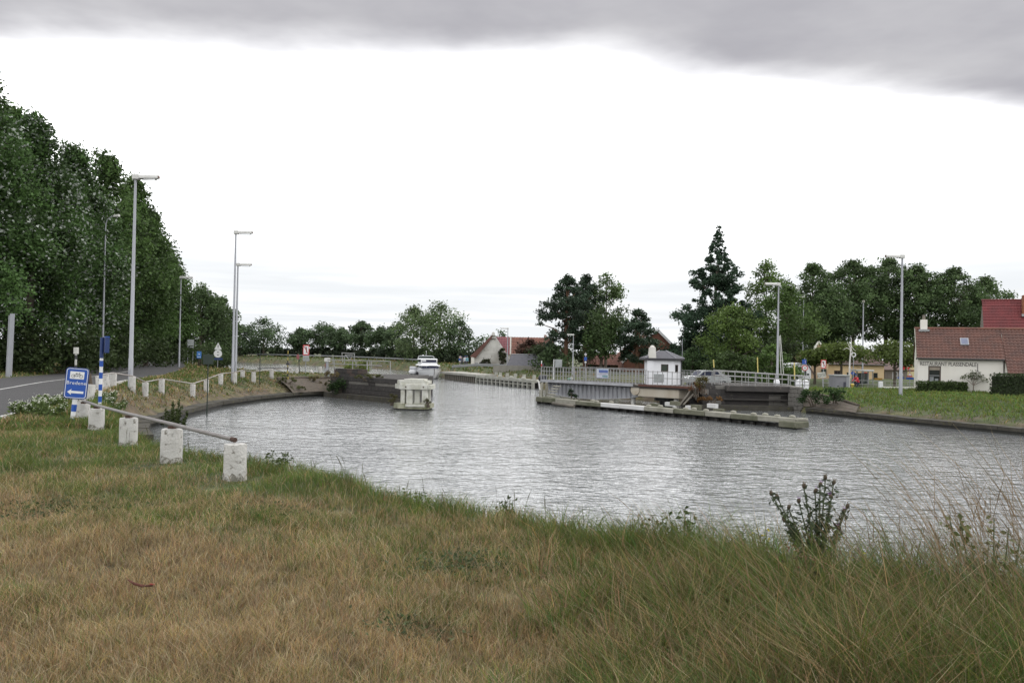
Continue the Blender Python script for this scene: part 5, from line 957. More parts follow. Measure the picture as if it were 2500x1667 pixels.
b = MB(); b.lathe([(0.55, -1.75), (0.5, -1.6), (0.5, -1.25), (0.9, -1.22), (0.9, -0.95)], 16, (ug + 1.6, 2.1, 0)); obj('pivot', b, DARK, br)
for x in (bu(1535), bu(1640)): b = MB(); b.cbox(x - 0.12, x + 0.12, 0.5, 0.8, -1.75, -0.95, 0.02); obj('support_leg', b, WHITEC, br)
b = MB(); b.lathe([(0.26, -0.3), (0.26, 0.3)], 12); obj('end_roller', b, mat('dark_blue_steel', (0.03, 0.035, 0.05), 0.5), br, True, (-0.15, 0.4, 0.12), (0, R(90), 0))
# railings, near and far side: bars, posts
rp = MB(); rp.box(-0.022, 0.022, -0.022, 0.022, 0.05, 1.10); rp = rp.mesh('baluster', RAILM); rq = MB(); rq.box(-0.04, 0.04, -0.04, 0.04, 0.0, 1.13); rq = rq.mesh('rail_post', RAILM)
for v0, nm in ((0.02, 'near'), (4.35, 'far')):
    for z in (1.10, 0.74, 0.40): b = MB(); b.box(0.0, LB if v0 > 1 else bu(1578), v0 - 0.025, v0 + 0.025, z - 0.025, z + 0.025); obj('rail_bar', b, RAILM, br)
    x = 0.0; i = 0
    while x < (LB if v0 > 1 else bu(1578)): put('rail_post' if i % 8 == 0 else 'baluster', rq if i % 8 == 0 else rp, br, (x, v0, 0)); x += 0.30 if v0 < 1 else 0.62; i += 1
for z in (1.02, 0.55): b = MB(); b.box(bu(1580), LB, -0.03, 0.02, z - 0.022, z + 0.022); obj('rail_bar', b, RAILM, br)
for f_ in np.linspace(bu(1582), LB, 10): put('baluster', rp, br, (float(f_), 0.0, -0.02))
# banner on the railing
ban = thing('banner', 'pale blue and white banner tied to the bridge railing', 'banner', A + u_ * bu(1472) + v_ * -0.06, angb); wq = (bu(1486) - bu(1457)); BANW = mat('banner_white', (0.55, 0.58, 0.66), 0.8, 0.15, 1.5)
b = MB(); vs = []
for i in range(9):
    x = -wq / 2 + wq * i / 8; y = -0.015 * math.sin(i * 1.7)
    vs += [(x, y, 0.38), (x, y - 0.008, 0.74), (x, y, 1.12), (x, y + 0.006, 0.38), (x, y, 0.74), (x, y + 0.006, 1.12)]
b.add(vs, [(i * 6 + j, i * 6 + 6 + j, i * 6 + 7 + j, i * 6 + 1 + j) for i in range(8) for j in (0, 1, 3, 4)]); obj('cloth', b, BANW, ban)
for z0, z1, x0, x1, c in ((0.80, 1.0, -0.30, 0.46, (0.12, 0.17, 0.42)), (0.46, 0.60, 0.0, 0.44, (0.22, 0.36, 0.40)), (1.03, 1.07, -0.35, 0.4, (0.3, 0.45, 0.6)), (0.66, 0.70, -0.40, 0.3, (0.45, 0.40, 0.52))):
    b = MB(); b.box(x0 * wq, x1 * wq, -0.034, -0.030, z0, z1); obj('printed_stripe', b, mat('banner_print_%d' % int(z0 * 100), c, 0.8, 0.3, 4), ban)
b = MB(); b.box(-wq / 2, wq / 2, -0.02, 0.01, 0.355, 0.38); obj('hem', b, mat('banner_hem', (0.10, 0.09, 0.22), 0.8), ban)
lb_ = thing('lifebuoy_case', 'small green and white lifebuoy case on the bridge railing', 'lifebuoy case', A + u_ * bu(1384) + v_ * 0.35 + Vector((0, 0, 0.05)), angb); b = MB(); b.cbox(-0.2, 0.12, -0.1, 0.1, 0.0, 0.22, 0.06); obj('body', b, mat('mint_green', (0.20, 0.42, 0.33), 0.5), lb_); b = MB(); b.cbox(0.13, 0.26, -0.1, 0.1, 0.02, 0.27, 0.04); obj('lid', b, SWHITE, lb_)
for x, y0, y1, lb in ((1322, 894, 880, 'short red and white post at the free end of the bridge'), (1352, 894, 877, 'white mast and grey board above the bridge railing')):
    q = at(x, y0, 71 if x < 1340 else 76); o = thing('marker_post', lb, 'post', q); h = at(x, y1, q.y).z - q.z
    b = MB(); b.tube([(0, 0, -1.2), (0, 0, h)], 0.04, 8); obj('shaft', b, SWHITE, o)
    if x < 1340: b = MB(); b.tube([(0, 0, 0.0), (0, 0, h * 0.4)], 0.044, 8); obj('red_band', b, RED, o)
    else: b = MB(); b.box(0.12, 0.75, -0.02, 0.02, -0.05, h); obj('board', b, GREY2, o)
# bridge keeper's hut
HW = mat('hut_render_white', (0.74, 0.75, 0.78), 0.85, 0.12, 0.8, 0.15, col2=(0.58, 0.58, 0.58)); SLATE = mat('grey_slate', (0.075, 0.075, 0.088), 0.8, 0.4, 2.5, 0.5, col2=(0.11, 0.11, 0.125)); FASC = mat('dark_fascia', (0.03, 0.03, 0.035), 0.6); RENDC = mat('rough_white_render', (0.62, 0.61, 0.57), 0.95, 0.35, 1.5, 0.5, col2=(0.46, 0.45, 0.40))
d = 64.5; k = d / 2027; pl = at(1581, 936, d); pr = at(1666, 940, d + 1.0); z0 = DZ - 0.25
hut = thing('keeper_hut', 'small white bridge keeper hut with a hipped slate roof and stub chimney', 'hut', (pl.x, d, z0), 0.0); W1 = (1644 - 1581) * k; W2 = (1667 - 1644) * k; ht = at(1620, 879, d).z - z0; dp = 2.6
pol = [(0, 0), (W1, 0), (W1 + W2, 0.85), (W1 + W2, dp), (0.15, dp)]
def wall_with_hole(b, p0, p1, z0, z1, hx0, hx1, hz0, hz1):
    p0, p1 = Vector(p0), Vector(p1); L_ = (p1 - p0).length; P_ = lambda x, z: (p0.x + (p1.x - p0.x) * x / L_, p0.y + (p1.y - p0.y) * x / L_, z)
    xs_ = [0, hx0, hx1, L_]; zs = [z0, hz0, hz1, z1]
    for i in range(3):
        for j in range(3):
            if i == 1 and j == 1: continue
            b.add([P_(xs_[i], zs[j]), P_(xs_[i + 1], zs[j]), P_(xs_[i + 1], zs[j + 1]), P_(xs_[i], zs[j + 1])], [(0, 1, 2, 3)])
def window(parent, p0, p1, hx0, hx1, hz0, hz1, frame_m, glass_m, inset=0.09, bars=(1, 1), fw=0.05, name='window'):
    """recessed window: reveal, frame, panes"""
    p0, p1 = Vector((*p0, 0)), Vector((*p1, 0)); t = (p1 - p0).normalized(); n = Vector((t.y, -t.x, 0)); P_ = lambda x, y, z: p0 + t * x - n * y + Vector((0, 0, z))
    fr = MB()
    def bx(x0, x1, y0, y1, za, zb_): fr.add([P_(x0, y0, za), P_(x1, y0, za), P_(x1, y1, za), P_(x0, y1, za), P_(x0, y0, zb_), P_(x1, y0, zb_), P_(x1, y1, zb_), P_(x0, y1, zb_)], [(0, 1, 2, 3), (7, 6, 5, 4), (0, 4, 5, 1), (1, 5, 6, 2), (2, 6, 7, 3), (3, 7, 4, 0)])
    i0, i1 = inset, inset + 0.05
    bx(hx0, hx0 + fw, 0.01, i1, hz0, hz1); bx(hx1 - fw, hx1, 0.01, i1, hz0, hz1); bx(hx0 + fw, hx1 - fw, 0.01, i1, hz1 - fw, hz1); bx(hx0 + fw, hx1 - fw, 0.01, i1, hz0, hz0 + fw)
    nxp, nzp = bars
    for i in range(1, nxp): x = hx0 + (hx1 - hx0) * i / nxp; bx(x - fw * 0.35, x + fw * 0.35, i0 - 0.03, i1, hz0 + fw, hz1 - fw)
    for j in range(1, nzp): z = hz0 + (hz1 - hz0) * j / nzp; bx(hx0 + fw, hx1 - fw, i0 - 0.028, i1 - 0.002, z - fw * 0.35, z + fw * 0.35)
    w = obj(name, fr, frame_m, parent)
    for i in range(nxp):
        for j in range(nzp):
            x0 = hx0 + (hx1 - hx0) * i / nxp + 0.02; x1 = hx0 + (hx1 - hx0) * (i + 1) / nxp - 0.02; za = hz0 + (hz1 - hz0) * j / nzp + 0.02; zb_ = hz0 + (hz1 - hz0) * (j + 1) / nzp - 0.02
            g = MB(); g.add([P_(x0, i0 + 0.01, za), P_(x1, i0 + 0.01, za), P_(x1, i0 + 0.01, zb_), P_(x0, i0 + 0.01, zb_)], [(0, 1, 2, 3)]); obj('pane', g, glass_m, w)
    return w
GLASS = mat('window_glass', (0.03, 0.035, 0.035), 0.06, 0.3, 0.8); GLASSG = mat('green_reflecting_glass', (0.045, 0.06, 0.045), 0.08, 0.4, 1.2)
zz = lambda y, x=1620: at(x, y, d).z - z0
b = MB(); h1 = (1613 - 1581) * k, (1631 - 1581) * k; wall_with_hole(b, (0, 0, 0), (W1, 0, 0), 0, ht, h1[0], h1[1], zz(907), zz(889)); l2 = math.hypot(W2, 0.85); wall_with_hole(b, (W1, 0, 0), (W1 + W2, 0.85, 0), 0, ht, l2 * 0.2, l2 * 0.62, zz(908), zz(890))
for p0, p1 in zip(pol[2:], pol[3:] + pol[:1]): b.add([(*p0, 0), (*p1, 0), (*p1, ht), (*p0, ht)], [(0, 1, 2, 3)])
obj('wall', b, HW, hut); window(hut, pol[0], pol[1], h1[0], h1[1], zz(907), zz(889), mat('brown_frame', (0.07, 0.05, 0.04), 0.6), GLASSG); window(hut, pol[1], pol[2], l2 * 0.2, l2 * 0.62, zz(908), zz(890), mat('brown_frame', None), GLASS)
ev = 0.24; cxm, cym = (W1 + W2) / 2, dp / 2; rp_ = [(-ev, -ev), (W1 + 0.15, -ev), (W1 + W2 + ev, 0.75 - ev * 0.3), (W1 + W2 + ev, dp + ev), (-ev, dp + ev)]; ra = [(cxm - 0.25, cym), (cxm + 0.25, cym)]; ztop = zz(856)
b = MB(); n5 = len(rp_); vs = [(*q, ht + 0.14) for q in rp_] + [(*ra[0], ztop), (*ra[1], ztop)]; b.add(vs, [(0, 1, 6, 5), (1, 2, 6), (2, 3, 6), (3, 4, 5, 6), (4, 0, 5), (4, 3, 2, 1, 0)]); rf = obj('roof', b, SLATE, hut)
b = MB(); b.slab(rp_, ht - 0.02, ht + 0.138); obj('fascia', b, FASC, hut)
for i in (0, 1, 2): q = Vector((*rp_[i], ht + 0.16)); e = Vector((*ra[0 if i == 0 else 1], ztop + 0.02)); b = MB(); b.tube([q, e], 0.035, 6); obj('hip_ridge', b, mat('pale_ridge', (0.30, 0.30, 0.33), 0.7), rf)
cw = (1600 - 1586) * k; cx0 = (1586 - 1581) * k - 0.05; b = MB(); b.add([(cx0 - 0.08, -0.22, ht + 0.1), (cx0 + cw + 0.05, -0.22, ht + 0.1), (cx0 + cw + 0.05, 0.4, ht + 0.1), (cx0 - 0.08, 0.4, ht + 0.1), (cx0, -0.18, zz(849)), (cx0 + cw, -0.18, zz(848)), (cx0 + cw, 0.35, zz(848)), (cx0, 0.35, zz(849))], [(0, 3, 2, 1), (0, 1, 5, 4), (1, 2, 6, 5), (2, 3, 7, 6), (3, 0, 4, 7), (4, 5, 6, 7)]); b.lathe([(cw * 0.46, 0), (cw * 0.34, 0.13), (0.05, 0.18)], 10, (cx0 + cw / 2, 0.08, zz(849))); obj('chimney', b, RENDC, hut)
b = MB(); b.box(-0.06, 0.45, -0.10, -0.005, 0, ht - 0.03); obj('chimney_breast', b, HW, hut)
b = MB(); b.tube([(W1 + W2 + 0.1, 0.9, ht), (W1 + W2 + 0.1, 0.9, at(1666, 826, d).z - z0)], 0.02, 6); obj('aerial', b, GALV, hut)
b = MB(); b.tube([(W1 + W2 + 0.03, 0.8, 0), (W1 + W2 + 0.03, 0.8, ht)], 0.04, 6); obj('down_pipe', b, DARK, hut)
b = MB(); b.box(0.25, 1.25, -0.06, -0.01, 0.45, 1.05); obj('dark_panel', b, GREY2, hut)
# timber struts under the outer end
q = at(1660, 975, 59.5); st_ = thing('raking_strut', 'pale raking timber struts propped between bridge end and bank', 'strut', q); 
for a_, c_ in (((1658, 990), (1684, 955)), ((1668, 988), (1692, 962)), ((1697, 946), (1699, 975))): seg(st_, 'strut', at(*a_, 59), at(*c_, 60), 0.075, 4, q, WOODP)
for x, y, h_, lb in ((1700, 945, 0.9, 'orange leaved weed hanging at the outer end of the bridge'), (1716, 938, 1.0, 'green and orange creeper on the abutment corner')):
    p = at(x, y, 59.3); shrub('creeper', lb, p - Vector((0, 0, 0.5)), 0.7, h_, (0.11, 0.05, 0.02) if x < 1710 else (0.07, 0.075, 0.02), 0.11, 12, 45, (0.16, 0.06, 0.02) if x < 1710 else (0.12, 0.07, 0.02))
p = at(1396, 968, 66.5); shrub('creeper', 'dark green creeper hanging in front of the bridge girder', p - Vector((0, 0, 0.5)), 0.45, 1.3, (0.02, 0.045, 0.015), 0.12, 10, 50)
# ---- wooden guide fender in front of the bridge
TIM = mat('mossy_timber', (0.16, 0.158, 0.118), 0.95, 0.6, 1.3, 0.8, col2=(0.075, 0.08, 0.048), spot=(0.34, 0.33, 0.29), spot_at=0.6, streak=False); TIMP = mat('pale_timber', (0.33, 0.32, 0.275), 0.9, 0.5, 1.4, 0.6, col2=(0.17, 0.165, 0.13)); TIMW = mat('white_painted_timber', (0.62, 0.62, 0.62), 0.8, 0.2, 1.2, col2=(0.45, 0.45, 0.43)); TIMD = mat('wet_black_timber', (0.022, 0.02, 0.018), 0.6, 0.4, 2)
f0, f1 = gz(1302, 984, WATER), gz(1942, 1047, WATER); fu = f1 - f0; LF = fu.length; fu.normalize(); fa = math.atan2(fu.y, fu.x)
fe = thing('timber_fender', 'long low mossy timber guide fender lying along the open bridge', 'fender', f0, fa)
def fx(x, yy=1000):
    r = ray(x, yy); den = r.x * -fu.y + r.y * fu.x; kk = (f0.x * -fu.y + f0.y * fu.x - (EYE.x * -fu.y + EYE.y * fu.x)) / den; return (EYE + r * kk - f0).dot(fu)
x = 0.4; i = 0; cuts = [0.3, fx(1405), fx(1466), fx(1513), fx(1572), fx(1720), fx(1850), LF]; rj = random.Random(3)
for i, (xa, xb) in enumerate(zip(cuts, cuts[1:])):
    hh = 0.18 if i == 0 else 0.0; npc = max(1, round((xb - xa) / 2.1))
    for q in range(npc):
        x0, x1 = xa + (xb - xa) * q / npc, xa + (xb - xa) * (q + 1) / npc; j1, j2 = rj.uniform(-0.035, 0.035), rj.uniform(-0.04, 0.03); b = MB(); b.cbox(x0 + 0.015, x1 - 0.015, -0.02 + j1, 0.27 + j1, 0.15 + 0.10 * i / 6 + j2, 0.43 + hh * 0.5 + 0.12 * i / 6 + j2, 0.03); obj('beam', b, TIMW if i in (2, 3) else (TIMP if i == 6 or rj.random() < 0.22 else TIM), fe)
    b = MB(); b.cbox(xa + 0.02, xb - 0.02, 0.36, 0.62, 0.24, 0.45 + hh * 0.3 + 0.11 * i / 6, 0.015); obj('plank', b, TIMP if i % 2 else TIM, fe)
    b = MB(); b.cbox(xa + 0.02, xb - 0.02, 0.66, 1.0, 0.20, 0.40 + hh * 0.3 + 0.11 * i / 6, 0.015); obj('plank', b, TIM, fe)
b = MB(); b.box(0.3, LF - 0.2, 0.35, 0.5, -0.8, 0.20); obj('dark_backing', b, TIMD, fe)
pm = MB(); pm.lathe([(0.15, -1.2), (0.15, 0.16)], 8); pm = pm.mesh('pile', TIMD)
n_ = 26
for i in range(n_ + 1): put('pile', pm, fe, (0.4 + (LF - 0.8) * i / n_, 0.2, 0))
pm = MB(); pm.lathe([(0.17, -0.05), (0.18, 0.07), (0.14, 0.12), (0.05, 0.14)], 10); pm = pm.mesh('pile_cap', TIMP)
for i, x in enumerate((1425, 1445, 1470, 1572, 1590, 1662, 1672, 1712, 1768, 1828, 1846, 1886, 1912)): put('pile_cap', pm, fe, (fx(x), 0.45 if i % 2 else 0.85, 0.44 + 0.11 * (x - 1300) / 650))
b = MB(); b.cbox(LF - 0.9, LF + 0.25, -0.3, 0.9, 0.05, 0.40, 0.04); obj('rotten_end', b, TIM, fe); b = MB(); b.cbox(LF - 0.6, LF + 0.1, 0.0, 1.05, 0.40, 0.56, 0.03); obj('plank', b, TIMP, fe)
b = MB(); b.tube([(fx(1360), -0.42, 0.18), (fx(1412), -0.42, 0.10)], 0.12, 8); obj('floating_log', b, WOODP, fe)
for i in range(7): x0 = fx(1555) + i * 0.9; b = MB(); b.box(x0, x0 + 0.7, 1.2 + (i % 2) * 0.5, 1.45 + (i % 2) * 0.5, 0.40 + (i % 3) * 0.12, 0.66 + (i % 3) * 0.12); obj('stub_block', b, TIMW if i % 2 else TIM, fe)
# nose of upright boards at the channel end with a pale ladder
ns_ = thing('fender_nose', 'weathered board nose with steps at the channel end of the fender', 'fender', f0, fa); bz_ = at(1295, 932, f0.y + 1).z - WATER
for i in range(9): a_ = i / 8; x = -0.35 + 1.25 * a_; y = 1.55 - 1.55 * a_ ** 0.5; b = MB(); b.cbox(x - 0.09, x + 0.09, y - 0.03, y + 0.05, 0.25, 0.62 + (bz_ - 0.62) * (1 - a_ ** 2.2), 0.01); obj('board', b, TIMP, ns_)
b = MB(); b.slab([(-0.4, 1.5), (0.0, 0.3), (0.9, -0.05), (1.6, 0.1), (1.6, 1.4)], 0.18, 0.5); obj('platform', b, TIM, ns_); b = MB(); b.slab([(-0.35, 1.45), (0.05, 0.4), (0.9, 0.1), (1.5, 0.2), (1.5, 1.3)], -0.8, 0.18); obj('dark_foot', b, TIMD, ns_)
for i in range(5): b = MB(); b.cbox(0.55, 1.35, 0.7 + i * 0.18, 0.95 + i * 0.18, 0.5 + i * 0.2, 0.58 + i * 0.2, 0.01); obj('step', b, TIMP, ns_)
b = MB(); b.box(-0.04, 0.04, -0.04, 0.04, 0.0, 1.2, Matrix.Translation((0.62, 0.25, 0.55)) @ Matrix.Rotation(R(-16), 4, 'Y')); obj('white_strut', b, TIMW, ns_)

# ---- right abutment
A0, A1 = at(1712, 990, 61.2), at(1928, 990, 61.5); o = thing('stone_abutment', 'grey stone abutment with a dark overhanging slab beside the open bridge', 'abutment', (A0.x, A0.y, WATER)); B0 = o.location; zt = at(1800, 941, 61.3).z
b = MB(); b.slab([(0.02, 0.12), (A1.x - A0.x, A1.y - A0.y + 0.12), (A1.x - A0.x + 0.3, 8), (0, 9)], -0.4, zt - WATER - 0.3); obj('core', b, BLOCK, o)
xm = at(1770, 950, 61.3).x
blocks(o, (A0.x, A0.y), (xm, A1.y), WATER - 0.2, zt - 0.02, 0.42, 1.0, [BLOCK, BLOCKL], 0.2, 5, B0); blocks(o, (xm + 0.02, A1.y + 0.25), (A1.x, A1.y + 0.25), WATER - 0.2, zt - 0.62, 0.42, 1.05, [BLOCKL, BLOCKL, BLOCK], 0.2, 6, B0)
b = MB(); b.cbox(xm - A0.x, A1.x - A0.x + 0.1, -0.35, 7, zt - WATER - 0.42, zt - WATER, 0.03); obj('deck_slab', b, BLOCK, o)
b = MB(); b.box(xm - A0.x - 0.1, A1.x - A0.x, -0.05, 0.16, zt - WATER - 1.06, zt - WATER - 0.96); obj('string_course', b, DECKM, o)
C0, C1 = at(1929, 990, 61.2), at(1962, 990, 60.4); blocks(o, (C0.x, C0.y), (C1.x, C1.y), WATER - 0.2, zt - 0.0, 0.30, 0.5, [BLOCKL], 0.35, 7, B0)
b = MB(); b.slab([(C0.x - B0.x, C0.y - B0.y + 0.05), (C1.x - B0.x, C1.y - B0.y + 0.05), (C1.x - B0.x + 0.6, 4), (C0.x - B0.x, 4)], -0.4, zt - WATER - 0.02); obj('pier_core', b, BLOCKL, o)
e0 = at(1690, 1000, 60.0); b = MB(); b.slab([(e0.x - B0.x, e0.y - B0.y - 0.1), (A1.x - B0.x, A1.y - B0.y - 0.9), (A1.x - B0.x, A1.y - B0.y + 0.1), (e0.x - B0.x, e0.y - B0.y + 1.5)], -0.3, 0.35); obj('low_ledge', b, STONE, o)
b = MB(); vs = []; rv = [at(1962, 990, 60.3), at(2035, 1000, 57), at(2090, 1005, 54)]
o2 = thing('brick_revetment', 'sloping dark brick revetment between abutment and restaurant bank', 'revetment', (rv[0].x, rv[0].y, WATER)); R0 = o2.location
for i, q in enumerate(rv):
    for j in range(4): vs.append((q.x - R0.x + j * 0.35, q.y - R0.y + j * 0.7, 0.42 + (0.92 - 0.3 * i) * (j / 3) ** 0.7))
b.add(vs, [(i * 4 + j, (i + 1) * 4 + j, (i + 1) * 4 + j + 1, i * 4 + j + 1) for i in range(2) for j in range(3)]); obj('facing', b, RUBBLE, o2); b = MB(); b.tube([Vector(vs[i * 4 + 3]) + Vector((0, 0, 0.03)) for i in range(3)], 0.1, 6); obj('edge_course', b, RUBBLE, o2)
shrub('ivy_shrub', 'dark green bramble trailing down the bank beside the abutment', at(1985, 985, 58.5), 1.3, 0.9, (0.03, 0.06, 0.018), 0.14, 18, 60); shrub('dry_weed', 'rusty dry weed clump on the ledge of the abutment', at(1740, 984, 60.2), 1.3, 0.5, (0.16, 0.085, 0.03), 0.10, 14, 50)
shrub('ivy_shrub', 'green bramble mound at the bend of the right quay', at(2040, 978, 57.5), 1.1, 0.9, (0.035, 0.07, 0.02), 0.14, 16, 60)
# railings on the abutment
def fence_px(label, x0, y0, x1, y1, d0, d1, drop, n, bars=(0.0, 0.5), name='railing', r=0.03, m_=None):
    p = at((x0 + x1) / 2, (y0 + y1) / 2 + drop, (d0 + d1) / 2); o = thing(name, label, 'railing', p)
    for i in range(n + 1):
        f_ = i / n; x = x0 + (x1 - x0) * f_; y = y0 + (y1 - y0) * f_; dd = d0 + (d1 - d0) * f_; seg(o, 'post', at(x, y, dd), at(x, y + drop, dd), r, 6, p, m_)
    for f_ in bars: seg(o, 'rail_bar', at(x0, y0 + drop * f_, d0), at(x1, y1 + drop * f_, d1), r, 6, p, m_)
    return o
fence_px('grey post and rail fence on the abutment beside the hut', 1745, 905, 1926, 916, 61.6, 61.8, 33, 11, (0, 0.33, 0.68))
fence_px('grey railing on the far edge of the abutment deck', 1742, 903, 1976, 918, 67, 66, 26, 9, (0, 0.45))
fence_px('short grey railing end by the two white drums', 1930, 917, 1976, 919, 61.6, 61.2, 26, 4, (0, 0.5))
fence_px('grey fence panel between hut and abutment', 1668, 918, 1712, 921, 60.4, 60.8, 20, 3, (0, 0.55))
px_frame('railing', 'grey diagonal gate brace on the abutment railing', [('diagonal', 1752, 906, 1769, 924, 61.4)], 61.4, (1760, 938, 61.4))
for x, lb in ((1950, 'white drum at the railing end, nearer the bridge'), (1967, 'white drum at the railing end, beside the grass bank'), (1896, 'white block under the deck fence')):
    p = at(x, 944, 64); p.z = zt; o = thing('white_drum', lb, 'drum', p); b = MB(); b.lathe([(0.22, -0.25), (0.23, 0.3), (0.17, 0.42), (0.04, 0.46)], 12); obj('body', b, HW, o, True); b = MB(); b.lathe([(0.235, 0.02), (0.235, 0.07)], 12); obj('band', b, SGREY, o)
# ================================================================ buildings and street things across the water
TILE = mat('pantile_red', (0.145, 0.07, 0.054), 0.85, 0.6, 1.3, 0.5, col2=(0.09, 0.054, 0.047), spot=(0.18, 0.088, 0.06), spot_at=0.6)
TILER = mat('new_red_tile', (0.17, 0.034, 0.036), 0.8, 0.5, 0.9, 0.4, col2=(0.10, 0.028, 0.03)); TILEO = mat('orange_tile', (0.19, 0.082, 0.058), 0.85, 0.55, 1.0, 0.4, col2=(0.115, 0.058, 0.047)); TILEB = mat('brown_tile', (0.13, 0.085, 0.075), 0.85, 0.4, 1.0, 0.3); TILEP = mat('purple_tile', (0.20, 0.075, 0.085), 0.85, 0.4, 0.6, 0.3)
CREAM = mat('cream_painted_brick', (0.74, 0.72, 0.67), 0.9, 0.22, 0.8, 0.35, col2=(0.60, 0.57, 0.51), spot=(0.46, 0.43, 0.37), spot_at=0.68, streak=True); YELW = mat('yellow_render', (0.62, 0.47, 0.28), 0.9, 0.15, 0.4, col2=(0.50, 0.37, 0.23)); OCHRE = mat('ochre_render', (0.50, 0.36, 0.24), 0.9, 0.15, 0.5); BRICK = mat('red_brick', (0.19, 0.085, 0.055), 0.9, 0.45, 2.5, 0.3, col2=(0.13, 0.06, 0.045)); BRICKG = mat('grey_brick', (0.20, 0.175, 0.15), 0.9, 0.4, 2.0, 0.3)
GUT = mat('gutter_dark', (0.03, 0.028, 0.028), 0.5)
def tiles(parent, P, material, tw=0.26, tl=0.34, amp=0.035, name='tile_covering'):
    """rows of curved, overlapping roof tiles over the plane P0 (eave start), P1 (eave end), P2 (ridge end), P3 (ridge start)"""
    P = [Vector(q) for q in P]; W = (P[1] - P[0]).length; H = (P[3] - P[0]).length; nx_ = max(2, int(W / tw)); ny_ = max(2, int(H / tl)); n = (P[1] - P[0]).cross(P[3] - P[0]).normalized()
    if n.z < 0: n = -n
    vs = []; fs = []; k = 4
    for j in range(ny_):
        for e, lift in ((0, 0.045), (1, 0.005)):
            v = (j + e) / ny_; a = P[0].lerp(P[3], v); c = P[1].lerp(P[2], v)
            for i in range(nx_ * k + 1): vs.append(a.lerp(c, i / (nx_ * k)) + n * (lift + amp * math.sin(i / k * 2 * math.pi) + random.uniform(-.004, .004)))
    m_ = nx_ * k + 1
    for j in range(ny_):
        r0, r1 = 2 * j * m_, (2 * j + 1) * m_
        for i in range(m_ - 1): fs.append((r0 + i, r0 + i + 1, r1 + i + 1, r1 + i))
        if j: 
            for i in range(m_ - 1): fs.append((r0 + i, r0 + i + 1, r0 - m_ + i + 1, r0 - m_ + i))
    b = MB(); b.add(vs, fs); o = obj(name, b, material, parent); o['kind'] = 'stuff'; return o
# ---- white restaurant
d = 67; k = d / 2027; zb = -0.95; pL = at(2240, 960, d); r_ = thing('restaurant_building', 'low white restaurant with a long red pantile roof and painted name', 'building', (pL.x, d, zb), R(-23)); k *= 0.915; RZ = lambda x, y, dd=d: at(x, y, dd).z - zb
we = (2434 - 2236) * k; WL = 14.0; dp = 7.0; eh = RZ(2240, 873); rz_ = RZ(2245, 803, d + 2.6)
w0, w1 = (2261 - 2236) * k, (2291 - 2236) * k; wz0, wz1 = RZ(2276, 936), RZ(2276, 893)
b = MB(); wall_with_hole(b, (0, 0, 0), (we, 0, 0), -0.6, eh, w0, w1, wz0, wz1); b.add([(0, 0, -0.6), (0, 0, eh), (0, 2.6, rz_), (0, 5.2, eh), (0, 5.2, -0.6)], [(0, 1, 2, 3, 4)]); b.add([(we, 0, -0.6), (we, 0, eh), (we, 0.9, eh), (we, 0.9, -0.6)], [(0, 1, 2, 3)]); obj('wall', b, CREAM, r_)
b = MB(); b.box(we + 0.02, WL, 0.3, 0.5, -0.6, eh - 1.3); obj('annex_wall', b, CREAM, r_)
window(r_, (0, 0), (we, 0), w0, w1, wz0, wz1, mat('brown_frame', None), GLASS, 0.12, (1, 1), 0.09); b = MB(); b.box(w0 + 0.05, w1 - 0.05, 0.03, 0.09, wz1 - 0.34, wz1 - 0.03); obj('blind_box', b, mat('beige_blind', (0.30, 0.26, 0.21), 0.8), r_); b = MB(); b.box(w0 + 0.09, w1 - 0.09, 0.09, 0.11, wz0 + 0.62, wz0 + 0.68); obj('window_bar', b, mat('grey_bar', (0.25, 0.26, 0.27), 0.6), r_)
for x, dx, z in ((w0 + 0.12, 0.28, 0.55), (w1 - 0.42, 0.25, 0.4)): b = MB(); b.box(x, x + dx, 0.125, 0.128, wz0 + 0.05, wz0 + z); obj('curtain', b, mat('net_curtain', (0.28, 0.30, 0.31), 0.8, 0.4, 6), r_)
rf = thing('roof', '', ''); 
for q in ('label', 'category'): del rf[q]
rf.parent = r_; rf.location = (0, 0, 0)
E = lambda x, z_: (x, -0.28, z_)
ez = eh - 0.04
tiles(rf, [(-0.12, -0.26, ez), (we + 0.1, -0.28, ez), (we + 0.1, 2.6, rz_), (-0.12, 2.6, rz_)], TILE)
lowz = eh - 1.55; tiles(rf, [(we + 0.12, -2.2, lowz - 0.25), (WL, -2.2, lowz - 0.25), (WL, 2.6, rz_), (we + 0.12, 2.6, rz_)], TILE)
b = MB(); b.add([(-0.1, 2.6, rz_ - 0.06), (WL, 2.6, rz_ - 0.06), (WL, 5.5, eh - 0.1), (-0.1, 5.5, eh - 0.1)], [(0, 1, 2, 3)]); obj('rear_slope', b, TILE, rf)
b = MB(); b.add([(-0.1, -0.28, ez - 0.07), (we + 0.1, -0.28, ez - 0.07), (we + 0.1, 2.6, rz_ - 0.07), (-0.1, 2.6, rz_ - 0.07)], [(0, 1, 2, 3)]); obj('underside', b, GUT, rf)
b = MB(); b.add([(we + 0.11, -2.2, lowz - 0.3), (we + 0.11, -0.25, ez - 0.3), (we + 0.11, 2.0, rz_ - 0.3), (we + 0.11, 2.0, 0), (we + 0.11, -2.2, 0)], [(0, 1, 2, 3, 4)]); obj('annex_cheek', b, CREAM, r_)
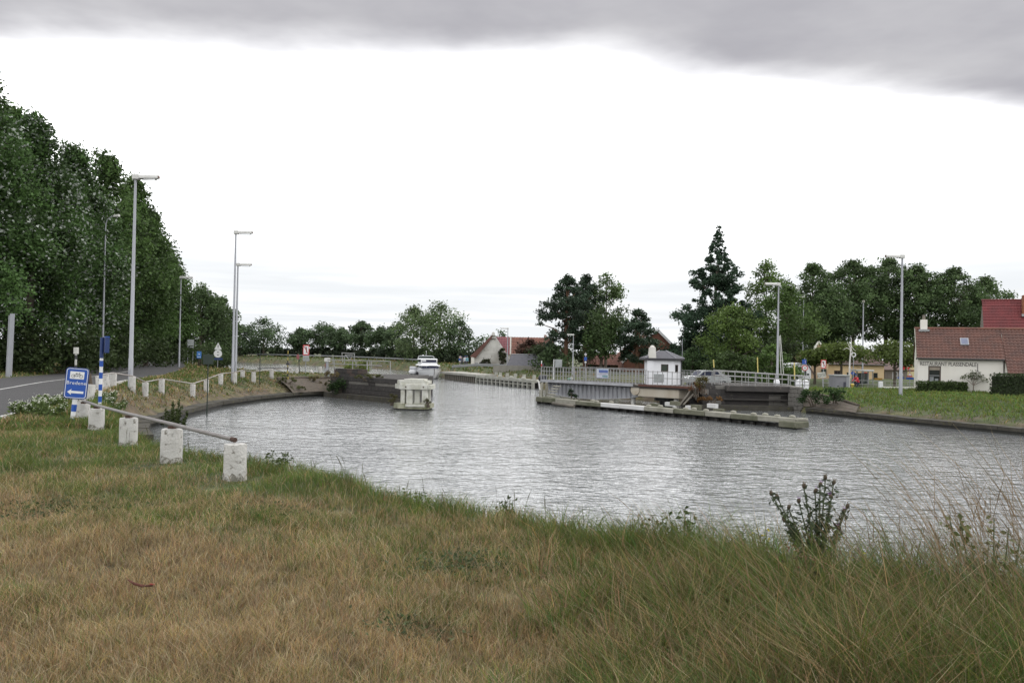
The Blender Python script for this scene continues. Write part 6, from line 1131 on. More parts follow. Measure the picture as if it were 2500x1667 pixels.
b = MB(); b.tube([(-0.15, 2.6, rz_ + 0.04), (WL, 2.6, rz_ + 0.04)], 0.1, 8); obj('ridge_tile', b, TILEO, rf); b = MB(); b.tube([(-0.15, -0.33, ez - 0.02), (we + 0.05, -0.33, ez - 0.02)], 0.06, 8); obj('gutter', b, GUT, rf); b = MB(); b.box(-0.16, -0.10, -0.3, 2.7, 0, 0.2, Matrix.Translation((0, 0, ez - 0.12)) @ Matrix.Shear('XY', 4, (0, 0)) if False else None) if False else MB(); b.add([(-0.17, -0.3, ez - 0.12), (-0.11, -0.3, ez - 0.12), (-0.11, 2.6, rz_ - 0.06), (-0.17, 2.6, rz_ - 0.06), (-0.17, -0.3, ez + 0.06), (-0.11, -0.3, ez + 0.06), (-0.11, 2.6, rz_ + 0.1), (-0.17, 2.6, rz_ + 0.1)], [(0, 1, 2, 3), (7, 6, 5, 4), (0, 4, 5, 1), (1, 5, 6, 2), (2, 6, 7, 3), (3, 7, 4, 0)]); obj('verge_board', b, TIMP, rf)
b = MB(); b.cbox(0.28, 0.80, 2.3, 2.9, rz_ - 0.4, rz_ + 0.75, 0.02); ch = obj('chimney', b, CREAM, rf); b = MB(); b.lathe([(0.13, 0), (0.11, 0.4)], 8, (0.54, 2.6, rz_ + 0.75)); obj('chimney_pot', b, BRICKG, ch); b = MB(); b.box(0.15, 0.95, 2.15, 2.28, rz_ - 0.22, rz_ - 0.05); obj('lead_flashing', b, SGREY, ch)
f_ = 0.545; sx = (2349 - 2236) * k; b = MB(); y0_ = -0.28 + 2.88 * f_; z0_ = ez + (rz_ - ez) * f_; b.box(-0.3, 0.3, -0.42, 0.42, 0.03, 0.13, Matrix.Translation((sx, y0_, z0_)) @ Matrix.Rotation(math.atan2(rz_ - ez, 2.88), 4, 'X')); sk = obj('skylight', b, GALV, rf); b = MB(); b.box(-0.23, 0.23, -0.34, 0.34, 0.131, 0.14, Matrix.Translation((sx, y0_, z0_)) @ Matrix.Rotation(math.atan2(rz_ - ez, 2.88), 4, 'X')); obj('skylight_pane', b, mat('sky_glass', (0.16, 0.18, 0.26), 0.1), sk)
LET = mat('black_lettering', (0.025, 0.02, 0.02), 0.6, 0.1); tm = text_mesh('lettering', 'RESTAURANT PLASSENDALE', 0.50, 0.006, LET, 0.92); wd = max(v_.co.x for v_ in tm.vertices) - min(v_.co.x for v_ in tm.vertices); tw = (2373 - 2241) * k; put('lettering', tm, r_, ((2307 - 2236) * k, -0.012, RZ(2260, 888)), (R(90), 0, 0), (tw / wd, 0.86, 1))
b = MB(); b.box((2376 - 2236) * k - 0.02, (2376 - 2236) * k + 0.02, -0.03, -0.004, RZ(2376, 905), RZ(2376, 887)); b.box((2374 - 2236) * k - 0.03, (2378 - 2236) * k + 0.03, -0.031, -0.005, RZ(2376, 906), RZ(2376, 905)); obj('wall_anchor', b, GUT, r_)
# ---- red roofed house behind
d2 = 84; p = at(2408, 806, d2); zg = -1.3; o = thing('red_roof_house', 'taller house with a steep dark red tiled roof behind the restaurant', 'house', (p.x, d2, zg), R(-24)); kk = d2 / 2027; zt = at(2440, 735, d2 + 4).z - zg; ze = 3.2
b = MB(); b.add([(0, 0, -0.5), (0, 0, ze), (0, 4, zt - 0.1), (0, 8, ze), (0, 8, -0.5)], [(0, 1, 2, 3, 4)]); b.box(0.02, 12, 0.05, 7.95, -0.5, ze); obj('wall', b, BRICKG, o)
rf2 = bpy.data.objects.new('roof', None); C.objects.link(rf2); rf2.parent = o; tiles(rf2, [(-0.05, -0.3, ze - 0.2), (13, -0.3, ze - 0.2), (13, 4, zt), (-0.05, 4, zt)], TILER, 0.3, 0.36, 0.02); b = MB(); b.tube([(-0.1, 4, zt + 0.03), (13, 4, zt + 0.03)], 0.1, 8); obj('ridge_tile', b, TILER, rf2); b = MB(); b.add([(0, 4, zt - 0.05), (13, 4, zt - 0.05), (13, 8.3, ze - 0.2), (0, 8.3, ze - 0.2)], [(0, 1, 2, 3)]); obj('rear_slope', b, TILER, rf2)
cx_ = (2492 - 2408) * kk; b = MB(); b.cbox(cx_, cx_ + 1.3, 2.6, 3.4, zt - 1.6, at(2490, 724, d2 + 3).z - zg, 0.03); chm = obj('chimney', b, mat('orange_brick', (0.26, 0.10, 0.05), 0.9, 0.4, 3), rf2); b = MB(); b.box(cx_ - 0.08, cx_ + 1.4, 2.45, 2.58, zt - 1.75, zt - 1.5); obj('lead_flashing', b, SGREY, chm); b = MB(); b.lathe([(0.16, 0), (0.16, 0.12), (0.05, 0.2)], 8, ((2444 - 2408) * kk, 0.75, ze + 0.75)); obj('roof_vent', b, SWHITE, rf2); b = MB(); b.box(-0.5, -0.05, -0.1, 0.3, ze - 2, ze + 2.0); obj('grey_flue', b, SGREY, o)
# hedges, small tree in front of the restaurant
def hedge(label, p, L_, h, w, base, n=2600, name='hedge', rz=0):
    P = rng.uniform(-1, 1, (n, 3)); f = rng.integers(0, 5, n); 
    P[f == 0, 2] = 1; P[f == 1, 1] = -1; P[f == 2, 1] = -0.9; P[f == 3, 0] = np.sign(P[f == 3, 0]); P = P * np.array([L_ / 2, w / 2, h / 2]) + np.array([0, 0, h / 2]) + rng.normal(size=(n, 3)) * 0.05
    o = thing(name, label, 'hedge', p, rz); put('foliage', leaves('foliage', P, rng.uniform(0.7, 1.3, n) * 0.14, np.array(base)[None] * rng.uniform(0.55, 1.45, n)[:, None], material=LEAF), o); b = MB(); b.box(-L_ / 2 + 0.1, L_ / 2 - 0.1, -w / 2 + 0.12, w / 2 - 0.1, -0.3, h - 0.12); obj('shade_core', b, mat('hedge_shade', (0.02, 0.03, 0.012), 0.95), o); return o  # solid core, coloured dark to stand for the shade inside the hedge
p = at(2298, 955, 65.6); p.z = gzs(p.x, p.y); hedge('low clipped hedge under the restaurant window', p, (2354 - 2243) * 65.6 / 2027, 0.8, 0.9, (0.06, 0.092, 0.028)); p = at(2492, 955, 61); p.z = gzs(p.x, p.y); hedge('tall dark hedge beside the lean-to roof', p, (2555 - 2430) * 61 / 2027, 1.6, 1.4, (0.036, 0.056, 0.02))
p = at(2376, 955, 65); p.z = gzs(p.x, p.y); cl = np.array([(-0.7, 0, 1.15, 0.35), (-0.3, 0, 1.3, 0.4), (0.15, 0, 1.5, 0.4), (0.5, 0, 1.25, 0.4), (0.85, 0, 1.0, 0.3), (0.1, 0.2, 1.1, 0.35)]); P, S, Cc, D_ = crown_pts(cl, 70, 0.13, (0.10, 0.12, 0.06), 0.3, 0.7); tb = MB(); tb.tube([(0, 0, -0.2), (0.02, 0, 0.6), (0.05, 0, 1.1)], [0.05, 0.04, 0.02], 6)
for c in cl[:5]: tb.tube([(0.02, 0, 0.55), (c[0] * 0.6, c[1], c[2] * 0.8), tuple(c[:3])], [0.03, 0.02, 0.01], 5)
plant('ornamental_tree', 'small thin ornamental tree against the white restaurant wall', 'tree', (leaves('crown', P, S, Cc, material=LEAF, out=D_), tb.mesh('trunk', PALEBARK)), p)
# ---- lamps on this side
gR = 'street lamps across the water'
lamp_px('tall grey street lamp standing on the grass before the restaurant', 2199, 2203, 629, 60.5, True, gR, r0=0.13); lamp_px('grey street lamp rising behind the abutment railing', 1896, 1901, 696, 74, True, gR, r0=0.12); lamp_px('far thin street lamp in front of the yellow house', 2106, 2108, 738, 92, True, gR, r0=0.1, rz=1.2, sc=0.8); lamp_px('far lamp head peeping over the broad green tree', 1962, 1962, 727, 118, True, gR, r0=0.09, sc=0.8); lamp_px('thin far street lamp beside the ash and barn', 1146, 1146, 810, 168, True, gR, r0=0.1, sc=1.0); lamp_px('thin far street lamp in front of the old barn', 1239, 1240, 803, 122, True, gR, r0=0.09, sc=0.8); lamp_px('slim lamp among the pines beside the bridge', 1400, 1400, 818, 96, True, gR, r0=0.08, sc=0.6)
# masts of a laid-up boat beside the mid lamp
p = at(1912, 915, 78); o = thing('mast_tripod', 'pair of thin pale masts leaning together beside the mid lamp', 'mast', p)
for a_, c_ in (((1903, 820), (1907, 914)), ((1905, 818), (1913, 914))): seg(o, 'mast', at(*a_, 78), at(*c_, 78), 0.035, 6, p, LAMPC)
seg(o, 'cross_tie', at(1903, 880, 78), at(1913, 880, 78), 0.02, 6, p, LAMPC)
for x, y0, y1, dd, lb in ((1850, 872, 925, 72, 'leaning yellow marker post with a dark foot'), (1743, 878, 905, 74, 'yellow marker post behind the parked car'), (1940, 885, 944, 66, 'yellow post at the end of the deck railing')):
    p = at(x, y1, dd); o = thing('marker_post', lb, 'post', p); h = at(x, y0, dd).z - p.z; b = MB(); b.tube([(0, 0, -0.6), (0, 0, h * 0.3)], 0.045, 8); obj('foot', b, DARK, o); b = MB(); b.tube([(0, 0, h * 0.3), (-0.06, 0, h)], 0.05, 8); obj('shaft', b, mat('pale_yellow_paint', (0.62, 0.52, 0.18), 0.6, 0.2), o)
# ---- brick house with white bargeboards
d = 116; k = d / 2027; zg = -1.35; p = at(1520, 900, d); o = thing('brick_house', 'red brick house with a steep gable, white bargeboards and wagon wheel', 'house', (p.x, d, zg)); Z = lambda y, x=1600, dd=d: at(x, y, dd).z - zg; X_ = lambda x: (x - 1520) * k
g0, ga, g1 = X_(1545), X_(1603), X_(1664); ze = Z(866, 1664); zt = Z(807)
b = MB(); b.add([(g0 - 1.2, 0, -0.5), (g1, 0, -0.5), (g1, 0, ze), (ga, 0, zt), (g0 - 1.2, 0, ze)], [(0, 1, 2, 3, 4)]); b.box(g0 - 1.1, g1 - 0.1, 0.05, 9, -0.5, ze - 0.2); obj('wall', b, BRICK, o)
rf3 = bpy.data.objects.new('roof', None); C.objects.link(rf3); rf3.parent = o; th = 0.0
b = MB(); b.add([(g1 + 0.35, -0.3, ze - 0.35), (g1 + 0.35, 9, ze - 0.35), (ga, 9, zt + 0.12), (ga, -0.3, zt + 0.12)], [(0, 1, 2, 3)]); obj('far_slope', b, TILEO, rf3); tiles(rf3, [(g0 - 1.5, 9, ze - 0.35), (g0 - 1.5, -0.3, ze - 0.35), (ga, -0.3, zt + 0.12), (ga, 9, zt + 0.12)], TILEO, 0.4, 0.5, 0.03)
def board(par, nm, a, c, t_, m_, y0=-0.36, y1=-0.28): b = MB(); bar2(b, a[0], a[1], c[0], c[1], t_, y0, y1 - y0); return obj(nm, b, m_, par)
board(rf3, 'bargeboard', (ga - 0.02, zt + 0.12), (g1 + 0.4, ze - 0.38), 0.16, SWHITE); board(rf3, 'bargeboard', (ga + 0.02, zt + 0.12), (ga - 2.2, zt + 0.12 - 2.2 * (zt - ze) / (ga - g0 + 1.2)), 0.15, SWHITE, -0.37, -0.29)
b = MB(); b.cbox(ga - 2.6, ga - 1.8, 3.2, 4.0, zt - 1.6, zt + 0.9, 0.03); obj('chimney', b, BRICK, rf3)
px0, px1, pa = X_(1515), X_(1590), X_(1563); zp = Z(885, 1520); zpt = Z(836)
b = MB(); b.add([(px0 + 0.3, -1.2, -0.5), (px1 - 0.3, -1.2, -0.5), (px1 - 0.3, -1.2, zp + 0.2), (pa, -1.2, zpt - 0.15), (px0 + 0.3, -1.2, zp + 0.2)], [(0, 1, 2, 3, 4)]); b.box(px0 + 0.35, px1 - 0.35, -1.15, 0, -0.5, zp); obj('porch_wall', b, BRICK, o); board(o, 'porch_bargeboard', (px0, zp), (pa, zpt), 0.13, SWHITE, -1.4, -1.3); b = MB(); b.add([(px0, -1.3, zp), (pa, -1.3, zpt), (pa, 1.5, zpt), (px0, 1.5, zp)], [(0, 1, 2, 3)]); b.add([(px1, -1.3, zp), (pa, -1.3, zpt), (pa, 1.5, zpt), (px1, 1.5, zp)], [(0, 1, 2, 3)]); obj('porch_roof', b, TILEO, o)
wr = thing('wagon_wheel', 'pale wooden wagon wheel hung on the brick gable', 'wheel', (p.x + X_(1560), d - 1.28, zg + Z(862)));
ring(wr, 'rim', disc(0.40, 20), disc(0.26, 20), -0.05, 0.06, mat('pale_wood', (0.55, 0.40, 0.25), 0.8, 0.3, 4))
for i in range(8): a_ = i * math.pi / 4; b = MB(); bar2(b, 0.06 * math.cos(a_), 0.06 * math.sin(a_), 0.27 * math.cos(a_), 0.27 * math.sin(a_), 0.02, -0.045, 0.04); obj('spoke', b, mat('pale_wood', None), wr)
b = MB(); b.box(X_(1573), X_(1580), -0.09, -0.01, Z(871), Z(854)); w_ = obj('window', b, SGREY, o); b = MB(); b.box(X_(1580) + 0.02, X_(1584), -0.08, -0.01, Z(871), Z(854)); obj('pane', b, GLASS, w_)
for x0, x1 in ((1572, 1582), (1608, 1614)): b = MB(); b.box(X_(x0), X_(x1), -1.24, -1.19, Z(912), Z(888)) if x0 < 1600 else b.box(X_(x0), X_(x1), -0.06, -0.01, Z(868), Z(855)); obj('window', b, GLASS, o)
b = MB(); b.box(X_(1437), X_(1510), 0.5, 5, -0.5, Z(889, 1470)); obj('wing_wall', b, mat('brown_brick', (0.13, 0.085, 0.055), 0.9, 0.4, 2.5), o); tiles(rf3, [(X_(1434), 0.1, Z(889, 1470) - 0.1), (X_(1515), 0.1, Z(889, 1470) - 0.1), (X_(1515), 3.0, Z(864, 1470)), (X_(1434), 3.0, Z(864, 1470))], TILEO, 0.4, 0.5, 0.03)
for x in (1448, 1465, 1482): b = MB(); b.box(X_(x), X_(x + 8), 0.44, 0.49, Z(908, 1470), Z(893, 1470)); obj('window', b, GLASS, o)
# ---- old barn, long house, shed, concrete fence
d = 130; k = d / 2027; zg = -0.75; p = at(1150, 890, d); o = thing('old_barn', 'old barn with a flaking whitewashed gable and red tile roof', 'barn', (p.x, d, zg)); Z = lambda y, x=1200: at(x, y, d).z - zg; X_ = lambda x: (x - 1150) * k
PLAST = mat('flaking_whitewash', (0.60, 0.59, 0.56), 0.95, 0.45, 0.45, 0.5, col2=(0.30, 0.28, 0.25), spot=(0.14, 0.11, 0.07), spot_at=0.58)
ax, ex0, ex1 = X_(1203), X_(1152), X_(1243); za = Z(817); ze0 = Z(868, 1155); ze1 = Z(872, 1240)
b = MB(); b.add([(ex0, 0, -0.5), (ex1, 0, -0.5), (ex1, 0, ze1), (ax + 0.2, 0, za), (ax - 0.2, 0, za), (ex0 + 0.3, 0, ze0)], [(0, 1, 2, 3, 4, 5)]); b.box(ex0 + 0.2, ex1 - 0.2, 0.05, 8, -0.5, min(ze0, ze1) - 0.1); obj('gable_wall', b, PLAST, o)
b = MB(); b.box(X_(1150), X_(1158), -0.25, 0.0, -0.5, ze0 - 0.1); obj('pale_pier', b, CREAM, o); b = MB(); b.box(X_(1160), X_(1167), -0.05, -0.01, -0.5, Z(886)); obj('grey_door', b, SGREY, o); b = MB(); b.box(X_(1178), X_(1190), -0.05, -0.01, -0.5, Z(886)); obj('dark_doorway', b, GUT, o); b = MB(); b.cbox(ax - 0.35, ax + 0.4, -0.08, -0.01, za - 0.75, za - 0.62, 0.01); obj('lintel', b, mat('old_wood', None), o)
rf4 = bpy.data.objects.new('roof', None); C.objects.link(rf4); rf4.parent = o
b = MB(); b.add([(X_(1147), -0.3, ze0 - 0.15), (ax - 0.15, -0.3, za + 0.02), (ax - 0.15, 9, za + 0.02), (X_(1147), 9, ze0 - 0.15), (X_(1147) + 0.9, -0.28, ze0 - 0.35), (ax - 0.25, -0.28, za - 0.6)], [(0, 1, 2, 3), (0, 1, 5, 4)]); obj('tile_slope', b, mat('old_red_tile', (0.17, 0.085, 0.07), 0.9, 0.5, 0.8), rf4); b = MB(); b.lathe([(0.3, 0), (0.2, 0.45), (0.02, 0.55)], 8, (ax, 0, za - 0.1)); obj('gable_crest', b, PLAST, rf4)
shrub('ivy_shrub', 'ivy climbing the corner of the old barn', (p.x + X_(1228), d - 0.5, zg), 0.8, 3.2, (0.045, 0.055, 0.025), 0.3, 16, 50); shrub('ivy_shrub', 'dark shrub at the foot of the barn gable', (p.x + X_(1186), d - 1.5, zg), 0.9, 1.3, (0.04, 0.045, 0.022), 0.25, 12, 40)
d3 = 138; p = at(1212, 880, d3); o = thing('long_house', 'long house with a purple and orange red tiled roof behind the barn', 'house', (p.x, d3, zg)); k3 = d3 / 2027; z3 = lambda y, x=1260: at(x, y, d3).z - zg; x3 = lambda x: (x - 1212) * k3
b = MB(); b.box(x3(1215), x3(1345), 0.1, 6, -0.5, z3(862)); obj('wall', b, CREAM, o); rf5 = bpy.data.objects.new('roof', None); C.objects.link(rf5); rf5.parent = o
for xa, xb, m_ in ((1210, 1244, TILEP), (1247, 1352, TILEO)): tiles(rf5, [(x3(xa), -0.2, z3(866)), (x3(xb), -0.2, z3(866)), (x3(xb), 3, z3(822)), (x3(xa), 3, z3(822))], m_, 0.45, 0.55, 0.03)
b = MB(); b.box(x3(1244), x3(1247), -0.3, 3.2, z3(866), z3(865) + 0.1); b.add([(x3(1244), -0.35, z3(866)), (x3(1247.5), -0.35, z3(866)), (x3(1247.5), 3.0, z3(820.5)), (x3(1244), 3.0, z3(820.5))], [(0, 1, 2, 3)]); obj('parapet', b, mat('pale_parapet', (0.48, 0.46, 0.42), 0.9), rf5); b = MB(); b.cbox(x3(1329), x3(1335), 2.6, 3.3, z3(824), z3(820) + 0.35, 0.03); obj('chimney', b, mat('pink_brick', (0.42, 0.30, 0.27), 0.9), rf5)
d4 = 112; p = at(1235, 893, d4); o = thing('shed', 'low shed with a dark grey slate roof behind the concrete fence', 'shed', (p.x, d4, zg)); z4 = lambda y, x=1290: at(x, y, d4).z - zg; k4 = d4 / 2027; b = MB(); b.add([((1237 - 1235) * k4, 0, z4(893)), ((1342 - 1235) * k4, 0, z4(893)), ((1340 - 1235) * k4, 3, z4(866)), ((1248 - 1235) * k4, 3, z4(866))], [(0, 1, 2, 3)]); obj('roof', b, SLATE, o); b = MB(); b.box(0.3, (1340 - 1235) * k4, 0.1, 4, -0.5, z4(894)); obj('wall', b, BRICKG, o); b = MB(); b.tube([((1248 - 1235) * k4, 3, z4(865.5)), ((1340 - 1235) * k4, 3, z4(865.5))], 0.06, 6); obj('ridge', b, SGREY, o)
d5 = 108; p = at(1205, 905, d5); o = thing('concrete_fence', 'grey concrete panel fence in front of the shed', 'fence', (p.x, d5, zg)); o['kind'] = 'thing'; k5 = d5 / 2027; z5 = lambda y: at(1280, y, d5).z - zg; CONC = mat('panel_concrete', (0.27, 0.26, 0.23), 0.9, 0.3, 0.8, 0.3); pm = MB(); wpx = 15 * k5; pm.cbox(0.04, wpx - 0.04, 0, 0.06, -0.4, z5(893), 0.01); pm = pm.mesh('panel', CONC); pp = MB(); pp.cbox(-0.06, 0.06, -0.05, 0.09, -0.4, z5(892), 0.01); pp = pp.mesh('fence_post', CONC)
for i in range(12): put('panel', pm, o, (i * wpx, 0, 0)); put('fence_post', pp, o, (i * wpx, 0, 0))
# ---- yellow houses, shelter and street clutter
d = 100; k = d / 2027; zg = -1.35; p = at(2020, 935, d); o = thing('yellow_house', 'long low yellow rendered house with a brown tiled roof', 'house', (p.x, d, zg)); Z = lambda y, x=2080: at(x, y, d).z - zg; X_ = lambda x: (x - 2020) * k
b = MB(); wall_with_hole(b, (X_(2018), 0, 0), (X_(2158), 0, 0), -0.5, Z(890), X_(2036) - X_(2018), X_(2053) - X_(2018), Z(918), Z(905)); b.box(X_(2019), X_(2157), 0.3, 6, -0.5, Z(891)); obj('wall', b, YELW, o); window(o, (X_(2018), 0), (X_(2158), 0), X_(2036) - X_(2018), X_(2053) - X_(2018), Z(918), Z(905), mat('brown_frame', None), GLASS, 0.08, (2, 1))
for xa, xb in ((2132, 2142), (2067, 2072)): b = MB(); b.box(X_(xa), X_(xb), -0.05, -0.01, Z(926), Z(909)); w_ = obj('window', b, DGREEN, o); b = MB(); b.box(X_(xa) + 0.08, X_(xb) - 0.08, -0.06, -0.052, Z(925), Z(910)); obj('pane', b, GLASS, w_)
rf6 = bpy.data.objects.new('roof', None); C.objects.link(rf6); rf6.parent = o; tiles(rf6, [(X_(2010), -0.3, Z(889.5)), (X_(2165), -0.3, Z(889.5)), (X_(2150), 3.2, Z(852)), (X_(2025), 3.2, Z(852))], TILEB, 0.35, 0.42, 0.03); b = MB(); b.tube([(X_(2012), -0.35, Z(890)), (X_(2163), -0.35, Z(890))], 0.07, 6); obj('gutter', b, GUT, rf6)
d = 98; k = d / 2027; p = at(1955, 930, d); o = thing('ochre_gable_house', 'ochre gable house with green window behind the canal sign', 'house', (p.x, d, zg)); Z = lambda y, x=1990: at(x, y, d).z - zg; X_ = lambda x: (x - 1955) * k
b = MB(); b.add([(X_(1979), 0, -0.5), (X_(2022), 0, -0.5), (X_(2022), 0, Z(862)), (X_(1996), 0, Z(835)), (X_(1979), 0, Z(866))], [(0, 1, 2, 3, 4)]); b.box(X_(1979) + 0.1, X_(2021), 0.05, 7, -0.5, Z(868)); obj('wall', b, OCHRE, o); b = MB(); b.add([(X_(1957), -0.1, -0.5), (X_(1979), -0.1, -0.5), (X_(1979), -0.1, Z(893)), (X_(1972), -0.1, Z(887)), (X_(1957), -0.1, Z(887))], [(0, 1, 2, 3, 4)]); b.box(X_(1958), X_(1978), -0.05, 4, -0.5, Z(896)); obj('white_annex', b, HW, o); b = MB(); b.add([(X_(1955), -0.15, Z(888)), (X_(1971), -0.15, Z(888)), (X_(1987), -0.15, Z(912)), (X_(1984), -0.15, Z(914)), (X_(1970), -0.15, Z(891)), (X_(1955), -0.15, Z(890))], [(0, 1, 2, 3, 4, 5)]); obj('annex_roof_edge', b, TILEB, o)
for a_, c_ in (((1996, 834), (2024, 863)), ((1996, 834), (1976, 868))): board(o, 'verge', (X_(a_[0]), Z(a_[1])), (X_(c_[0]), Z(c_[1])), 0.1, CREAM, -0.2, -0.1)
for xa, xb, ya, yb in ((2004, 2016, 914, 900), (1963, 1967, 918, 905), (1969, 1974, 916, 912)): b = MB(); b.box(X_(xa), X_(xb), -0.16, -0.11, Z(ya), Z(yb)); obj('window', b, DGREEN, o)
b = MB(); b.box(X_(1975), X_(1989), -0.4, -0.3, Z(890), Z(885)); obj('name_board', b, SWHITE, o)
d = 104; k = d / 2027; p = at(2160, 930, d); o = thing('grey_brick_house', 'grey brown brick house with a white framed window by the restaurant', 'house', (p.x, d, zg)); Z = lambda y, x=2190: at(x, y, d).z - zg; X_ = lambda x: (x - 2160) * k
b = MB(); wall_with_hole(b, (0, 0, 0), (X_(2215), 0, 0), -0.5, Z(902), X_(2179), X_(2191), Z(927), Z(908)); b.box(0.05, X_(2214), 0.3, 5, -0.5, Z(903)); obj('wall', b, BRICKG, o); window(o, (0, 0), (X_(2215), 0), X_(2179), X_(2191), Z(927), Z(908), SWHITE, GLASS, 0.06, (2, 2), 0.07); b = MB(); b.add([(-0.2, -0.3, Z(903)), (X_(2217), -0.3, Z(903)), (X_(2212), 2.5, Z(882)), (0.2, 2.5, Z(882))], [(0, 1, 2, 3)]); obj('roof', b, TILEB, o)
d = 106; k = d / 2027; p = at(2225, 930, d); o = thing('cream_house', 'small cream and red gabled house seen past the restaurant corner', 'house', (p.x, d, zg)); Z = lambda y, x=2228: at(x, y, d).z - zg; X_ = lambda x: (x - 2225) * k; b = MB(); b.add([(X_(2212), 0, -0.5), (X_(2250), 0, -0.5), (X_(2250), 0, Z(903)), (X_(2224), 0, Z(891)), (X_(2212), 0, Z(904))], [(0, 1, 2, 3, 4)]); obj('wall', b, mat('cream_yellow', (0.66, 0.58, 0.34), 0.9), o); board(o, 'verge', (X_(2224), Z(890)), (X_(2211), Z(905)), 0.1, RED, -0.2, -0.1); b = MB(); b.box(X_(2213), X_(2232), -0.06, -0.01, Z(906), Z(903)); obj('red_fascia', b, TILER, o)
# white campers or vans behind the railing
d = 90; k = d / 2027
for x0, x1, y0, y1, lb in ((1915, 1934, 912, 893, 'white van end with a dark rear window behind the railing'), (1938, 1958, 912, 892, 'white camper body between the lamp and the round sign')):
    p = at(x0, 930, d); p.z = zg; o = thing('parked_van', lb, 'van', p); W_ = (x1 - x0) * k; b = MB(); b.cbox(0, W_, 0, 2.0, 0.35, at(x0, y0, d).z - zg + 0.9, 0.08); obj('body', b, HW, o); b = MB(); b.box(0.1, W_ - 0.1, -0.02, 0.0, at(x0, y0 - 5, d).z - zg, at(x0, y1 + 3, d).z - zg); obj('window', b, TINT, o); b = MB(); b.cbox(0, W_, 0.0, 2.0, at(x0, y0, d).z - zg + 0.9, at(x0, y1, d).z - zg + 0.3, 0.08); obj('roof', b, GEL, o)
    for xx in (0.3, W_ - 0.3): b = MB(); b.lathe([(0.28, -0.1), (0.28, 0.1)], 14); obj('wheel', b, BLK, o, loc=(xx, 0.1, 0.28), rot=(R(90), 0, 0))
def car(label, p, rz, colm, ln=3.9):
    o = thing('parked_car', label, 'car', p, rz); prof = [(-1.95, 0.35), (-1.95, 0.75), (-1.7, 0.88), (-1.15, 0.93), (-0.6, 1.40), (0.75, 1.42), (1.5, 0.95), (1.9, 0.85), (1.95, 0.4)]; b = MB(); b.prism(prof, -0.8, 0.8); obj('body', b, colm, o, True)
    b = MB(); b.prism([(-1.02, 0.95), (-0.55, 1.33), (0.7, 1.35), (1.3, 0.96)], -0.815, -0.803); b.prism([(-1.02, 0.95), (-0.55, 1.33), (0.7, 1.35), (1.3, 0.96)], 0.803, 0.815); obj('side_glass', b, TINT, o); b = MB(); b.add([(-1.18, -0.7, 0.93), (-1.18, 0.7, 0.93), (-0.64, 0.65, 1.39), (-0.64, -0.65, 1.39)], [(0, 1, 2, 3)]); obj('windscreen', b, TINT, o)
    for x in (-1.2, 1.2):
        for y in (-0.72, 0.72): b = MB(); b.lathe([(0.30, -0.1), (0.30, 0.1)], 14); w_ = obj('wheel', b, BLK, o, loc=(x, y, 0.3), rot=(R(90), 0, 0)); b = MB(); b.lathe([(0.17, -0.105), (0.17, 0.105)], 10); obj('rim', b, GALV, w_)
    for y in (-0.6, 0.6): b = MB(); b.box(-1.97, -1.94, y - 0.15, y + 0.15, 0.62, 0.75); obj('headlight', b, LENS, o)
    return o
p = at(1724, 925, 72); p.z = -1.0; car('silver car parked behind the abutment railing beside the hut', p, 0.2, mat('silver_paint', (0.40, 0.42, 0.43), 0.25, 0.1, metal=0.4)); p = at(1858, 945, 88); p.z = zg; car('white car low behind the deck railing', p, 0.0, GEL)
# signs
def sign_post(label, x, yb, d, top, parts, rp=0.04, name='traffic_sign', pm=None):
    p = at(x, yb, d); o = thing(name, label, 'sign', p, face_cam(p)); s_ = d / 2027; b = MB(); b.tube([(0, 0, -1.2), (0, 0, at(x, top, d).z - p.z)], rp, 8); obj('post', b, pm or GALV, o)
    for (kind, xc, yc, w, h, m_, nm) in parts:
        z = at(xc, yc, d).z - p.z; cx = (xc - x) * s_; y = -0.07
        if nm == 'rim' or nm.startswith('red_border'): ring(o, nm, disc(w / 2 * s_), disc(w * 0.36 * s_), -0.078, 0.006, m_, cx, z)
        elif kind == 'disc': plate(o, nm, disc(w / 2 * s_), y, 0.02, m_, cx, z)
        elif kind == 'tri': plate(o, nm, [(-w / 2 * s_, -h / 2 * s_), (w / 2 * s_, -h / 2 * s_), (0, h / 2 * s_)], y - (0.006 if 'inner' in nm else 0), 0.02, m_, cx, z)
        elif kind == 'bar': plate(o, nm, rrect(w * s_, h * s_, 0.01, 1), -0.076, 0.005, m_, cx, z)
        else: plate(o, nm, rrect(w * s_, h * s_, 0.02, 1), y, 0.02, m_, cx, z)
    return o
sign_post('round red ringed white sign below a blue square sign', 1964, 930, 76, 874, [('rect', 1963, 883, 10, 11, BLUE, 'blue_panel'), ('bar', 1965.5, 883, 2.4, 7, mat('lilac', (0.3, 0.28, 0.55), 0.5), 'blue_symbol'), ('rect', 1964, 890.5, 11, 3, GREY2, 'grey_plate'), ('disc', 1964.5, 898, 14, 14, SWHITE, 'round_panel'), ('disc', 1964.5, 898, 14, 14, RED, 'rim'), ('bar', 1964.5, 898, 5, 3, GREY2, 'round_symbol'), ('rect', 1965.5, 911, 3, 8, DARK, 'dark_plate')])
o, s_ = canal_sign('red framed white canal sign above the lettered white board', 2010, 930, 72, 878, 899, 12); done(o)
p = at(2009, 935, 71); o = thing('lettered_board', 'tilted white board with two rows of dark lettering', 'sign', p, 0, None, rot=(0, R(-9), face_cam(p))); s_ = 71 / 2027; z = at(2009, 915, 71).z - p.z; plate(o, 'panel', rrect(19 * s_, 13 * s_, 0.02, 1), -0.07, 0.02, mat('cream_sign', (0.58, 0.58, 0.53), 0.6), 0, z); b = MB(); b.tube([(0, 0, -1), (0, 0, z)], 0.03, 8); obj('post', b, GALV, o)
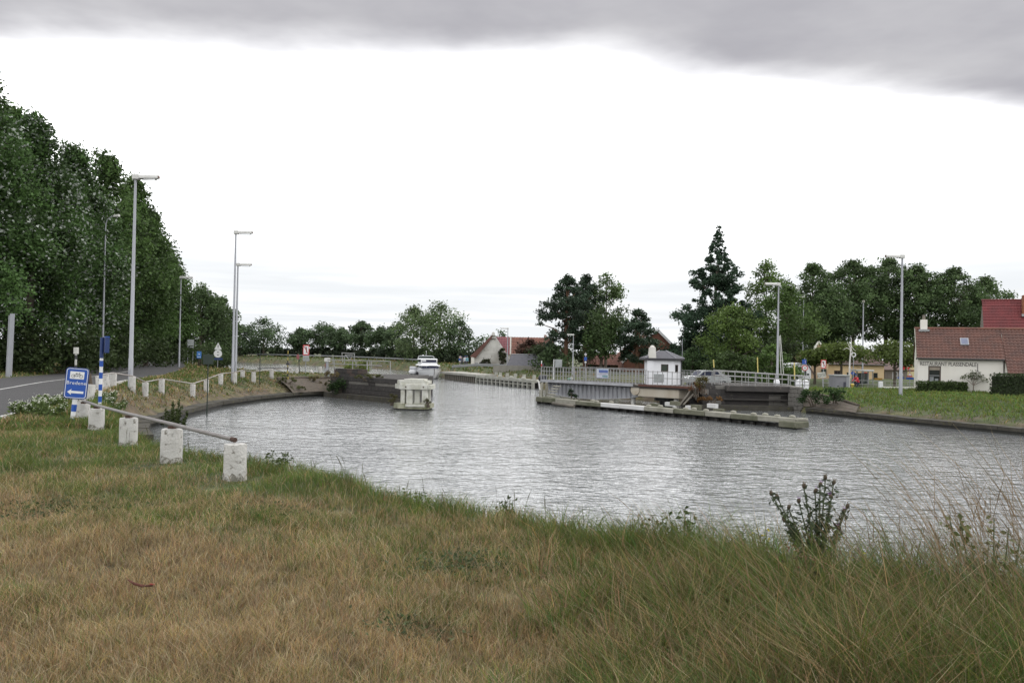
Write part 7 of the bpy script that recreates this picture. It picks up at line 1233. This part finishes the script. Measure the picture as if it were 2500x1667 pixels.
for dz2, tx, sz in ((2.3, 'CANAUX', 0.19), (-2.6, 'BLEUW', 0.22)): put('lettering', text_mesh('lettering', tx, sz, 0.003, BLACK), o, (0, -0.074, z + dz2 * s_), (R(90), 0, 0))
sign_post('red no entry sign with a white bar and plate below', 2113, 935, 96, 907, [('disc', 2113, 914.5, 13, 13, RED, 'round_panel'), ('bar', 2113, 914.5, 11, 2.6, SWHITE, 'white_bar'), ('rect', 2114, 925, 13, 8, SWHITE, 'white_plate')])
sign_post('round white sign back fixed behind the tall lamp', 2201, 930, 90, 888, [('disc', 2200.5, 895.5, 11, 11, mat('pale_sign_back', (0.55, 0.54, 0.58), 0.6), 'round_panel'), ('disc', 2206, 896, 13, 13, RED, 'red_panel'), ('disc', 2200.5, 915, 9, 9, SGREY, 'lower_panel'), ('rect', 2199, 922, 14, 4, BLUE, 'blue_plate')])
sign_post('red bordered triangular warning sign with a blue plate at the restaurant corner', 2221, 935, 88, 900, [('tri', 2221, 914, 13, 12, RED, 'triangle_panel'), ('tri', 2221, 913.3, 8, 7.4, SWHITE, 'inner_triangle'), ('rect', 2221.5, 923.5, 17, 5, BLUE, 'blue_plate')])
sign_post('small yellow arrow sign behind the grass bank', 2144, 935, 86, 922, [('rect', 2144, 925, 18, 4.5, mat('ochre_sign', (0.45, 0.24, 0.03), 0.5), 'panel')], name='direction_sign')
sign_post('round blue mandatory sign beside the grey kiosk', 2083, 930, 86, 903, [('disc', 2082, 910.5, 9, 9, BLUE, 'round_panel')])
sign_post('blue and white parking sign among the pine trunks', 1429, 905, 98, 860, [('disc', 1429, 865, 6, 6, mat('pale_sign_back', None), 'round_panel'), ('rect', 1429, 876, 7, 9, BLUE, 'blue_panel'), ('rect', 1429, 884, 5, 3.5, SWHITE, 'white_plate')]); sign_post('small round sign with a blue plate on the far quay road', 1123, 897, 132, 868, [('disc', 1123, 872, 6, 6, mat('pale_pink', (0.6, 0.45, 0.45), 0.6), 'round_panel'), ('rect', 1123, 877.5, 7, 5, BLUE, 'blue_plate'), ('rect', 1123, 882, 5, 3, SWHITE, 'white_plate')])
# grey kiosk and yellow hydrant
p = at(2056, 945, 74); p.z = gzs(p.x, p.y) - 0.1; o = thing('grey_kiosk', 'grey utility kiosk with a flat lid behind the grass bank', 'kiosk', p); s_ = 74 / 2027; ztk = at(2056, 915, 74).z - p.z; b = MB(); b.cbox(-18 * s_, 17 * s_, 0, 1.4, -0.3, ztk - 0.12, 0.03); obj('body', b, mat('kiosk_grey', (0.22, 0.22, 0.25), 0.6, 0.25, 1.5), o); b = MB(); b.cbox(-19 * s_, 18 * s_, -0.08, 1.5, ztk - 0.12, ztk, 0.02); obj('lid', b, GREY2, o); b = MB(); b.box(3 * s_, 9 * s_, -0.03, -0.005, 0.25, 0.8); obj('vent_panel', b, mat('kiosk_dark', (0.06, 0.06, 0.09), 0.6), o); b = MB(); b.box(10 * s_, 17.5 * s_, -0.02, -0.002, -0.2, ztk - 0.15); obj('door', b, GALV, o)
p = at(2081, 945, 72); p.z = gzs(p.x, p.y); o = thing('hydrant_post', 'short bright yellow hydrant post beside the grey kiosk', 'hydrant', p); b = MB(); b.lathe([(0.1, -0.2), (0.1, 0.35), (0.16, 0.37), (0.16, 0.5), (0.06, 0.56)], 10); obj('body', b, mat('hydrant_yellow', (0.55, 0.40, 0.05), 0.5), o); b = MB(); b.lathe([(0.17, 0.40), (0.17, 0.43)], 10); obj('band', b, DARK, o)
# bus shelter, white wall, dead tree
d = 90; p = at(2112, 935, d); p.z = zg; o = thing('bus_shelter', 'glass bus shelter with a flat white roof before the yellow house', 'shelter', p); s_ = d / 2027; zr = at(2112, 904, d).z - zg; b = MB(); b.cbox(-23 * s_, 20 * s_, -0.2, 1.4, zr - 0.1, zr + 0.06, 0.02); obj('roof', b, SWHITE, o)
for x in (-21, -8, 8, 18): 
    for y in (0, 1.2): b = MB(); b.tube([(x * s_, y, -0.3), (x * s_, y, zr - 0.1)], 0.04, 6); obj('post', b, GALV, o)
for x0, x1 in ((-21, -8), (-8, 8), (8, 18)): b = MB(); b.box(x0 * s_ + 0.05, x1 * s_ - 0.05, 1.18, 1.2, 0.3, zr - 0.3); obj('glass_pane', b, mat('shelter_glass', (0.10, 0.12, 0.12), 0.1, 0.3, 1.0), o)
b = MB(); b.box(-15 * s_, 10 * s_, 0.8, 1.1, 0.4, 0.46); obj('bench', b, DGREEN, o)
p = at(2187, 940, 78); p.z = gzs(p.x, p.y); o = thing('white_wall', 'low white wall with a taller end pier behind the grass', 'wall', p, R(4)); o['kind'] = 'thing'; s_ = 78 / 2027; b = MB(); b.cbox(-1.3, 3.0, 0, 0.25, -0.3, 0.42, 0.02); obj('low_wall', b, HW, o); b = MB(); b.cbox(-1.55, -1.25, -0.05, 0.3, -0.3, 0.95, 0.02); obj('end_pier', b, HW, o); b = MB(); b.cbox(-1.3, 3.05, -0.03, 0.28, 0.42, 0.48, 0.01); obj('coping', b, CREAM, o)
fence_px('low grey metal railing along the street behind the bank', 2008, 925, 2230, 933, 84, 82, 18, 16, (0, 0.5), r=0.025)
p = at(2073, 935, 80); p.z = gzs(p.x, p.y); o = thing('dead_tree', 'bare white dead tree with broken branches above the kiosk', 'tree', p); s_ = 80 / 2027; zt = at(2077, 824, 80).z - p.z; WB = mat('bleached_wood', (0.62, 0.60, 0.58), 0.9, 0.2, 3); b = MB(); b.tube([(0, 0, -0.3), (0.03, 0, zt * 0.5), (0.14, 0, zt * 0.8), (0.16, 0, zt)], [0.09, 0.08, 0.06, 0.02], 8); obj('trunk', b, WB, o)
for a_, c_, e_ in (((0.13, 0.76), (-0.25, 0.80), (-0.62, 0.76)), ((0.14, 0.84), (0.40, 0.78), (0.62, 0.74)), ((0.13, 0.80), (0.3, 0.72), (0.5, 0.70)), ((0.1, 0.70), (0.3, 0.65), (0.42, 0.60)), ((0.12, 0.78), (-0.1, 0.86), (-0.2, 0.92))): b = MB(); b.tube([(a_[0], 0, a_[1] * zt), (c_[0], 0.05, c_[1] * zt), (e_[0], 0.05, e_[1] * zt)], [0.045, 0.03, 0.012], 6); obj('branch', b, WB, o)
p = at(2083, 930, 83); p.z = gzs(p.x, p.y); o = thing('spiral_street_lantern', 'white ring lantern on a post behind the dead tree', 'lantern', p); s_ = 83 / 2027; zt = at(2083, 866, 83).z - p.z; b = MB(); b.tube([(0, 0, -0.3), (0, 0, zt - 0.1)], 0.04, 8); obj('post', b, GALV, o); ring(o, 'ring_head', disc(0.24), disc(0.15), -0.05, 0.08, SWHITE, 0, zt)
# ---- people
def person(label, p, h, rz, top, legs, skin=(0.45, 0.28, 0.2), hair=(0.05, 0.03, 0.02), pose='stand', group=None):
    J = {'pel': (0, 0, .52), 'ch': (0, 0.01, .74), 'nk': (0, 0.01, .85), 'hd': (0, -0.005, .93), 'sl': (-.11, .01, .81), 'sr': (.11, .01, .81), 'el': (-.15, .02, .65), 'er': (.15, .02, .65), 'wl': (-.15, -.03, .50), 'wr': (.15, -.03, .50), 'hl': (-.05, 0, .50), 'hr': (.05, 0, .50), 'kl': (-.06, -.02, .27), 'kr': (.06, .02, .27), 'al': (-.06, .02, .04), 'ar': (.06, .05, .04), 'tl': (-.06, -.06, .015), 'tr': (.06, -.03, .015), 'fl': (-.15, -.05, .455), 'fr': (.15, -.05, .455)}
    if pose == 'ride': J.update({'pel': (0, .10, .55), 'ch': (0, 0.0, .76), 'nk': (0, -.06, .86), 'hd': (0, -.09, .94), 'sl': (-.11, -.04, .82), 'sr': (.11, -.04, .82), 'el': (-.14, -.13, .68), 'er': (.14, -.13, .68), 'wl': (-.12, -.25, .62), 'wr': (.12, -.25, .62), 'fl': (-.11, -.29, .61), 'fr': (.11, -.29, .61), 'hl': (-.05, .09, .53), 'hr': (.05, .09, .53), 'kl': (-.06, -.10, .44), 'kr': (.06, -.06, .33), 'al': (-.06, -.02, .22), 'ar': (.06, .02, .10), 'tl': (-.06, -.10, .19), 'tr': (.06, -.06, .07)})
    E_ = [('pel', 'ch'), ('ch', 'nk'), ('nk', 'hd'), ('ch', 'sl'), ('ch', 'sr'), ('sl', 'el'), ('sr', 'er'), ('el', 'wl'), ('er', 'wr'), ('wl', 'fl'), ('wr', 'fr'), ('pel', 'hl'), ('pel', 'hr'), ('hl', 'kl'), ('hr', 'kr'), ('kl', 'al'), ('kr', 'ar'), ('al', 'tl'), ('ar', 'tr')]
    Rd = {'pel': (.085, .06), 'ch': (.10, .065), 'nk': (.032, .034), 'hd': (.048, .058), 'sl': .04, 'sr': .04, 'el': .03, 'er': .03, 'wl': .022, 'wr': .022, 'fl': .02, 'fr': .02, 'hl': .055, 'hr': .055, 'kl': .04, 'kr': .04, 'al': .028, 'ar': .028, 'tl': .022, 'tr': .022}
    names = list(J); me = bpy.data.meshes.new('person'); me.from_pydata([Vector(J[n_]) * h for n_ in names], [(names.index(a_), names.index(c_)) for a_, c_ in E_], [])
    o = bpy.data.objects.new('person', me); C.objects.link(o); md = o.modifiers.new('skin', 'SKIN'); sv = me.skin_vertices[0].data
    for i, n_ in enumerate(names): r0 = Rd[n_]; r0 = r0 if isinstance(r0, tuple) else (r0, r0); sv[i].radius = (r0[0] * h, r0[1] * h)
    sv[0].use_root = True; ss = o.modifiers.new('sub', 'SUBSURF'); ss.levels = ss.render_levels = 1
    dg = bpy.context.evaluated_depsgraph_get(); m2 = bpy.data.meshes.new_from_object(o.evaluated_get(dg)); o.modifiers.clear(); o.data = m2
    ms = [mat('skin_tone', skin, 0.6), mat('top_%d%d%d' % tuple(int(c * 99) for c in top), top, 0.8, 0.2, 6), mat('legs_%d%d%d' % tuple(int(c * 99) for c in legs), legs, 0.8, 0.2, 6), BLK]
    m2.materials.clear()
    for q in ms: m2.materials.append(q)
    hip = .53 if pose == 'stand' else .56
    for f in m2.polygons:
        c = f.center / h; f.use_smooth = True
        f.material_index = 0 if c.z > .855 or (abs(c.x) > .10 and c.z < (.50 if pose == 'stand' else .63) and c.z > .4) else (1 if c.z > hip or abs(c.x) > .115 else (3 if c.z < .05 else 2))
    b = MB(); b.lathe([(.045 * h, 0), (.054 * h, .02 * h), (.05 * h, .045 * h), (.03 * h, .06 * h), (.005 * h, .065 * h)], 10, (J['hd'][0] * h, J['hd'][1] * h + .008 * h, J['hd'][2] * h + .005 * h)); obj('hair', b, mat('hair_%d' % int(hair[0] * 999), hair, 0.7), o, True)
    o.location = p; o.rotation_euler = (0, 0, rz); tag(o, label, 'person', group); return o
p = at(2032, 945, 80); p.z = at(2032, 941, 80).z; 
p = at(2031, 945, 78); zt = at(2031, 913, 78).z; person('person in a white top and red cap walking behind the bank', Vector((p.x, 78, zt - 1.7)), 1.7, 0.6, (0.62, 0.60, 0.66), (0.05, 0.06, 0.05), hair=(0.35, 0.03, 0.03))
p = at(2092, 940, 82); zc_ = at(2088, 916, 82).z - 1.66; pc = Vector((p.x, 82, zc_)); person('cyclist in a red top and blue cap riding past the kiosk', pc + Vector((0, 0, 0.0)), 1.75, R(-70), (0.55, 0.05, 0.07), (0.02, 0.025, 0.05), hair=(0.05, 0.10, 0.32), pose='ride')
o = thing('bicycle', 'dark bicycle ridden by the person in red', 'bicycle', pc, R(-70))
for y in (-0.5, 0.52): 
    b = MB(); b.tube([(0, y + 0.33 * math.cos(t_), 0.34 + 0.33 * math.sin(t_)) for t_ in np.linspace(0, 2 * math.pi, 20)], 0.02, 6, False); obj('wheel', b, BLK, o)
b = MB()
for a_, c_ in (((-0.5, .34), (-0.38, .88)), ((-0.38, .85), (0.0, .32)), ((-.40, .80), (0.16, .80)), ((0.0, .32), (0.18, .9)), ((0.0, .32), (0.52, .34)), ((0.52, .34), (0.16, .80))): b.tube([(0, a_[0], a_[1]), (0, c_[0], c_[1])], 0.018, 6)
obj('frame', b, DARK, o); b = MB(); b.tube([(-0.25, -0.36, 1.05), (0, -0.40, .98), (0.25, -0.36, 1.05)], 0.015, 6); obj('handlebar', b, DARK, o); b = MB(); b.cbox(-0.07, 0.07, 0.06, 0.32, 0.9, 0.96, 0.02); obj('saddle', b, BLK, o)
for i, (x, tc_, lc, lb) in enumerate(((1127, (0.10, 0.10, 0.11), (0.06, 0.06, 0.07), 'person in dark clothes standing on the far quay road'), (1135, (0.70, 0.70, 0.75), (0.10, 0.10, 0.12), 'person in a white top on the far quay road'), (1140, (0.22, 0.40, 0.48), (0.08, 0.08, 0.1), 'person in a pale blue top beside the old barn'))):
    p = at(x, 895, 127); p.z = gzs(p.x, 127); person(lb, p, 1.7, 0.4 * i, tc_, lc, group='people on the far quay')
# ================================================================ plants standing up at the near bank
# thistle
p = gz(2005, 1330, 0.0); p = Vector((at(2000, 1330, 5.6).x, 5.6, 0)); p.z = gzs(p.x, p.y); o = thing('thistle', 'dark spiny thistle with purple flower heads above the long grass', 'thistle', p); TS = mat('thistle_stem', (0.07, 0.09, 0.045), 0.8, 0.3, 9); k = 5.6 / 2027
stems = [(2035, 1180, 1.0), (2015, 1168, 1.0), (2002, 1185, 0.9), (1990, 1200, 0.9), (1962, 1188, 1.0), (1898, 1215, 1.0), (1884, 1207, 0.9), (1950, 1225, 0.8), (2060, 1250, 0.9), (2068, 1238, 0.9), (1925, 1240, 0.8), (2030, 1215, 0.8), (1915, 1270, 0.7), (2050, 1290, 0.7), (1975, 1260, 0.8)]
PL = []; SL = []; HD = []
tb = MB()
for i, (x, y, w_) in enumerate(stems):
    e = at(x, y, 5.6 + rng.uniform(-0.12, 0.12)) - p; b0 = Vector((rng.uniform(-.08, .08), rng.uniform(-.06, .06), 0)); md = Vector((e.x * 0.45, e.y * 0.5, e.z * 0.6)); tb.tube([b0, b0.lerp(md, 0.5), md, e], [0.008, 0.007, 0.006, 0.004], 5); HD.append(e)
    for t_ in rng.random(int(80 * w_)): q = (b0.lerp(md, t_ * 2) if t_ < 0.5 else md.lerp(e, t_ * 2 - 1)); PL.append(np.array(q) + rng.normal(size=3) * 0.014); SL.append(0.075 * (1.1 - 0.55 * t_))
obj('stem', tb, TS, o); PL = np.array(PL); n = len(PL); put('foliage', leaves('foliage', PL, np.array(SL) * rng.uniform(0.6, 1.3, n), np.array((0.045, 0.062, 0.033))[None] * rng.uniform(0.6, 1.4, n)[:, None], material=LEAF, aspect=2.8), o)
for i, e in enumerate(HD):
    dn = mat('thistle_bud', (0.07, 0.055, 0.035), 0.9, 0.4, 30); b = MB(); b.lathe([(0.004, -0.01), (0.012, 0.0), (0.014, 0.013), (0.008, 0.025)], 8); hd = obj('flower_head', b, dn, o, loc=e, rot=(rng.uniform(-.4, .4), rng.uniform(-.5, .5), 0))
    fl = (i in (2, 3, 7, 11, 13, 8)); b = MB(); 
    for j in range(9): a_ = j * 0.7; b.add([(0, 0, 0.022), (0.006 * math.cos(a_), 0.006 * math.sin(a_), 0.026), (0.017 * math.cos(a_), 0.017 * math.sin(a_), 0.045)], [(0, 1, 2)])
    obj('florets', b, mat('thistle_purple', (0.28, 0.13, 0.36), 0.8) if fl else mat('thistle_brown', (0.13, 0.09, 0.05), 0.9), hd)['kind'] = 'stuff'
# other plants along the lip
YF = (0.55, 0.45, 0.05)
def wpx(label, x, y, d, r, h, flower=None, base=(0.085, 0.10, 0.045), nl=260, leaf=0.04, stems=9, name='wild_plant', cat='plant'):
    q = at(x, y, d); q.z = gzs(q.x, q.y); return weed(name, label, q, r, h, base, cat, flower, None, nl, leaf, stems, 0.02, 5)
wpx('yellow flowering ragwort left of the thistle', 1832, 1330, 6.2, 0.16, 0.62, YF); wpx('yellow flowering hawkbit on the bank right of the thistle', 2195, 1360, 5.4, 0.2, 0.42, YF); wpx('second yellow flowering plant right of the thistle', 2130, 1370, 5.3, 0.14, 0.38, YF)
wpx('leafy green plant standing out against the water, mid bank', 1672, 1340, 6.6, 0.14, 0.52, None, (0.07, 0.10, 0.035), 340, 0.05); wpx('dry brown umbel plant near the middle of the bank', 1612, 1340, 6.9, 0.12, 0.46, (0.16, 0.10, 0.05), (0.10, 0.085, 0.04), 140); wpx('pale seeding plant on the near bank edge', 1560, 1330, 7.2, 0.12, 0.45, (0.30, 0.24, 0.16), (0.11, 0.10, 0.05), 140)
wpx('bushy pale green plant in the tall grass, at the picture edge', 2425, 1430, 4.6, 0.26, 0.72, None, (0.14, 0.16, 0.06), 520, 0.05, 14); wpx('dark stalky weed beside the pale green plant', 2385, 1400, 4.9, 0.18, 0.6, (0.10, 0.06, 0.03), (0.07, 0.075, 0.035), 200)
wpx('low green weed tuft on the lip near the wild bend', 960, 1180, 9.8, 0.18, 0.36, None, (0.07, 0.10, 0.035), 260, 0.05); wpx('green weed tuft on the lip between bollard and wild bend', 1010, 1215, 9.3, 0.16, 0.32, None, (0.075, 0.105, 0.04), 220, 0.05); wpx('small upright weed in the middle of the lip', 1240, 1260, 8.3, 0.16, 0.34, None, (0.075, 0.105, 0.04), 260, 0.05); wpx('green tuft beside the nearest bollard at the water', 668, 1145, 11.4, 0.22, 0.26, None, (0.08, 0.11, 0.04), 240, 0.05)
wpx('dead brown flat topped plant in front of the thistle', 1960, 1420, 4.9, 0.12, 0.52, (0.18, 0.10, 0.06), (0.10, 0.09, 0.04), 120)

# low broad-leaved patches in the lawn
for x, y, r, lb in ((1140, 1385, 0.42, 'dark green broad leaved patch in the dry lawn, mid field'), (640, 1255, 0.5, 'low green leaf patch below the nearest bollard'), (150, 1250, 0.6, 'low green leaf patch in the lawn below the cycle sign'), (1020, 1545, 0.25, 'small green leaf patch near the bottom of the dry lawn'), (1330, 1330, 0.3, 'low leafy patch where lawn meets long grass')):
    q = gt(x, y); n = int(1500 * r); P = np.stack([rng.normal(size=n) * r * 0.55, rng.normal(size=n) * r * 0.45, rng.uniform(0.01, 0.07, n)], 1); P[:, 2] += ground_z(q.x + P[:, 0], q.y + P[:, 1]) - q.z
    o = thing('leaf_patch', lb, 'weeds', q); put('foliage', leaves('foliage', P, rng.uniform(0.6, 1.4, n) * 0.035, np.array((0.05, 0.075, 0.028))[None] * rng.uniform(0.6, 1.5, n)[:, None], material=LEAF, up=1.5), o)
    b = MB()
    for i in range(6): a_ = i * 1.05; b.tube([(0, 0, -0.02), (math.cos(a_) * r * 0.3, math.sin(a_) * r * 0.3, 0.03), (math.cos(a_) * r * 0.6, math.sin(a_) * r * 0.6, 0.02)], 0.003, 4)
    obj('stem', b, mat('weed_stem', None), o)
